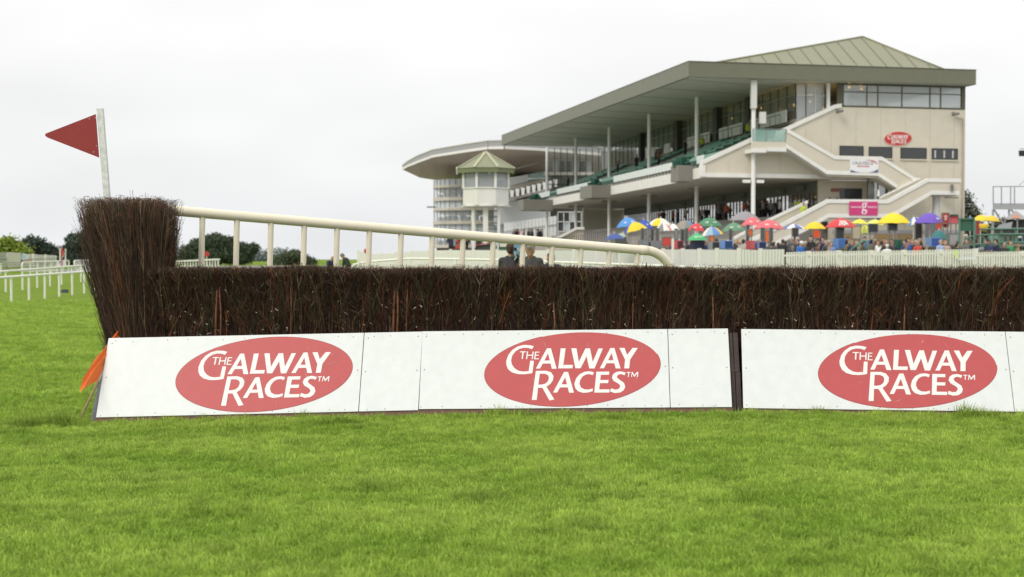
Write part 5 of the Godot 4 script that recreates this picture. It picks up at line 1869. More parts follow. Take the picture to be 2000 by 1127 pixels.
func build_fences() -> void:
	running_rail("nearer white running rail, in front, beside the birch wing", row([on_ground(-17, 41.8), on_ground(205, 61.5)], 9), [0.86, 0.94], 0.046, 0.042, false)
	running_rail("farther white running rail, rising slightly behind the nearer one", row([on_ground(-27, 54.5), on_ground(215, 101)], 12), [0.90, 1.12], 0.052, 0.046, false)
	running_rail("short white rail with bent ends before the pale paling fence", row([on_ground(44, 118), on_ground(134, 146)], 8), [1.12, 1.26], 0.06, 0.06, true)
	running_rail("bent white rail end at the border of the picture beside the farther rail", row([on_ground(-40, 118), on_ground(1, 126)], 4), [0.98, 1.0], 0.08, 0.075, true)
	running_rail("white rail with closely set posts below the dark pine beside the wing", row([on_ground(146, 150), on_ground(182, 162)], 12), [1.25, 1.3], 0.075, 0.06, true)
	running_rail("long white running rail before the stand palings, behind the wing rail", [on_ground(700, 56), on_ground(735, 56), on_ground(800, 55.5), on_ground(890, 55), on_ground(990, 54), on_ground(1100, 52), on_ground(1210, 50.5), on_ground(1320, 49), on_ground(1430, 48), on_ground(1540, 47), on_ground(1650, 46.5), on_ground(1760, 46), on_ground(1880, 46), on_ground(2010, 46)], [0.86, 0.78], 0.045, 0.045, true)

	# short picket run between the wing and the big pine
	var white := mat("paling_white", 0.76, 0.745, 0.70, 0.6, 0.0, "coat")
	var greyw := mat("paling_grey", 0.50, 0.52, 0.47, 0.7, 0.0, "coat")
	var pk := thing("picket_gate", at(390, 515, 95), "short white picket panel under the big pine between rail balusters", "picket fence")
	for i in 16:
		var p := at(345 + i * 5.4, 520, 95 - i * 0.5)
		var m := Mb.new()
		m.beam(p - Vector3(0, 0.6, 0), at(345 + i * 5.4, 511 - i * 0.26, 95 - i * 0.5), 0.09, 0.03, Vector3.BACK)
		wpart("pale", m, white, pk)
	var mk := Mb.new()
	mk.beam(at(343, 510.5, 95.1), at(428, 506.5, 87.4), 0.14, 0.1)
	wpart("top_rail", mk, white, pk)

	# pale palings far on the left
	var pf := thing("paling_fence", at(60, 520, 150), "tall grey white paling fence below the bright green bush", "paling fence")
	var from := at(-12, 505, 140)
	var to := at(110, 505, 150)
	for i in 50:
		var s := i / 49.0
		var p := from.lerp(to, s)
		if (s > 0.22 and s < 0.44): continue
		var m := Mb.new()
		var top := lerpf(492.5, 499.0, s)
		var y := EYE + (505.0 - top) / FOCAL * -p.z
		m.box(Vector3(p.x, y / 2.0, p.z), Vector3(0.07 if i % 10 else 0.14, y if i % 10 else y + 0.12, 0.03))
		wpart("pale" if i % 10 else "post", m, white if i > 20 else greyw, pf)
	for h in [0.55, 1.5]:
		var m := Mb.new()
		m.beam(from + Vector3(0, h - EYE, -0.06), to + Vector3(0, h - EYE, -0.06), 0.08, 0.05)
		wpart("fence_rail", m, greyw, pf)
	var sheet := thing("white_sheet", at(28, 512, 143), "blank off white hoarding sheet fixed in the pale paling fence", "hoarding")
	var ms := Mb.new()
	ms.hexa([at(15, 523, 141), at(41, 521, 143), at(41, 521, 143.1), at(15, 523, 141.1), at(15, 492.5, 141), at(41, 493.5, 143), at(41, 493.5, 143.1), at(15, 492.5, 141.1)])
	wpart("sheet", ms, mat("sheet_cream", 0.66, 0.64, 0.54, 0.7, 0.0, "coat"), sheet)
	var bl := thing("pale_blue_board", at(47, 500, 145), "pale blue board leaning beside the white hoarding sheet with a pink strip below", "hoarding")
	ms = Mb.new()
	ms.hexa([at(42, 507, 144), at(56, 505, 145), at(56, 505, 145.1), at(42, 507, 144.1), at(42, 494, 144), at(47, 496, 145), at(47, 496, 145.1), at(42, 494, 144.1)])
	wpart("board", ms, mat("board_blue", 0.50, 0.60, 0.70, 0.6), bl)
	ms = Mb.new()
	ms.hexa([at(48, 511, 144), at(63, 510.5, 145), at(63, 510.5, 145.1), at(48, 511, 144.1), at(48, 507.5, 144), at(63, 507, 145), at(63, 507, 145.1), at(48, 507.5, 144.1)])
	wpart("pink_strip", ms, mat("strip_pink", 0.62, 0.35, 0.28, 0.6), bl)
	# dark low hurdles behind the rails
	var hd := thing("dark_hurdle", at(40, 522, 136), "low dark timber hurdle under the pale paling fence", "hurdle")
	for k in 4:
		var m := Mb.new()
		m.beam(at(-10, 513 + k * 4.5, 136), at(112, 514 + k * 3.4, 142), 0.16, 0.05)
		wpart("bar", m, mat("hurdle_dark", 0.06, 0.065, 0.05, 0.8), hd)
	# red and white frame
	var fr := thing("red_white_frame", at(122, 520, 128), "small white frame with a red flag standing behind the running rails", "marker")
	for e in [[112, 128, 506, 0], [117, 121, 485, 0], [127.5, 128, 486, 0], [120.5, 121, 483, 1]]:
		var m := Mb.new()
		m.beam(at(e[0], 522, 128), at(e[1] if e[0] == 112 else e[0] + 0.5, e[2] if e[0] != 112 else 490.0, 128), 0.11, 0.08, Vector3.BACK)
		wpart("frame_post" if e[3] == 0 else "red_pole", m, white if e[3] == 0 else mat("marker_red", 0.48, 0.04, 0.035, 0.6), fr)
	ms = Mb.new()
	ms.hexa([at(120.5, 499, 127.8), at(124, 499, 127.8), at(124, 499, 127.9), at(120.5, 499, 127.9), at(120.5, 489, 127.8), at(124, 489, 127.8), at(124, 489, 127.9), at(120.5, 489, 127.9)])
	wpart("red_board", ms, mat("marker_red"), fr)
	ms = Mb.new()
	ms.hexa([at(112, 524, 129), at(128, 523, 129), at(128, 523, 129.2), at(112, 524, 129.2), at(112, 510, 129), at(128, 509, 129), at(128, 509, 129.2), at(112, 510, 129.2)])
	wpart("pale_board", ms, mat("board_blue"), fr)
	var bx := thing("dark_box", at(126, 572, 58), "small dark flat box lying on the turf under the running rail", "box")
	ms = Mb.new()
	var gp := on_ground(126, 57.5)
	ms.box(gp + Vector3(0, 0.06, 0), Vector3(0.27, 0.12, 0.2))
	ms.box(gp + Vector3(0.02, 0.135, 0), Vector3(0.2, 0.03, 0.15))
	wpart("lid", ms, mat("box_slate", 0.05, 0.065, 0.08, 0.6), bx)
	var rl := thing("red_lollipop_marker", at(404, 505, 120), "small red round marker before the big pine beside a rail baluster", "marker")
	ms = Mb.new()
	ms.tube([at(403.5, 496, 120), at(403.5, 496, 120.1)], [0.24], 16, true)
	wpart("disc", ms, mat("marker_red"), rl)
	ms = Mb.new()
	ms.tube([at(403.5, 530, 120.05), at(403.5, 498, 120.05)], [0.05], 8)
	wpart("pole", ms, white, rl)
	var rb := thing("red_ball_marker", at(715, 490, 84), "red round marker at the end of the pale palings behind a baluster", "marker")
	ms = Mb.new().smooth(true)
	ms.lathe([Vector2(0, -0.17), Vector2(0.12, -0.12), Vector2(0.17, 0), Vector2(0.12, 0.12), Vector2(0, 0.17)], 12, at(715.5, 490, 84))
	wpart("ball", ms, mat("marker_red"), rb)
	ms = Mb.new()
	ms.tube([at(715.5, 525, 84), at(715.5, 495, 84)], [0.04], 8)
	wpart("pole", ms, white, rb)

	# the pale palings along the enclosure, seen edge-on where they curve away
	var cf := thing("enclosure_palings", on_ground(1100, 80), "long pale boarded fence curving in front of the betting ring and tower", "paling fence")
	var line := [[698, 92, 489], [722, 90, 496.5], [745, 89, 496], [775, 88, 494], [805, 87, 491], [840, 86, 489.5], [880, 85, 488.5], [925, 84, 488.5], [970, 83, 488.8], [1020, 81.5, 489], [1070, 80, 489], [1120, 78, 489], [1165, 76, 489], [1210, 74, 488.8], [1255, 72.3, 488], [1295, 70.5, 487.5], [1333, 69, 487.2], [1366, 68, 487.4], [1400, 67, 486.8], [1443, 66, 487.0], [1485, 65, 487.5], [1532, 64, 485.5]]
	for i in range(line.size() - 1):
		var a := at(line[i][0], line[i][2], line[i][1])
		var b := at(line[i + 1][0], line[i + 1][2] + (1.2 if i > 16 else 0.0), line[i + 1][1])
		var ga := ground(a.x, a.z)
		var gb := ground(b.x, b.z)
		var nb := maxi(6, int(a.distance_to(b) / 0.17))
		if i == 0: nb = 10
		for k in nb:
			var p := a.lerp(b, (k + 0.5) / nb)
			var yg := lerpf(ga, gb, (k + 0.5) / nb)
			var dir := (b - a)
			dir.y = 0
			var m := Mb.new()
			var wv := dir.length() / nb * (0.90 if i < 19 else 0.82)
			var q := dir.normalized() * wv / 2.0
			var th := Vector3(q.z, 0, -q.x).normalized() * 0.025
			var yt := p.y
			m.hexa([Vector3(p.x, yg, p.z) - q - th, Vector3(p.x, yg, p.z) + q - th, Vector3(p.x, yg, p.z) + q + th, Vector3(p.x, yg, p.z) - q + th, Vector3(p.x, yt, p.z) - q - th, Vector3(p.x, yt, p.z) + q - th, Vector3(p.x, yt, p.z) + q + th, Vector3(p.x, yt, p.z) - q + th])
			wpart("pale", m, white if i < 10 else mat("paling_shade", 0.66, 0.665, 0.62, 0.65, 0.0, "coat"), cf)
		if i > 0:
			var m := Mb.new()
			m.box(Vector3(a.x, (a.y + ga) / 2.0 + 0.03, a.z + 0.05), Vector3(0.2, a.y - ga + 0.06, 0.08))
			wpart("post", m, white, cf)
		var mr := Mb.new()
		mr.beam(Vector3(a.x, lerpf(ga, a.y, 0.75), a.z - 0.09), Vector3(b.x, lerpf(gb, b.y, 0.75), b.z - 0.09), 0.05, 0.1)
		mr.beam(Vector3(a.x, lerpf(ga, a.y, 0.25), a.z - 0.09), Vector3(b.x, lerpf(gb, b.y, 0.25), b.z - 0.09), 0.05, 0.1)
		wpart("fence_rail", mr, white, cf)
	var lone := thing("white_pole", at(1314, 500, 70), "single square white pole standing up above the pale palings", "post")
	ms = Mb.new()
	ms.beam(at(1314, 530, 68.5), at(1314, 466, 68.5), 0.12, 0.12, Vector3.BACK)
	wpart("pole", ms, white, lone)

	# open palings across the right
	var of := thing("open_palings", on_ground(1765, 63), "white open paling fence in front of the beige grandstand and umbrellas", "paling fence")
	var bays := [[1535, 1577, 492], [1582, 1636, 490.5], [1642, 1699, 490], [1705, 1763, 489.5], [1769, 1834, 488.5], [1840, 1903, 487], [1911, 1993, 491.5], [1999, 2080, 491]]
	for bi in bays.size():
		var e: Array = bays[bi]
		var d := 63.5 - bi * 0.25
		var top0 := at(e[0], e[2] + 0.8, d)
		var top1 := at(e[1], e[2] - 0.8, d - 0.2)
		var n := int((e[1] - e[0]) / 4.65)
		for k in n:
			var p := top0.lerp(top1, (k + 0.5) / n)
			var yg := ground(p.x, p.z)
			var m := Mb.new()
			m.box(Vector3(p.x, (p.y + yg) / 2.0, p.z), Vector3(0.084, p.y - yg, 0.025))
			wpart("pale", m, white, of)
		var mr := Mb.new()
		mr.beam(top0 + Vector3(-0.08, -0.16, -0.03), top1 + Vector3(0.08, -0.16, -0.03), 0.03, 0.09)
		mr.beam(top0 + Vector3(-0.08, -0.95, -0.03), top1 + Vector3(0.08, -0.95, -0.03), 0.03, 0.09)
		wpart("fence_rail", mr, white, of)
		var pw := 0.22
		var pp := at(e[1] + (2.0 if bi < 6 else 4.0), e[2] - 1.6, d - 0.1)
		if bi < 7:
			var m := Mb.new()
			var yg := ground(pp.x, pp.z)
			m.box(Vector3(pp.x, (pp.y + yg) / 2.0, pp.z + 0.03), Vector3(pw, pp.y - yg, 0.1))
			wpart("post", m, white, of)
	var pn := thing("pale_pennant", at(1867, 497, 61.8), "pale lime triangular pennant with a pale blue strip hung on the white palings", "pennant")
	ms = Mb.new()
	var tri := PackedVector2Array([Vector2(1860, 489.5), Vector2(1872.5, 489.5), Vector2(1871, 505), Vector2(1868, 506)])
	ms.prism(tri, func(p): return at(p.x, p.y, 61.80), func(p): return at(p.x, p.y, 61.82))
	wpart("pennant", ms, mat("pennant_lime", 0.60, 0.72, 0.30, 0.7), pn)
	ms = Mb.new()
	ms.hexa([at(1873, 507.5, 61.8), at(1908, 506, 61.6), at(1908, 506, 61.62), at(1873, 507.5, 61.82), at(1873, 504, 61.8), at(1908, 501, 61.6), at(1908, 501, 61.62), at(1873, 504, 61.82)])
	wpart("blue_strip", ms, mat("strip_blue", 0.66, 0.69, 0.74, 0.7), pn)
	# paved enclosure behind the palings
	var fs := Mb.new()
	var cells := []
	for j in 30:
		for i in 40:
			var x0 := -9.0 + i * 3.0
			var z0 := -94.0 - j * 6.0
			if j < 4:
				z0 = -66.5 - j * 6.9
			var z1 := z0 - (6.9 if j < 4 else 6.0)
			if j == 3: z1 = -94.0
			if j >= 4: z0 = -94.0 - (j - 4) * 6.0
			if j >= 4: z1 = z0 - 6.0
			if j < 4 and x0 < 1.5 + (94.0 + z0) * 0.35 - 8.0: continue
			var c := []
			for k in [[x0, z0], [x0 + 3.0, z0], [x0 + 3.0, z1], [x0, z1]]: c.append(Vector3(k[0], ground(k[0], k[1]) + 0.03, k[1]))
			fs.quad_out(c[0], c[1], c[2], c[3], Vector3.UP)
	for j in 12:
		for i in 17:
			var x0 := -60.0 + i * 3.0
			var z0 := -150.0 - j * 10.0
			var c := []
			for k in [[x0, z0], [x0 + 3.0, z0], [x0 + 3.0, z0 - 10.0], [x0, z0 - 10.0]]: c.append(Vector3(k[0], ground(k[0], k[1]) + 0.03, k[1]))
			fs.quad_out(c[0], c[1], c[2], c[3], Vector3.UP)
	tag(wpart("pavement", fs, mat("tarmac_grey", 0.22, 0.215, 0.205, 0.9, 0.0, "wall"), self), "grey tarmac of the public enclosure between the palings and the stands", "pavement", "", "structure")


# ---------------------------------------------------------------- the betting ring
func umbrella_panel() -> ArrayMesh:
	var m := Mb.new().smooth(true)
	var g := []
	for i in 7:
		var t := i / 6.0
		var row_ := []
		for j in 5:
			var a := (j / 4.0 - 0.5) * TAU / 8.0
			var sag := 1.0 - 0.055 * cos((j / 4.0 - 0.5) * PI) * t
			var rr := t * sag
			row_.append(Vector3(sin(a) * rr, -0.46 * pow(t, 1.9) + 0.02 * cos((j / 4.0 - 0.5) * PI) * t * t, cos(a) * rr))
		g.append(row_)
	for i in 6:
		for j in 4:
			m.quad_out(g[i][j], g[i][j + 1], g[i + 1][j + 1], g[i + 1][j], Vector3.UP)
	return m.done()


var panel_mesh: ArrayMesh

func umbrella(x0: float, x1: float, top: float, low: float, d: float, cols: Array, tilt: float, label: String, words := "", prints := 0) -> void:
	if panel_mesh == null: panel_mesh = umbrella_panel()
	var R := (x1 - x0) / 2.0 * d / FOCAL
	var hub := at((x0 + x1) / 2.0, top, d)
	var yg := ground(hub.x, hub.z)
	var t := thing("umbrella", Vector3(hub.x, yg, hub.z), label, "umbrella", "bookmakers' umbrellas")
	var h := (low - top) * d / FOCAL / 0.44
	var b := Basis(Vector3(0, 0, 1), tilt)
	for k in 8:
		var c: Vector3 = cols[k % cols.size()]
		var key := "canopy_%d_%d_%d" % [int(c.x * 1000), int(c.y * 1000), int(c.z * 1000)]
		var m := mat(key, c.x, c.y, c.z, 0.65)
		m.backlight_enabled = true
		m.backlight = Color(0.3, 0.3, 0.3)
		var o := part("canopy_panel", panel_mesh, m, t)
		o.transform = Transform3D(b * Basis(Vector3.UP, k * TAU / 8.0 + 0.3).scaled(Vector3(R, h, R)), hub - t.position)
	var mp := Mb.new()
	mp.tube([Vector3(hub.x, yg, hub.z) + b * Vector3.ZERO, hub + b * Vector3(0, 0.12, 0)], [0.025], 6)
	wpart("pole", mp, mat("umbrella_pole", 0.62, 0.60, 0.55, 0.5), t)
	if prints > 0:      # pale print on the panels that face the course
		var mp2 := Mb.new()
		for k in prints:
			var a0 := [0.45, -0.35, 0.05][k % 3] as float
			for j in 4:
				var aa := a0 + (j - 1.5) * 0.085
				var q := []
				for e in [[-0.028, 0.80], [0.028, 0.80], [0.028, 0.68 + 0.05 * (j % 2)], [-0.028, 0.68 + 0.05 * (j % 2)]]:
					var ang: float = aa + e[0]
					var rr: float = e[1]
					q.append(hub + b * Vector3(sin(ang) * rr * R, -0.46 * pow(rr, 1.9) * h + 0.03, cos(ang) * rr * R))
				mp2.quad_out(q[0], q[1], q[2], q[3], Vector3(0, 1, 1))
		tag(wpart("print", mp2, mat("umbrella_ink", 0.80, 0.76, 0.74, 0.6), t), "", "", "", "stuff")
	if words:
		var f := func(p: Vector2, lift: float) -> Vector3:
			var a := p.x
			var rr := p.y
			return hub + b * Vector3(sin(a) * rr * R, -0.46 * pow(rr, 1.9) * h + lift, cos(a) * rr * R)
		var o := part("lettering", letters(words, -0.36, 0.33, -0.9, 0.33, func(p, l): return f.call(Vector2(p.x, -p.y), l), 0.015, 0.05, true), mat("umbrella_ink", 0.80, 0.76, 0.74, 0.6), t)
		o.position = -t.position


func stand_board(called: String, px0: float, px1: float, py0: float, py1: float, d: float, color: Vector3, label: String, cat := "board", lit := false, group := "") -> Node3D:
	var a := at(px0, py1, d)
	var b := at(px1, py0, d)
	var yg := ground((a.x + b.x) / 2.0, -d)
	var t := thing(called, Vector3((a.x + b.x) / 2.0, yg, -d), label, cat, group)
	var key := "board_%d_%d_%d" % [int(color.x * 1000), int(color.y * 1000), int(color.z * 1000)]
	var m := Mb.new()
	m.box((a + b) / 2.0, Vector3(b.x - a.x, b.y - a.y, 0.10))
	wpart("face", m, mat(key, color.x, color.y, color.z, 0.55), t)
	m = Mb.new()
	for x in [a.x, b.x]: m.beam(Vector3(x, a.y - 0.02, -d), Vector3(x, b.y + 0.02, -d), 0.05, 0.14, Vector3.BACK)
	m.beam(Vector3(a.x, b.y + 0.02, -d), Vector3(b.x, b.y + 0.02, -d), 0.14, 0.05)
	m.beam(Vector3(a.x, a.y - 0.02, -d), Vector3(b.x, a.y - 0.02, -d), 0.14, 0.05)
	wpart("frame", m, mat("board_frame", 0.16, 0.16, 0.155, 0.5), t)
	if a.y - yg > 0.2:
		for x in [lerpf(a.x, b.x, 0.2), lerpf(a.x, b.x, 0.8)]:
			m = Mb.new()
			m.beam(Vector3(x, yg, -d - 0.02), Vector3(x, a.y - 0.045, -d - 0.02), 0.05, 0.05, Vector3.BACK)
			wpart("leg", m, mat("board_frame"), t)
	if lit:
		m = Mb.new()
		var w := b.x - a.x
		var h := b.y - a.y
		for k in 7:
			m.box(Vector3(a.x + w * (0.12 + 0.24 * (k % 4)), a.y + h * (0.2 + 0.16 * ((k * 3) % 5)), -d + 0.056), Vector3(w * 0.16, h * 0.06, 0.01))
		tag(wpart("price_digit", m, mat("digit_dark", 0.20, 0.02, 0.01, 0.5), t), "", "", "", "stuff")
	return t


func satchel(px: float, top: float, low: float, w: float, d: float, front: Vector3, side: Vector3, label: String) -> void:
	var a := at(px, low, d)
	var b := at(px, top, d)
	var yg := ground(a.x, -d)
	var t := thing("bookmaker_box", Vector3(a.x, yg, -d), label, "box", "bookmakers' boxes")
	var ww := w * d / FOCAL
	var h := b.y - a.y
	var mf := mat("crate_%d_%d_%d" % [int(front.x * 1000), int(front.y * 1000), int(front.z * 1000)], front.x, front.y, front.z, 0.5)
	var ms := mat("crate_%d_%d_%d" % [int(side.x * 1000), int(side.y * 1000), int(side.z * 1000)], side.x, side.y, side.z, 0.5)
	var c := Vector3(a.x, a.y + h / 2.0, -d)
	var m := Mb.new()
	m.box(c, Vector3(ww, h, 0.5), Basis(Vector3.UP, 0.3))
	wpart("box", m, ms, t)
	m = Mb.new()
	m.box(c + Basis(Vector3.UP, 0.3) * Vector3(0, 0, 0.256), Vector3(ww * 0.86, h * 0.84, 0.01), Basis(Vector3.UP, 0.3))
	wpart("front", m, mf, t)
	m = Mb.new()
	for x in [-0.35, 0.35]:
		m.beam(Vector3(c.x + x * ww, yg, -d), Vector3(c.x + x * ww * 0.8, a.y - 0.003, -d), 0.05, 0.05, Vector3.BACK)
	wpart("trestle", m, mat("board_frame"), t)


func build_betting_ring() -> void:
	var blue := Vector3(0.07, 0.26, 0.62)
	var deep := Vector3(0.03, 0.085, 0.42)
	var yel := Vector3(0.78, 0.56, 0.02)
	var wht := Vector3(0.76, 0.75, 0.68)
	var red := Vector3(0.62, 0.045, 0.05)
	var pink := Vector3(0.66, 0.13, 0.15)
	var grn := Vector3(0.06, 0.22, 0.11)
	var gry := Vector3(0.20, 0.21, 0.20)
	var blk := Vector3(0.025, 0.025, 0.03)
	umbrella(1201, 1249, 425, 442, 84, [blue], 0.12, "sky blue umbrella, first of the row under the deck", "", 2)
	umbrella(1213, 1262, 434, 451, 78, [yel, yel, deep, yel], 0.22, "tilted yellow and blue umbrella below the sky blue one")
	umbrella(1240, 1274, 429, 447, 82, [deep], 0.1, "royal blue umbrella between the sky blue and the white ones", "", 1)
	umbrella(1264, 1316, 426, 442, 85, [wht, wht, wht, yel], -0.06, "cream white umbrella with one yellow panel")
	umbrella(1277, 1312, 436, 451, 79, [wht, pink, wht, gry], 0.1, "white and pink striped umbrella under the cream one")
	umbrella(1180, 1220, 456, 467, 72, [Vector3(0.05, 0.09, 0.30)], 0.05, "low navy parasol beside the dark stall roof")
	umbrella(1203, 1230, 455, 469, 80, [Vector3(0.45, 0.48, 0.36), Vector3(0.30, 0.44, 0.36)], -0.2, "pale sage parasol half hidden by the low navy one")
	umbrella(1298, 1330, 437, 450, 80, [wht, gry, blk, wht], 0.1, "grey white and black umbrella before the blue striped one")
	umbrella(1312, 1362, 430, 449, 82, [gry, blue, gry, Vector3(0.28, 0.24, 0.20)], 0.03, "umbrella striped in blue and grey in the middle of the row")
	umbrella(1340, 1381, 436, 451, 79, [red, blk, red, red], 0.05, "red and black umbrella under the darker green one", "", 2)
	umbrella(1359, 1411, 425, 442, 84, [grn], 0.02, "dark green umbrella before the bright window bars", "", 2)
	umbrella(1342, 1382, 456, 469, 70, [Vector3(0.06, 0.42, 0.15)], 0.0, "low bright green umbrella close behind the palings", "", 3)
	umbrella(1368, 1412, 443, 459, 74, [Vector3(0.10, 0.24, 0.55), yel, wht, Vector3(0.30, 0.42, 0.50)], 0.1, "umbrella striped yellow, white and blue")
	umbrella(1408, 1457, 435, 451, 80, [Vector3(0.11, 0.25, 0.14)], 0.05, "faded green umbrella below the grey one", "", 2)
	umbrella(1424, 1488, 413, 431, 92, [Vector3(0.27, 0.25, 0.27)], -0.03, "large grey umbrella, highest of the row")
	umbrella(1446, 1492, 424, 440, 82, [pink], 0.06, "faded red umbrella under the large grey one", "", 2)
	umbrella(1472, 1533, 429, 447, 78, [pink], -0.03, "wider faded red umbrella before the stair foot", "", 2)
	umbrella(1528, 1573, 437.5, 447, 80, [Vector3(0.12, 0.17, 0.46), wht], 0.0, "flat blue and white umbrella before the beige wall")
	umbrella(1569, 1614, 433, 447, 79, [yel], 0.0, "plain yellow umbrella beside the red lettered one")
	umbrella(1611, 1673, 426, 444, 77, [red], 0.0, "red umbrella with white letters before the pink banner", "INDA")
	umbrella(1664, 1696, 428, 437, 86, [Vector3(0.74, 0.66, 0.08)], -0.08, "small lime yellow umbrella next to the red lettered one")
	umbrella(1692, 1727, 429, 439, 84, [Vector3(0.70, 0.72, 0.14)], -0.08, "pale lime umbrella behind the big yellow one")
	umbrella(1676, 1702, 440, 455, 88, [Vector3(0.62, 0.58, 0.06), Vector3(0.30, 0.36, 0.05)], 0.15, "lime and olive umbrella low behind the menu board")
	umbrella(1712, 1779, 416, 436, 76, [Vector3(0.82, 0.60, 0.015)], 0.0, "big bright yellow umbrella at the lower stair")
	umbrella(1770, 1800, 424, 437, 82, [deep, wht, blue, wht], 0.25, "blue and white umbrella squeezed between yellow and purple ones")
	umbrella(1786, 1846, 415.5, 436, 77, [Vector3(0.14, 0.075, 0.45)], -0.03, "purple umbrella before the stair column", "", 1)
	umbrella(1816, 1852, 450, 467, 70, [Vector3(0.025, 0.16, 0.16)], -0.02, "dark teal umbrella close behind the palings")
	umbrella(1897, 1934, 420, 431, 84, [yel], 0.05, "yellow umbrella behind the green notice board")
	umbrella(1920, 1954, 421, 432, 86, [Vector3(0.76, 0.50, 0.03)], -0.06, "amber umbrella beside the scaffold post")
	umbrella(1885, 1905, 424, 433, 90, [Vector3(0.10, 0.28, 0.55)], 0.0, "small blue umbrella behind the green notice board")

	# boards and boxes
	var dk := "dark boards under the umbrellas"
	stand_board("price_board", 1547, 1559, 446, 471, 77, Vector3(0.045, 0.035, 0.035), "dark brown upright board under the flat blue and white umbrella", "board", false, dk)
	stand_board("price_board", 1632, 1648, 444, 466, 76.4, Vector3(0.030, 0.034, 0.038), "dark slate board under the red lettered umbrella", "board", false, dk)
	stand_board("price_board", 1696, 1714, 438, 453, 80, Vector3(0.030, 0.034, 0.040), "square dark board above a white window frame", "board", false, dk)
	stand_board("price_board", 1734, 1752, 437, 450, 75.4, Vector3(0.028, 0.032, 0.034), "dark board under the big bright yellow umbrella", "board", false, dk)
	stand_board("price_board", 1787, 1800, 437, 466, 78, Vector3(0.035, 0.028, 0.028), "tall dark brown board under the purple umbrella", "board", false, dk)
	stand_board("pitch_board", 1808, 1826, 433, 462, 79, Vector3(0.16, 0.16, 0.17), "tall grey panel behind the teal umbrella", "board", false, dk)
	stand_board("odds_screen", 1587, 1602, 450, 464, 76, Vector3(0.80, 0.10, 0.02), "orange red lit price screen under the plain yellow umbrella", "screen", true)
	stand_board("odds_screen", 1461, 1469, 448, 460, 78, Vector3(0.85, 0.16, 0.03), "narrow orange price screen under the smaller faded red umbrella", "screen", true)
	stand_board("odds_screen", 1494, 1502, 451, 472, 75, Vector3(0.85, 0.18, 0.03), "tall narrow orange price screen under the wider faded red umbrella", "screen", true)
	stand_board("odds_screen", 1385, 1394, 461, 471, 72, Vector3(0.85, 0.20, 0.03), "small orange price screen beside the low bright green umbrella", "screen", true)
	stand_board("dark_stand", 1458, 1463, 440, 470, 79, Vector3(0.05, 0.05, 0.05), "thin dark upright beside the narrow orange screen", "board", false, dk)
	stand_board("dark_stand", 1486, 1493, 446, 478, 76, Vector3(0.10, 0.10, 0.10), "grey upright on one side of the tall narrow orange screen", "board", false, dk)
	stand_board("dark_stand", 1503, 1509, 446, 480, 76, Vector3(0.09, 0.09, 0.09), "grey upright on the other side of the tall narrow orange screen", "board", false, dk)
	stand_board("red_board", 1293, 1311, 464, 480, 71, Vector3(0.55, 0.06, 0.05), "square red board behind the single white pole", "board")
	stand_board("menu_board", 1664, 1681, 441, 466, 82, Vector3(0.45, 0.40, 0.28), "cream and yellow menu panel under the small lime yellow umbrella", "board")
	for k in 9:
		var x: float = [1252, 1262, 1271, 1281, 1318, 1330, 1338, 1350, 1424][k]
		stand_board("grey_upright", x, x + 5.5, 447 + (k % 3), 468 + (k % 4) * 3, 76 - k * 0.3, [Vector3(0.10, 0.10, 0.10), Vector3(0.30, 0.31, 0.32), Vector3(0.06, 0.06, 0.065)][k % 3], ["black narrow upright board under the royal blue umbrella", "pale grey narrow upright board under the royal blue umbrella", "black narrow upright board under the cream white umbrella", "dark grey narrow upright board under the white and pink umbrella", "pale grey narrow upright board under the blue striped umbrella", "black narrow upright board under the blue striped umbrella", "grey narrow upright board beside the red and black umbrella", "pale narrow upright board above the low bright green umbrella", "near black narrow upright board below the faded green umbrella"][k], "board", false, "narrow uprights of the bookmakers' pitches")
	satchel(1641, 466, 486, 21, 68, Vector3(0.05, 0.15, 0.42), Vector3(0.12, 0.24, 0.50), "blue box with grey base under the red lettered umbrella")
	satchel(1700, 470, 485, 13, 69, Vector3(0.05, 0.14, 0.36), Vector3(0.07, 0.16, 0.38), "smaller blue box beside the green tubular barrier")
	satchel(1756, 468, 484, 19, 69, Vector3(0.025, 0.11, 0.075), Vector3(0.03, 0.13, 0.09), "dark green box beside the big yellow umbrella's pole")
	satchel(1823, 464, 482, 24, 68, Vector3(0.035, 0.09, 0.38), Vector3(0.16, 0.26, 0.46), "blue box right under the dark teal umbrella")
	satchel(1419, 470, 486, 18, 69, Vector3(0.015, 0.05, 0.16), Vector3(0.15, 0.28, 0.58), "navy fronted blue box beside the kneeling dark jacket")
	satchel(1466, 470, 487, 10, 69, Vector3(0.52, 0.12, 0.13), Vector3(0.45, 0.06, 0.07), "faded red box beside the beige coat")
	satchel(1485, 472, 486, 16, 69, Vector3(0.012, 0.03, 0.09), Vector3(0.20, 0.26, 0.50), "navy box with pale blue edge below the orange screen")
	satchel(1325, 470, 486, 13, 70, Vector3(0.06, 0.02, 0.03), Vector3(0.50, 0.06, 0.08), "dark red box beside the single white pole")
	satchel(1362, 470, 487, 22, 70, Vector3(0.012, 0.02, 0.05), Vector3(0.03, 0.035, 0.06), "black box under the low bright green umbrella")
	satchel(1394, 472, 487, 16, 69.5, Vector3(0.035, 0.035, 0.035), Vector3(0.30, 0.31, 0.30), "charcoal covered box between green and blue umbrellas")
	satchel(1208, 463, 480, 28, 74, Vector3(0.09, 0.09, 0.085), Vector3(0.13, 0.13, 0.12), "low dark grey stall counter beside the navy parasol")
	satchel(1257, 468, 486, 14, 73, Vector3(0.24, 0.25, 0.27), Vector3(0.18, 0.19, 0.2), "grey bin shaped box under the yellow and blue umbrella")
	satchel(1281, 470, 487, 14, 72, Vector3(0.24, 0.25, 0.27), Vector3(0.18, 0.19, 0.2), "grey bin shaped box beside the square red board")
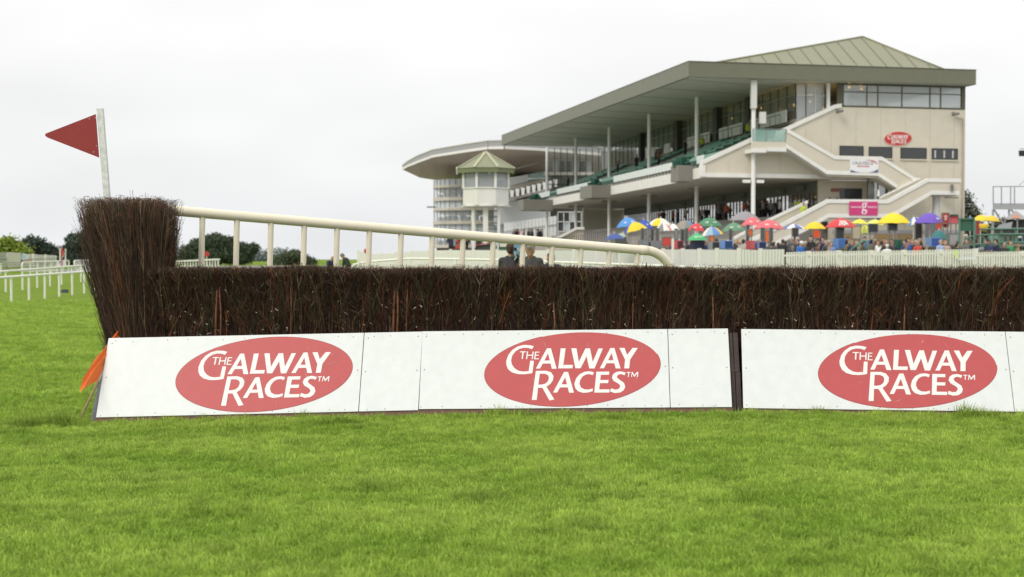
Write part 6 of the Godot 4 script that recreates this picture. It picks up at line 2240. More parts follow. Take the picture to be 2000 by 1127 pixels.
	# green tubular barrier
	var bar := thing("tube_barrier", on_ground(1690, 66), "sea green tubular barrier with a rounded top beside the small blue box", "barrier")
	var tm := mat("barrier_green", 0.13, 0.26, 0.21, 0.5)
	var m := Mb.new().smooth(true)
	m.tube([at(1660, 490, 66), at(1684, 470, 66), at(1690, 469.5, 66), at(1694, 474, 66), at(1694, 495, 66)], [0.045], 10, true)
	wpart("hoop", m, tm, bar)
	m = Mb.new().smooth(true)
	m.tube([at(1679, 474, 66), at(1679, 495, 66)], [0.04], 10, true)
	wpart("stay", m, tm, bar)
	# kiosks behind the tower
	var kg := thing("green_kiosk", on_ground(990, 96), "small green and white kiosk behind the palings near the tower", "kiosk")
	m = Mb.new()
	m.hexa([at(974, 492, 96), at(1002, 492, 96), at(1002, 492, 97.5), at(974, 492, 97.5), at(974, 474, 96), at(1002, 474, 96), at(1002, 474, 97.5), at(974, 474, 97.5)])
	wpart("body", m, mat("kiosk_green", 0.03, 0.11, 0.06, 0.6), kg)
	m = Mb.new()
	m.hexa([at(976, 482, 95.95), at(1000, 482, 95.95), at(1000, 482, 95.99), at(976, 482, 95.99), at(976, 475.5, 95.95), at(1000, 475.5, 95.95), at(1000, 475.5, 95.99), at(976, 475.5, 95.99)])
	wpart("white_board", m, mat("sheet_cream"), kg)
	var kr := thing("red_roof_kiosk", on_ground(947, 97), "dark kiosk with a sloping red roof edge at the foot of the tower", "kiosk")
	m = Mb.new()
	m.hexa([at(932, 492, 97), at(962, 492, 97), at(962, 492, 98.5), at(932, 492, 98.5), at(932, 480, 97), at(962, 475, 97), at(962, 475, 98.5), at(932, 480, 98.5)])
	wpart("body", m, mat("kiosk_dark", 0.06, 0.07, 0.055, 0.7), kr)
	m = Mb.new()
	m.hexa([at(929, 480, 96.8), at(965, 473.5, 96.8), at(965, 473.5, 98.6), at(929, 480, 98.6), at(929, 478.3, 96.8), at(965, 471.5, 96.8), at(965, 471.5, 98.6), at(929, 478.3, 98.6)])
	wpart("roof_edge", m, mat("kiosk_red", 0.40, 0.06, 0.05, 0.6), kr)
	var tn := thing("red_canopy", on_ground(895, 100), "small red canopy among people beyond the tower foot", "canopy")
	m = Mb.new()
	m.hexa([at(888, 486, 100), at(904, 486, 100), at(904, 486, 101), at(888, 486, 101), at(891, 478, 100), at(903, 477, 100), at(903, 477, 101), at(891, 478, 101)])
	wpart("cloth", m, mat("kiosk_red"), tn)
	var bs := thing("dark_bar_counter", on_ground(875, 101), "long dark counter behind the palings beyond the tower foot", "counter")
	m = Mb.new()
	m.hexa([at(853, 490, 101.5), at(935, 490, 101.5), at(935, 490, 102.5), at(853, 490, 102.5), at(853, 484, 101.5), at(935, 484, 101.5), at(935, 484, 102.5), at(853, 484, 102.5)])
	wpart("counter", m, mat("counter_brown", 0.06, 0.04, 0.035, 0.7), bs)


# ---------------------------------------------------------------- notice board, ramp and platform on the right
func build_right_side() -> void:
	var steel := mat("galvanised", 0.34, 0.36, 0.37, 0.45, 0.4)
	var green := mat("ramp_green", 0.10, 0.21, 0.16, 0.55)
	var nb := thing("green_notice_board", on_ground(1888, 68), "large dark green board on two posts at the corner of the grandstand", "notice board")
	var m := Mb.new()
	m.hexa([at(1875, 451, 68), at(1902, 451, 68), at(1902, 451, 68.15), at(1875, 451, 68.15), at(1875, 428.5, 68), at(1902, 428.5, 68), at(1902, 428.5, 68.15), at(1875, 428.5, 68.15)])
	wpart("board", m, mat("notice_green", 0.035, 0.115, 0.075, 0.5), nb)
	m = Mb.new()
	m.hexa([at(1872, 429, 67.9), at(1904, 429, 67.9), at(1904, 429, 68.3), at(1872, 429, 68.3), at(1872, 426, 67.9), at(1904, 425.5, 67.9), at(1904, 425.5, 68.3), at(1872, 426, 68.3)])
	wpart("cap", m, mat("notice_cap", 0.06, 0.15, 0.10, 0.5), nb)
	for x in [1874.0, 1902.5]:
		m = Mb.new()
		m.beam(at(x, 500, 67.95), at(x, 426, 67.95), 0.08, 0.08, Vector3.BACK)
		wpart("post", m, green, nb)
	var rs := stand_board("red_banner", 1840, 1853, 417, 436, 74, Vector3(0.50, 0.04, 0.05), "upright red banner with a pale crest beside the purple umbrella", "banner")
	m = Mb.new()
	var c := at(1846.5, 426, 73.9)
	m.tube([c + Vector3(0, 0.08, 0.03), c + Vector3(0, 0.08, 0.06)], [0.085], 14)
	m.tube([c + Vector3(0, -0.06, 0.03), c + Vector3(0, -0.06, 0.06)], [0.07], 14)
	wpart("crest", m, mat("crest_pale", 0.62, 0.42, 0.36, 0.6), rs)
	var rb := thing("red_bucket_sign", at(1846, 440, 74), "rounded red hanging sign under the red banner", "sign")
	m = Mb.new().smooth(true)
	m.lathe([Vector2(0, -0.2), Vector2(0.18, -0.16), Vector2(0.22, 0.06), Vector2(0.0, 0.07)], 14, at(1846.5, 437.6, 74.3))
	wpart("drum", m, mat("drum_red", 0.45, 0.03, 0.04, 0.5), rb)
	var aw := stand_board("red_awning", 1854, 1871, 421, 436, 76, Vector3(0.62, 0.10, 0.12), "faded red awning board between the red banner and the green notice board", "awning")
	m = Mb.new()
	m.hexa([at(1853, 421, 75.8), at(1871, 421, 75.8), at(1871, 421, 76.2), at(1853, 421, 76.2), at(1853, 418.5, 75.8), at(1871, 418.5, 75.8), at(1871, 418.5, 76.2), at(1853, 418.5, 76.2)])
	wpart("green_top", m, mat("notice_green"), aw)
	stand_board("grey_kiosk_panel", 1853, 1872, 457, 478, 73, Vector3(0.33, 0.33, 0.33), "plain grey kiosk panel below the faded red awning", "panel")
	stand_board("red_screen", 1828, 1838, 436, 448, 76, Vector3(0.70, 0.07, 0.03), "small red lit screen under the purple umbrella", "screen", true)
	stand_board("red_column", 1905, 1913, 432, 458, 80, Vector3(0.30, 0.03, 0.035), "dark red column beside the yellow sack", "column")
	var sk := thing("yellow_sack", on_ground(1921, 78), "yellow hanging sack beside the dark red column", "sack")
	m = Mb.new().smooth(true)
	m.lathe([Vector2(0, -0.24), Vector2(0.18, -0.2), Vector2(0.25, -0.02), Vector2(0.27, 0.18), Vector2(0.0, 0.19)], 14, at(1921.5, 443.5, 78))
	wpart("sack", m, mat("sack_yellow", 0.74, 0.48, 0.02, 0.6), sk)

	# steps and ramp with green railings
	var rp := thing("green_ramp", on_ground(1940, 70), "raised walkway with sea green railings behind the open palings", "walkway")
	m = Mb.new()
	m.hexa([at(1880, 493, 69), at(1955, 477, 69), at(2060, 476, 69), at(2060, 476, 71), at(1880, 490, 69), at(1955, 474, 69), at(2060, 473, 69), at(2060, 473, 71)])
	m = Mb.new()
	m.beam(at(1882, 493, 69), at(1955, 479.5, 69), 1.6, 0.1)
	m.beam(at(1955, 479, 69), at(2060, 478, 69), 1.6, 0.12)
	wpart("deck", m, mat("ramp_grey", 0.22, 0.24, 0.22, 0.7), rp)
	for e in [[1883, 468, 1902, 460], [1902, 460, 1955, 457.5], [1955, 457.5, 2060, 456.5], [1915, 447.5, 2060, 446], [1880, 480, 1955, 474], [1915, 481, 1956, 478.5], [1955, 474, 2060, 473]]:
		m = Mb.new().smooth(true)
		m.tube([at(e[0], e[1], 68.2), at(e[2], e[3], 68.2)], [0.045], 8, true)
		wpart("rail", m, green, rp)
	for k in 16:
		var x := 1884.0 + k * 9.4
		m = Mb.new()
		m.beam(at(x, 484, 68.25), at(x, 458.5 if x > 1903 else 466.5, 68.25), 0.05, 0.05, Vector3.BACK)
		wpart("baluster", m, green, rp)
	for x in [1956.0, 1984.0]:
		m = Mb.new()
		m.beam(at(x, 500, 68.3), at(x, 446, 68.3), 0.1, 0.1, Vector3.BACK)
		wpart("post", m, green, rp)
	for e in [[1930, 1939], [1941, 1952]]:
		m = Mb.new()
		m.hexa([at(e[0], 477, 68.4), at(e[1], 476.5, 68.4), at(e[1], 476.5, 68.43), at(e[0], 477, 68.43), at(e[0], 460, 68.4), at(e[1], 459.5, 68.4), at(e[1], 459.5, 68.43), at(e[0], 460, 68.43)])
		wpart("glass_panel", m, glass("panel_mint", 0.42, 0.66, 0.56, 0.6), rp)
	m = Mb.new()
	m.hexa([at(1985, 474, 70), at(2050, 474, 70), at(2050, 474, 70.3), at(1985, 474, 70.3), at(1985, 458, 70), at(2050, 458, 70), at(2050, 458, 70.3), at(1985, 458, 70.3)])
	wpart("navy_board", m, mat("ramp_navy", 0.035, 0.045, 0.10, 0.6), rp)
	m = Mb.new()
	m.hexa([at(1986, 464.5, 69.9), at(1997, 464.5, 69.9), at(1997, 464.5, 69.95), at(1986, 464.5, 69.95), at(1986, 461, 69.9), at(1997, 461, 69.9), at(1997, 461, 69.95), at(1986, 461, 69.95)])
	wpart("white_plate", m, mat("sheet_cream"), rp)

	# camera platform on scaffold legs
	var sc := thing("scaffold_platform", on_ground(1990, 88), "grey steel platform with guard rail on scaffold legs beside the trees", "platform")
	m = Mb.new()
	m.hexa([at(1939, 409, 88), at(2070, 410, 88), at(2070, 410, 91), at(1939, 409, 91), at(1939, 397, 88), at(2070, 397.5, 88), at(2070, 397.5, 91), at(1939, 397, 91)])
	wpart("deck", m, mat("deck_grey", 0.36, 0.37, 0.385, 0.6), sc)
	for x in [1940.0, 1956.0, 1974.0, 1981.5, 2005.0, 2040.0]:
		m = Mb.new()
		m.beam(at(x, 397, 87.95), at(x, 364.5, 87.95), 0.06, 0.06, Vector3.BACK)
		wpart("guard_post", m, steel, sc)
	m = Mb.new()
	m.beam(at(1939, 364.5, 87.95), at(2070, 364, 87.95), 0.06, 0.06)
	wpart("guard_rail", m, steel, sc)
	m = Mb.new()
	m.tube([at(1990, 362, 88.2), at(2010, 345, 88.2)], [0.03], 6)
	wpart("stay", m, steel, sc)
	for x in [1939.5, 1971.0, 2020.0]:
		m = Mb.new()
		m.beam(at(x, 505, 88.2), at(x, 409.2, 88.2), 0.1, 0.1, Vector3.BACK)
		wpart("leg", m, steel, sc)
	m = Mb.new()
	m.beam(at(1942, 410, 88.3), at(1960, 438, 88.3), 0.08, 0.08)
	m.beam(at(1975, 409.5, 88.3), at(2030, 480, 88.3), 0.08, 0.08)
	wpart("brace", m, steel, sc)
	var tt := thing("grey_tent", on_ground(1985, 84), "small grey canvas tent with an orange patch under the scaffold platform", "tent")
	m = Mb.new()
	var ap := at(1984, 411, 84)
	for e in [[1962, 1984], [1984, 2008]]:
		m.tri_out(at(e[0], 428, 82.8), at(e[1], 428, 82.8), ap, Vector3(0, 1, 1))
	m.tri_out(at(1962, 428, 82.8), at(1962, 428, 85.2), ap, Vector3(-1, 1, 0))
	m.tri_out(at(2008, 428, 82.8), at(2008, 428, 85.2), ap, Vector3(1, 1, 0))
	m.tri_out(at(1962, 428, 85.2), at(2008, 428, 85.2), ap, Vector3(0, 1, -1))
	wpart("roof", m, mat("canvas_grey", 0.30, 0.28, 0.27, 0.8), tt)
	m = Mb.new()
	m.tri_out(at(1977, 426.5, 82.75), at(1993, 426.5, 82.75), at(1985, 417, 83.2), Vector3(0, 1, 1))
	wpart("orange_patch", m, mat("patch_orange", 0.48, 0.22, 0.13, 0.8), tt)
	for x in [1962.5, 1987.0, 2007.0]:
		m = Mb.new()
		m.beam(at(x, 492, 82.9), at(x, 428, 82.9), 0.06, 0.06, Vector3.BACK)
		wpart("pole", m, steel, tt)
	m = Mb.new()
	m.hexa([at(1966, 460, 85), at(2006, 460, 85), at(2006, 460, 85.1), at(1966, 460, 85.1), at(1966, 429, 85), at(2006, 429, 85), at(2006, 429, 85.1), at(1966, 429, 85.1)])
	wpart("back_cloth", m, mat("tent_dark", 0.07, 0.065, 0.06, 0.8), tt)
	var gd := thing("grey_vehicle_cover", on_ground(1958, 80), "grey sheeted machine behind the green railings", "cover")
	m = Mb.new()
	m.hexa([at(1946, 446, 80), at(1975, 446, 80), at(1975, 446, 82), at(1946, 446, 82), at(1952, 439, 80), at(1978, 433, 80), at(1978, 433, 82), at(1952, 439, 82)])
	wpart("sheet", m, mat("sheet_steel", 0.34, 0.36, 0.38, 0.6), gd)
	m = Mb.new()
	m.hexa([at(1946, 490, 80.2), at(1975, 490, 80.2), at(1975, 490, 82), at(1946, 490, 82), at(1946, 446.2, 80.2), at(1975, 446.2, 80.2), at(1975, 446.2, 82), at(1946, 446.2, 82)])
	wpart("body", m, mat("tent_dark"), gd)
	var sp := thing("hanging_speaker", at(1996, 300, 88), "black loudspeaker high on a thin mast at the border of the picture", "loudspeaker")
	m = Mb.new()
	m.hexa([at(1990, 305, 88), at(2012, 306, 88), at(2012, 306, 88.6), at(1990, 305, 88.6), at(1989.5, 294, 88), at(2012, 293, 88), at(2012, 293, 88.6), at(1989.5, 294, 88.6)])
	wpart("cabinet", m, mat("speaker_black", 0.014, 0.02, 0.018, 0.6), sp)
	m = Mb.new()
	m.beam(at(1993, 291, 88.3), at(2012, 290, 88.3), 0.06, 0.05)
	m.beam(at(2012, 500, 88.3), at(2012, 288, 88.3), 0.1, 0.1, Vector3.BACK)
	wpart("mast", m, steel, sp)


# ---------------------------------------------------------------- people
# a smooth skin round tapered bones, meshed with one vertex in each cell that it crosses
func skin(bones: Array, cell: float, k: float) -> ArrayMesh:
	var lo := Vector3.INF
	var hi := -Vector3.INF
	for b in bones:
		for e in [[b[0], b[2]], [b[1], b[3]]]:
			lo = lo.min(e[0] - Vector3.ONE * (e[1] + k))
			hi = hi.max(e[0] + Vector3.ONE * (e[1] + k))
	lo -= Vector3.ONE * cell * 2.0
	var nx := int((hi.x - lo.x) / cell) + 4
	var ny := int((hi.y - lo.y) / cell) + 4
	var nz := int((hi.z - lo.z) / cell) + 4
	var f := PackedFloat32Array()
	f.resize(nx * ny * nz)
	f.fill(10.0)
	for b in bones:
		var a: Vector3 = b[0]
		var ab: Vector3 = b[1] - a
		var ra: float = b[2]
		var rb: float = b[3]
		var l2 := maxf(ab.length_squared(), 1e-8)
		var reach := maxf(ra, rb) + k + cell * 2.5
		var p0 := (a.min(b[1]) - Vector3.ONE * reach - lo) / cell
		var p1 := (a.max(b[1]) + Vector3.ONE * reach - lo) / cell
		for z in range(maxi(0, int(p0.z)), mini(nz, int(p1.z) + 2)):
			for y in range(maxi(0, int(p0.y)), mini(ny, int(p1.y) + 2)):
				var at_ := (z * ny + y) * nx
				for x in range(maxi(0, int(p0.x)), mini(nx, int(p1.x) + 2)):
					var p := lo + Vector3(x, y, z) * cell
					var t := clampf((p - a).dot(ab) / l2, 0.0, 1.0)
					var d := p.distance_to(a + ab * t) - lerpf(ra, rb, t)
					var o := f[at_ + x]
					var h := clampf(0.5 + 0.5 * (o - d) / k, 0.0, 1.0)
					f[at_ + x] = lerpf(o, d, h) - k * h * (1.0 - h)
	var vs := PackedVector3Array()
	var ns := PackedVector3Array()
	var ix := PackedInt32Array()
	var id := PackedInt32Array()
	id.resize(nx * ny * nz)
	id.fill(-1)
	var offs := [0, 1, nx, nx + 1, nx * ny, nx * ny + 1, nx * ny + nx, nx * ny + nx + 1]
	var cor := [Vector3(0, 0, 0), Vector3(1, 0, 0), Vector3(0, 1, 0), Vector3(1, 1, 0), Vector3(0, 0, 1), Vector3(1, 0, 1), Vector3(0, 1, 1), Vector3(1, 1, 1)]
	var edges := [[0, 1], [2, 3], [4, 5], [6, 7], [0, 2], [1, 3], [4, 6], [5, 7], [0, 4], [1, 5], [2, 6], [3, 7]]
	for z in nz - 1:
		for y in ny - 1:
			for x in nx - 1:
				var at_ := (z * ny + y) * nx + x
				var neg := 0
				for o in offs:
					if f[at_ + o] < 0.0: neg += 1
				if neg == 0 or neg == 8: continue
				var p := Vector3.ZERO
				var n := 0
				for e in edges:
					var fa := f[at_ + offs[e[0]]]
					var fb := f[at_ + offs[e[1]]]
					if (fa < 0.0) != (fb < 0.0):
						p += (cor[e[0]] as Vector3).lerp(cor[e[1]], fa / (fa - fb))
						n += 1
				id[at_] = vs.size()
				vs.append(lo + (Vector3(x, y, z) + p / n) * cell)
				ns.append(Vector3(f[at_ + 1] - f[at_], f[at_ + nx] - f[at_], f[at_ + nx * ny] - f[at_]).normalized())
	for z in range(1, nz - 1):
		for y in range(1, ny - 1):
			for x in range(1, nx - 1):
				var at_ := (z * ny + y) * nx + x
				for ax in 3:
					var o: int = [1, nx, nx * ny][ax]
					var s := f[at_] < 0.0
					if s == (f[at_ + o] < 0.0): continue
					var u: int = [nx, nx * ny, 1][ax]
					var v: int = [nx * ny, 1, nx][ax]
					var q := [id[at_ - u - v], id[at_ - v], id[at_], id[at_ - u]]
					if q.has(-1): continue
					if s: ix.append_array(PackedInt32Array([q[0], q[2], q[1], q[0], q[3], q[2]]))
					else: ix.append_array(PackedInt32Array([q[0], q[1], q[2], q[0], q[2], q[3]]))
	var arr := []
	arr.resize(Mesh.ARRAY_MAX)
	arr[Mesh.ARRAY_VERTEX] = vs
	arr[Mesh.ARRAY_NORMAL] = ns
	arr[Mesh.ARRAY_INDEX] = ix
	var am := ArrayMesh.new()
	am.add_surface_from_arrays(Mesh.PRIMITIVE_TRIANGLES, arr)
	return am


# lean: how far the trunk bends at the hips; nod: how far the head bends; arms: elbow and wrist of each arm, before leaning
func figure(lean: float, nod: float, arms: Array, stride: float, cell: float) -> Dictionary:
	var hip := Vector3(0, 0.95, 0)
	var rot := Basis(Vector3.RIGHT, lean)
	var up := func(p: Vector3) -> Vector3: return hip + rot * (p - hip)
	var nk := Vector3(0, 1.47, -0.005)
	var nrot := Basis(Vector3.RIGHT, nod)
	var hd := func(p: Vector3) -> Vector3: return up.call(nk + nrot * (p - nk))
	var body := [
		[hd.call(Vector3(0, 1.585, 0.018)), hd.call(Vector3(0, 1.665, -0.005)), 0.076, 0.094],
		[hd.call(Vector3(0, 1.535, 0.055)), hd.call(Vector3(0, 1.55, 0.06)), 0.036, 0.04],
		[hd.call(Vector3(0, 1.605, 0.088)), hd.call(Vector3(0, 1.575, 0.102)), 0.010, 0.015],
		[hd.call(Vector3(-0.088, 1.61, 0.0)), hd.call(Vector3(-0.09, 1.585, 0.0)), 0.018, 0.012],
		[hd.call(Vector3(0.088, 1.61, 0.0)), hd.call(Vector3(0.09, 1.585, 0.0)), 0.018, 0.012],
		[up.call(Vector3(0, 1.38, -0.015)), hd.call(Vector3(0, 1.56, 0.0)), 0.062, 0.055],
		[hip, up.call(Vector3(0, 1.28, 0)), 0.10, 0.10],
		[up.call(Vector3(-0.15, 1.38, -0.01)), up.call(Vector3(0.15, 1.38, -0.01)), 0.06, 0.06]]
	var coat := [
		[hip + Vector3(-0.05, -0.07, 0), up.call(Vector3(-0.07, 1.27, 0)), 0.128, 0.122],
		[hip + Vector3(0.05, -0.07, 0), up.call(Vector3(0.07, 1.27, 0)), 0.128, 0.122],
		[up.call(Vector3(-0.16, 1.375, -0.01)), up.call(Vector3(0.16, 1.375, -0.01)), 0.08, 0.08],
		[up.call(Vector3(-0.06, 1.44, -0.02)), up.call(Vector3(0.06, 1.44, -0.02)), 0.055, 0.055],
		[up.call(Vector3(0, 1.2, 0.03)), up.call(Vector3(0, 1.35, 0.02)), 0.115, 0.10]]
	for s in 2:
		var sx := -1.0 if s == 0 else 1.0
		var sh: Vector3 = up.call(Vector3(sx * 0.20, 1.375, -0.01))
		var el: Vector3 = up.call(arms[s * 2])
		var wr: Vector3 = up.call(arms[s * 2 + 1])
		var dir := (wr - el).normalized()
		body.append_array([[sh, el, 0.048, 0.040], [el, wr, 0.040, 0.028], [wr, wr + dir * 0.075, 0.030, 0.030]])
		var side := dir.cross(Vector3(0, 0, 1) if absf(dir.z) < 0.8 else Vector3.UP).normalized()
		for k in 4:
			var root_ := wr + dir * 0.085 + side * (k - 1.5) * 0.02
			var ln: float = [0.062, 0.075, 0.07, 0.052][k]
			body.append([root_, root_ + dir * ln, 0.0105, 0.009])
		body.append([wr + dir * 0.02, wr + dir * 0.065 + side * -0.055, 0.013, 0.010])
		coat.append_array([[sh, el, 0.072, 0.062], [el, wr - dir * 0.015, 0.062, 0.045]])
	var legs := []
	for s in [-1.0, 1.0]:
		var h := Vector3(s * 0.085, 0.92, 0)
		var kn := Vector3(s * 0.10, 0.50, 0.03 + s * stride * 0.6)
		var an := Vector3(s * 0.11, 0.09, -0.02 + s * stride)
		body.append_array([[h, kn, 0.08, 0.055], [kn, an, 0.055, 0.038], [an + Vector3(0, -0.04, -0.02), an + Vector3(s * 0.02, -0.05, 0.15), 0.038, 0.033]])
		legs.append_array([[h, kn, 0.105, 0.078], [kn, an + Vector3(0, 0.02, 0), 0.078, 0.062]])
	var shoes := []
	for s in [-1.0, 1.0]:
		var an := Vector3(s * 0.11, 0.09, -0.02 + s * stride)
		shoes.append([an + Vector3(0, -0.035, -0.03), an + Vector3(s * 0.02, -0.045, 0.16), 0.05, 0.043])
	var hair := [[hd.call(Vector3(0, 1.685, -0.032)), hd.call(Vector3(0, 1.71, 0.015)), 0.090, 0.070], [hd.call(Vector3(0, 1.60, -0.05)), hd.call(Vector3(0, 1.66, -0.04)), 0.072, 0.09]]
	var cap := [[hd.call(Vector3(0, 1.69, -0.025)), hd.call(Vector3(0, 1.70, 0.02)), 0.10, 0.085], [hd.call(Vector3(-0.03, 1.675, 0.08)), hd.call(Vector3(0.03, 1.675, 0.13)), 0.022, 0.02]]
	var hc := cell * 0.6
	return {"body": skin(body, cell, 0.03), "coat": skin(coat, cell, 0.035), "trousers": skin(legs, cell, 0.025), "shoe": skin(shoes, cell, 0.02), "hair": skin(hair, hc, 0.02), "cap": skin(cap, hc, 0.02),
		"eyes": [hd.call(Vector3(-0.034, 1.612, 0.086)), hd.call(Vector3(0.034, 1.612, 0.086))], "mouth": hd.call(Vector3(0, 1.545, 0.099))}


var poses := []

func dye(c: Vector3) -> StandardMaterial3D:
	var m := mat("cloth_%d_%d_%d" % [int(c.x * 500), int(c.y * 500), int(c.z * 500)], c.x, c.y, c.z, 0.8)
	return m


func person(where: Vector3, facing: float, pose: int, coat: Vector3, trousers: Vector3, hair: Vector3, label: String, group := "", cap := false, size := 1.0, face := false) -> Node3D:
	var t := thing("person", where, label, "person", group)
	t.rotation.y = facing
	t.scale = Vector3.ONE * size
	var f: Dictionary = poses[pose]
	var sk: Vector3 = [Vector3(0.43, 0.25, 0.185), Vector3(0.48, 0.30, 0.23), Vector3(0.38, 0.215, 0.16)][int(absf(where.x * 7.0)) % 3]
	part("body", f.body, mat("skin_%d" % int(sk.x * 100), sk.x, sk.y, sk.z, 0.55), t)
	part("coat", f.coat, dye(coat), t)
	part("trousers", f.trousers, dye(trousers), t)
	part("shoes", f.shoe, mat("shoe_black", 0.03, 0.028, 0.027, 0.5), t)
	part("cap" if cap else "hair", f.cap if cap else f.hair, dye(hair), t)
	if face:
		for e in f.eyes:
			var m := Mb.new().smooth(true)
			m.lathe([Vector2(0, -0.008), Vector2(0.010, 0), Vector2(0, 0.008)], 8, e)
			part("eye", m.done(), mat("eye_dark", 0.05, 0.04, 0.035, 0.3), t)
		var mm := Mb.new()
		mm.box(f.mouth, Vector3(0.045, 0.008, 0.012))
		part("mouth", mm.done(), mat("lip", 0.36, 0.14, 0.12, 0.5), t)
	return t


func build_people() -> void:
	var rest := [Vector3(-0.26, 1.11, -0.03), Vector3(-0.25, 0.86, 0.05), Vector3(0.26, 1.11, -0.03), Vector3(0.25, 0.86, 0.05)]
	var read := [Vector3(-0.25, 1.12, 0.02), Vector3(-0.10, 1.15, 0.24), Vector3(0.25, 1.12, 0.02), Vector3(0.10, 1.15, 0.24)]
	var raised := [Vector3(-0.27, 1.15, 0.08), Vector3(-0.14, 1.42, 0.20), Vector3(0.26, 1.11, -0.03), Vector3(0.25, 0.86, 0.05)]
	var hold := [Vector3(-0.30, 1.22, 0.10), Vector3(-0.24, 1.40, 0.26), Vector3(0.24, 1.14, 0.10), Vector3(0.10, 1.20, 0.30)]
	var pockets := [Vector3(-0.30, 1.12, -0.06), Vector3(-0.20, 0.92, 0.05), Vector3(0.30, 1.12, -0.06), Vector3(0.20, 0.92, 0.05)]
	var lowarm := [Vector3(-0.22, 1.16, 0.14), Vector3(-0.12, 1.02, 0.34), Vector3(0.22, 1.16, 0.14), Vector3(0.12, 1.02, 0.34)]
	poses = [figure(0.03, 0.05, rest, 0.02, 0.028), figure(0.06, 0.35, read, 0.03, 0.028), figure(0.02, -0.05, raised, 0.04, 0.028), figure(0.0, 0.0, pockets, 0.02, 0.028),
		figure(0.55, 0.35, lowarm, 0.06, 0.024), figure(0.04, -0.05, hold, 0.03, 0.018), figure(0.10, 0.45, read, 0.02, 0.018), figure(0.42, 0.25, lowarm, 0.05, 0.018)]
	var navy := Vector3(0.02, 0.026, 0.05)
	var black := Vector3(0.014, 0.014, 0.016)
	var dkhair := Vector3(0.03, 0.02, 0.014)
	var grey := Vector3(0.22, 0.20, 0.18)
	var tan := Vector3(0.36, 0.27, 0.18)
	var olive := Vector3(0.14, 0.12, 0.06)
	var wht := Vector3(0.72, 0.71, 0.70)

	# the camera crew on the track
	var feet := func(px: float, d: float) -> Vector3: return on_ground(px, d)
	var crew := "camera crew standing on the track behind the fence"
	var p0: Vector3 = feet.call(997, 30.0)
	var op := person(p0, PI - 0.25, 5, Vector3(0.035, 0.034, 0.038), black, Vector3(0.055, 0.032, 0.02), "camera operator in a charcoal jacket seen from behind, covered camera on the shoulder", crew, false, 1.04, true)
	var cam := thing("shoulder_camera", p0 + Vector3(0.2, 1.2, 0), "shoulder camera in a crumpled clear blue rain cover beside the operator's head", "camera")
	var m := Mb.new()
	var cb := Basis(Vector3.UP, 0.2)
	var cc := p0 + Vector3(0.125, 1.62, 0.14)
	m.box(cc, Vector3(0.16, 0.26, 0.42), cb)
	wpart("body", m, mat("camera_black", 0.02, 0.022, 0.025, 0.4), cam)
	m = Mb.new().smooth(true)
	m.tube([cc + Vector3(0, 0.02, -0.2), cc + Vector3(-0.02, 0.02, -0.42)], [0.055, 0.07], 14)
	wpart("lens", m, mat("camera_black"), cam)
	m = Mb.new()
	var rr := RandomNumberGenerator.new()
	rr.seed = 3
	for k in 9:
		var a := Vector3(rr.randf_range(-0.09, 0.09), rr.randf_range(-0.18, 0.17), 0.235)
		m.box(cc + cb * a, Vector3(rr.randf_range(0.04, 0.11), rr.randf_range(0.05, 0.16), 0.02), cb * Basis(Vector3(rr.randfn(0, 1), rr.randfn(0, 1), 2).normalized(), rr.randf_range(-0.7, 0.7)))
	wpart("rain_cover", m, mat("cover_blue", 0.16, 0.30, 0.40, 0.15), cam)
	m = Mb.new()
	for k in 5:
		var a := Vector3(rr.randf_range(-0.08, 0.08), rr.randf_range(-0.15, 0.15), 0.25)
		m.box(cc + cb * a, Vector3(0.02, rr.randf_range(0.04, 0.12), 0.006), cb * Basis(Vector3(0, 0, 1), rr.randf_range(-0.8, 0.8)))
	wpart("cover_fold", m, mat("fold_pale", 0.50, 0.58, 0.62, 0.2), cam)
	person(feet.call(1037, 29.5), -0.15, 6, Vector3(0.050, 0.048, 0.048), black, Vector3(0.18, 0.15, 0.13), "man with short grey hair in a dark zipped jacket looking down beside the camera operator", crew, false, 1.035, true)
	person(feet.call(1074, 29.5), 0.05, 7, Vector3(0.018, 0.03, 0.065), black, Vector3(0.06, 0.045, 0.035), "crew member in a navy jacket bending low behind a rail baluster", crew, false, 0.955)
	person(feet.call(640, 72), 0.9, 4, Vector3(0.025, 0.035, 0.085), navy, Vector3(0.34, 0.17, 0.075), "man with sandy hair in a navy suit stooping over the turf", "two men in suits stooping over the turf", false, 0.98)
	person(feet.call(682, 72), -0.95, 4, Vector3(0.03, 0.034, 0.032), black, Vector3(0.10, 0.085, 0.075), "man with greying hair in a dark green suit stooping over the turf", "two men in suits stooping over the turf", false, 1.03)

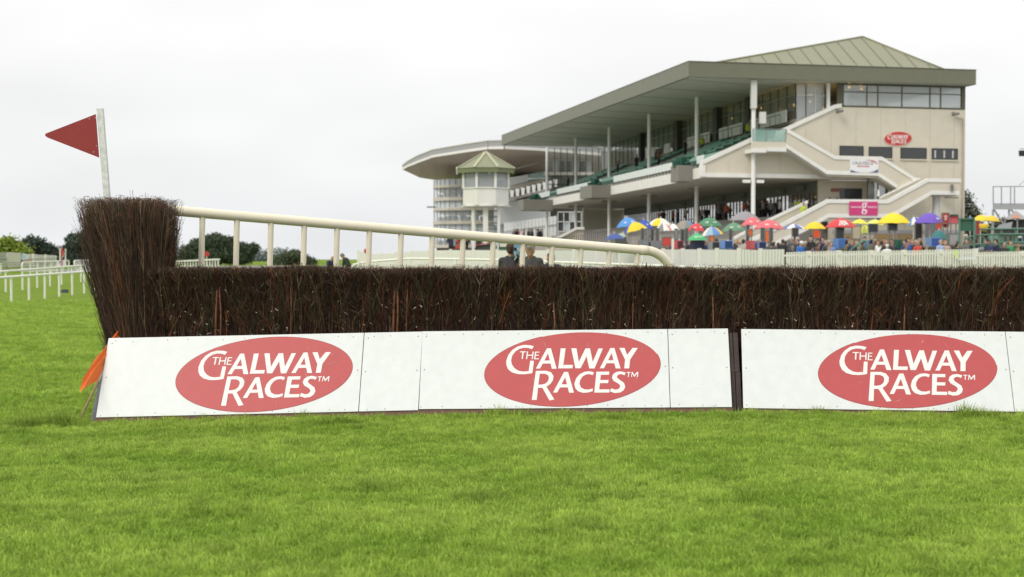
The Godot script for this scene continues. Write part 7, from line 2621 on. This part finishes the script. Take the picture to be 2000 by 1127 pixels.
	# behind the palings: [x, top of head y, depth, coat, hair, cap, pose, turn, label]
	var ring := [
		[1548, 480, 66, navy, grey, false, 0, 2.4, "grey haired person in navy below the dark brown board"],
		[1563, 470.5, 66.5, Vector3(0.03, 0.16, 0.52), wht, true, 1, 0.6, "person in a white cap and bright blue jacket behind the palings"],
		[1573, 471.5, 67.5, navy, Vector3(0.45, 0.40, 0.34), true, 3, -0.4, "person in a beige cap and navy coat beside the bright blue jacket"],
		[1583, 460, 70, black, dkhair, false, 0, 0.2, "tall dark person in black under the orange red screen"],
		[1587, 479, 65.5, Vector3(0.09, 0.05, 0.11), dkhair, false, 1, 2.8, "person in a plum coat low behind the palings"],
		[1598, 474, 67, Vector3(0.13, 0.06, 0.045), dkhair, false, 0, 1.4, "person in russet brown under the orange red screen"],
		[1613, 469, 68, Vector3(0.07, 0.07, 0.075), Vector3(0.28, 0.26, 0.25), false, 3, 0.8, "grey haired person in charcoal facing the course"],
		[1618, 481, 65.5, tan, tan, true, 1, 2.5, "person in a tan coat and cap bending beside the blue box"],
		[1624, 472.5, 67, Vector3(0.16, 0.24, 0.48), Vector3(0.20, 0.13, 0.09), false, 0, -0.9, "person in a light blue top beside the blue box"],
		[1655, 468.5, 67, olive, dkhair, false, 3, 2.0, "person in an olive jacket at the far side of the blue box"],
		[1665, 469, 66.5, navy, Vector3(0.30, 0.20, 0.14), false, 1, -0.7, "brown haired person in navy before the green barrier"],
		[1673, 471, 67.5, Vector3(0.36, 0.25, 0.15), Vector3(0.36, 0.26, 0.18), false, 0, 0.7, "fair person in a camel jacket before the menu panel"],
		[1688, 462, 73, black, dkhair, false, 0, 0.4, "dark person behind the rounded top of the green barrier"],
		[1713, 469, 66, wht, dkhair, false, 2, 1.2, "dark haired person in a white shirt reaching out"],
		[1723, 471, 68, black, dkhair, false, 3, 2.2, "person in black between the two white tops"],
		[1731, 467, 67.5, Vector3(0.05, 0.045, 0.05), Vector3(0.20, 0.14, 0.11), false, 2, 0.0, "brown haired person raising a hand below the big yellow umbrella"],
		[1732.5, 477, 65.3, wht, Vector3(0.66, 0.66, 0.66), true, 1, 2.7, "person in a white cap and white top low behind the palings"],
		[1768, 477, 65.3, olive, Vector3(0.22, 0.10, 0.05), false, 1, 0.9, "auburn haired person in olive low behind the palings"],
		[1774, 465, 66.5, Vector3(0.025, 0.15, 0.55), dkhair, false, 3, 1.0, "dark haired person in a royal blue jacket"],
		[1782, 467, 67.5, navy, Vector3(0.26, 0.16, 0.10), false, 0, -0.3, "person in navy right behind the royal blue jacket"],
		[1792.5, 470, 66, Vector3(0.55, 0.07, 0.045), Vector3(0.42, 0.24, 0.13), false, 0, 0.4, "ginger haired person in a red top"],
		[1799, 472, 66.5, black, dkhair, false, 1, 2.9, "person in black beside the red top"],
		[1808, 478, 65.5, Vector3(0.20, 0.20, 0.17), grey, false, 1, 2.0, "grey haired person in drab green low beside the teal umbrella"],
		[1837, 468, 66, Vector3(0.34, 0.42, 0.66), Vector3(0.32, 0.24, 0.20), false, 0, 0.5, "person in a pale blue shirt under the teal umbrella"],
		[1846.5, 469.5, 66.5, Vector3(0.46, 0.34, 0.27), Vector3(0.30, 0.20, 0.14), false, 3, -0.5, "person in a dusty pink coat under the teal umbrella"],
		[1869, 475, 66, black, dkhair, false, 0, 1.8, "dark haired person in black before the grey kiosk panel"],
		[1890, 457, 71, Vector3(0.04, 0.04, 0.05), Vector3(0.44, 0.42, 0.38), false, 1, -1.3, "white haired person in a dark suit on the steps under the green notice board"],
		[1962, 474, 65, Vector3(0.025, 0.025, 0.028), Vector3(0.40, 0.24, 0.18), false, 0, 2.6, "balding person in a wide black coat before the green walkway"],
		[1974, 470, 67, Vector3(0.04, 0.26, 0.10), Vector3(0.12, 0.08, 0.05), false, 3, 0.5, "person in a bright green top before the green walkway"],
		[1988, 476, 66.5, Vector3(0.30, 0.20, 0.10), Vector3(0.26, 0.16, 0.08), false, 0, 1.5, "person in a tan jacket at the border of the picture"],
		[1452, 467, 66, Vector3(0.42, 0.38, 0.33), dkhair, false, 3, 2.7, "dark haired person in a beige coat seen from behind"],
		[1438, 468, 67, Vector3(0.03, 0.03, 0.04), Vector3(0.45, 0.24, 0.08), false, 1, 2.2, "fair haired person in a dark jacket beside the beige coat"],
		[1356, 475, 68.5, Vector3(0.07, 0.065, 0.06), Vector3(0.24, 0.2, 0.17), false, 1, 0.3, "person in grey under the low bright green umbrella"],
		[1484, 467, 70, Vector3(0.10, 0.08, 0.05), Vector3(0.30, 0.22, 0.14), false, 0, 0.6, "person in brown under the wider faded red umbrella"],
		[1491, 478, 66, Vector3(0.16, 0.16, 0.17), Vector3(0.48, 0.42, 0.36), true, 1, 0.2, "person in a pale cap before the navy box"],
		[1511, 473, 67, Vector3(0.04, 0.04, 0.045), dkhair, false, 3, 2.4, "person in charcoal beside the grey uprights"],
		[1529, 467, 68, Vector3(0.02, 0.02, 0.022), Vector3(0.05, 0.04, 0.035), false, 0, 2.9, "dark haired person in a black coat at the corner of the open palings"],
		[1295, 477, 69, Vector3(0.55, 0.10, 0.07), Vector3(0.40, 0.26, 0.18), false, 1, 0.5, "person in a coral top beside the square red board"],
		[1305, 481, 68, Vector3(0.44, 0.24, 0.14), Vector3(0.30, 0.16, 0.08), false, 1, -0.6, "person in apricot before the square red board"],
		[1269, 461, 76, navy, dkhair, false, 0, 0.3, "dark person under the royal blue umbrella"],
		[1341, 468, 73, black, dkhair, false, 3, 0.4, "dark figure between the low green umbrella and the red and black one"]]
	for q in ring:
		if q[0] < 1535: q[2] += 4.5
		var base := at(q[0], q[1], q[2])
		var yg := ground(base.x, base.z)
		var h: float = base.y - yg
		var s := clampf(h / 1.77, 0.62, 1.16)
		person(Vector3(base.x, base.y - 1.77 * s, base.z), q[7], q[6], q[3], [black, navy, olive][int(q[0]) % 3], q[4], q[8], "racegoers behind the palings", q[5], s)

	# a fuller crowd between them
	var rc := RandomNumberGenerator.new()
	rc.seed = 12
	var what := [[black, "black"], [navy, "navy"], [Vector3(0.07, 0.07, 0.075), "charcoal"], [Vector3(0.10, 0.075, 0.05), "dark brown"], [olive, "olive"], [Vector3(0.13, 0.13, 0.135), "grey"], [Vector3(0.03, 0.05, 0.04), "bottle green"], [Vector3(0.03, 0.05, 0.12), "dark blue"]]
	for i in 64:
		var px := 1190.0 + i * 12.2 + rc.randf_range(-4, 4)
		var d := rc.randf_range(80.0, 86.0) if px < 1300 else rc.randf_range(73.0, 80.0) if px < 1535 else rc.randf_range(67.5, 75.0)
		var p := at(px, 505, d)
		var yg := ground(p.x, p.z)
		var w: Array = what[rc.randi() % 8]
		var near := "the sky blue and yellow umbrellas" if px < 1290 else ("the striped umbrellas" if px < 1420 else ("the faded red umbrellas" if px < 1540 else ("the beige stair wall" if px < 1690 else ("the big yellow umbrella" if px < 1800 else "the green walkway"))))
		var hr: Vector3 = [dkhair, grey, Vector3(0.12, 0.08, 0.05), Vector3(0.36, 0.33, 0.30)][rc.randi() % 4]
		var hat := rc.randf() < 0.2
		person(Vector3(p.x, yg, p.z), rc.randf() * TAU, rc.randi() % 4, w[0], black, hr, "racegoer in %s%s below %s" % [w[1], " with a cap" if hat else "", near], "racegoers behind the palings", hat, rc.randf_range(0.93, 1.06))

	# on the stands
	var lime := Vector3(0.52, 0.66, 0.05)
	var on := [
		[12.4, 4.9, 5.25, lime, "steward in a lime jacket near the top of the lower stair"],
		[13.4, 4.9, 5.25, wht, "person in white standing beside the lime steward at the stair top"],
		[14.6, 3.0, 5.25, Vector3(0.6, 0.55, 0.48), "person in cream on the concourse behind the stair"],
		[15.4, 3.2, 5.25, Vector3(0.50, 0.06, 0.06), "person in red on the concourse behind the stair"]]
	for q in on:
		person(W(q[1], q[0], q[2]), 0.3 + q[0], int(q[0] * 3) % 4, q[3], black, dkhair, q[4], "people on the grandstand")
	person(W(-1.3, 10.0, 4.55), 0.6, 0, lime, black, dkhair, "steward in a lime jacket walking on the lower stair between its parapets", "people on the grandstand")
	var r := RandomNumberGenerator.new()
	r.seed = 61
	# on the raked terrace: pixel column and the row to stand on
	for q in [[66.0, 3.0, black, "person in black alone low on the raked seats beside a column"], [47.5, 5.5, Vector3(0.05, 0.05, 0.06), "person in dark clothes high on the raked seats beside white screens"], [40.5, 6.0, Vector3(0.06, 0.065, 0.10), "person in slate blue on the raked seats near the second column"], [33.0, 6.5, Vector3(0.30, 0.19, 0.12), "person in a brown skirt and black top standing on the raked seats"], [22.5, 8.5, lime, "steward in a lime vest high on the raked terrace"], [11.5, 9.6, lime, "steward in a lime vest behind the white screens"], [27.0, 8.0, black, "person in black below a dark pillar of the upper glazing"], [36.5, 7.5, navy, "person in navy before the upper glazing"]]:
		var k: float = q[1]
		var v := lerpf(front_v(1.62), front_v(74.0), (q[0] - 1.62) / 72.4) + 0.5 + k * 0.76 + 0.3
		person(W(q[0], v, 9.45 + (floorf(k) + 1.0) * 0.335), r.randf() * TAU, r.randi() % 4, q[2], black, dkhair, q[3], "people on the grandstand", false, 1.05)
	for i in 26:     # under the deck
		var u := r.randf_range(4.5, 16.0) if i < 14 else r.randf_range(18.0, 40.0)
		var v := r.randf_range(9.6, 13.4)
		var c: Vector3 = [black, navy, Vector3(0.10, 0.10, 0.10), Vector3(0.30, 0.28, 0.26), Vector3(0.40, 0.10, 0.05), wht, Vector3(0.05, 0.06, 0.05)][i % 7]
		person(W(u, v, 5.25), r.randf() * TAU, r.randi() % 4, c, black, dkhair, "racegoer %s standing in the dim concourse under the deck" % ["in black", "in navy", "in charcoal", "in stone grey", "in rust red", "in white", "in dark green"][i % 7], "racegoers in the dim concourse under the deck")
	for i in 22:     # small far figures by the tower and hall
		var px := r.randf_range(856, 935) if i < 8 else r.randf_range(990, 1060)
		var d := 103.0 if i < 8 else 190.0
		var g := at(px, 470.0 if i < 8 else 448.0, d)
		var yb := ground(g.x, g.z) if i < 8 else g.y - 1.7
		var c: Vector3 = [black, navy, Vector3(0.25, 0.25, 0.26), Vector3(0.45, 0.08, 0.07), Vector3(0.10, 0.10, 0.10)][i % 5]
		person(Vector3(g.x, yb, g.z), r.randf() * TAU, r.randi() % 4, c, black, dkhair, ("tiny far figure in %s in the crowd beyond the tower foot" if i < 8 else "tiny far figure in %s on the steps below the white cladding") % ["black", "navy", "grey", "red", "charcoal"][i % 5], "far figures beyond the tower" if i < 8 else "far figures below the white cladding", false, 1.2 if i < 8 else 1.0)
	for q in [[1112, 462, 160.0, lime * 0.8, "steward in a yellow jacket on the stair beyond the tower"], [1118, 462, 162.0, lime * 0.8, "second steward in yellow beside the pale pier"], [1131, 459, 160.0, black, "person in black at the pale pier beyond the steward in yellow"]]:
		var g := at(q[0], q[1], q[2])
		person(g - Vector3(0, 1.4, 0), 0.5, 0, q[3], black, dkhair, q[4], "people on the far stair", false, 1.0)
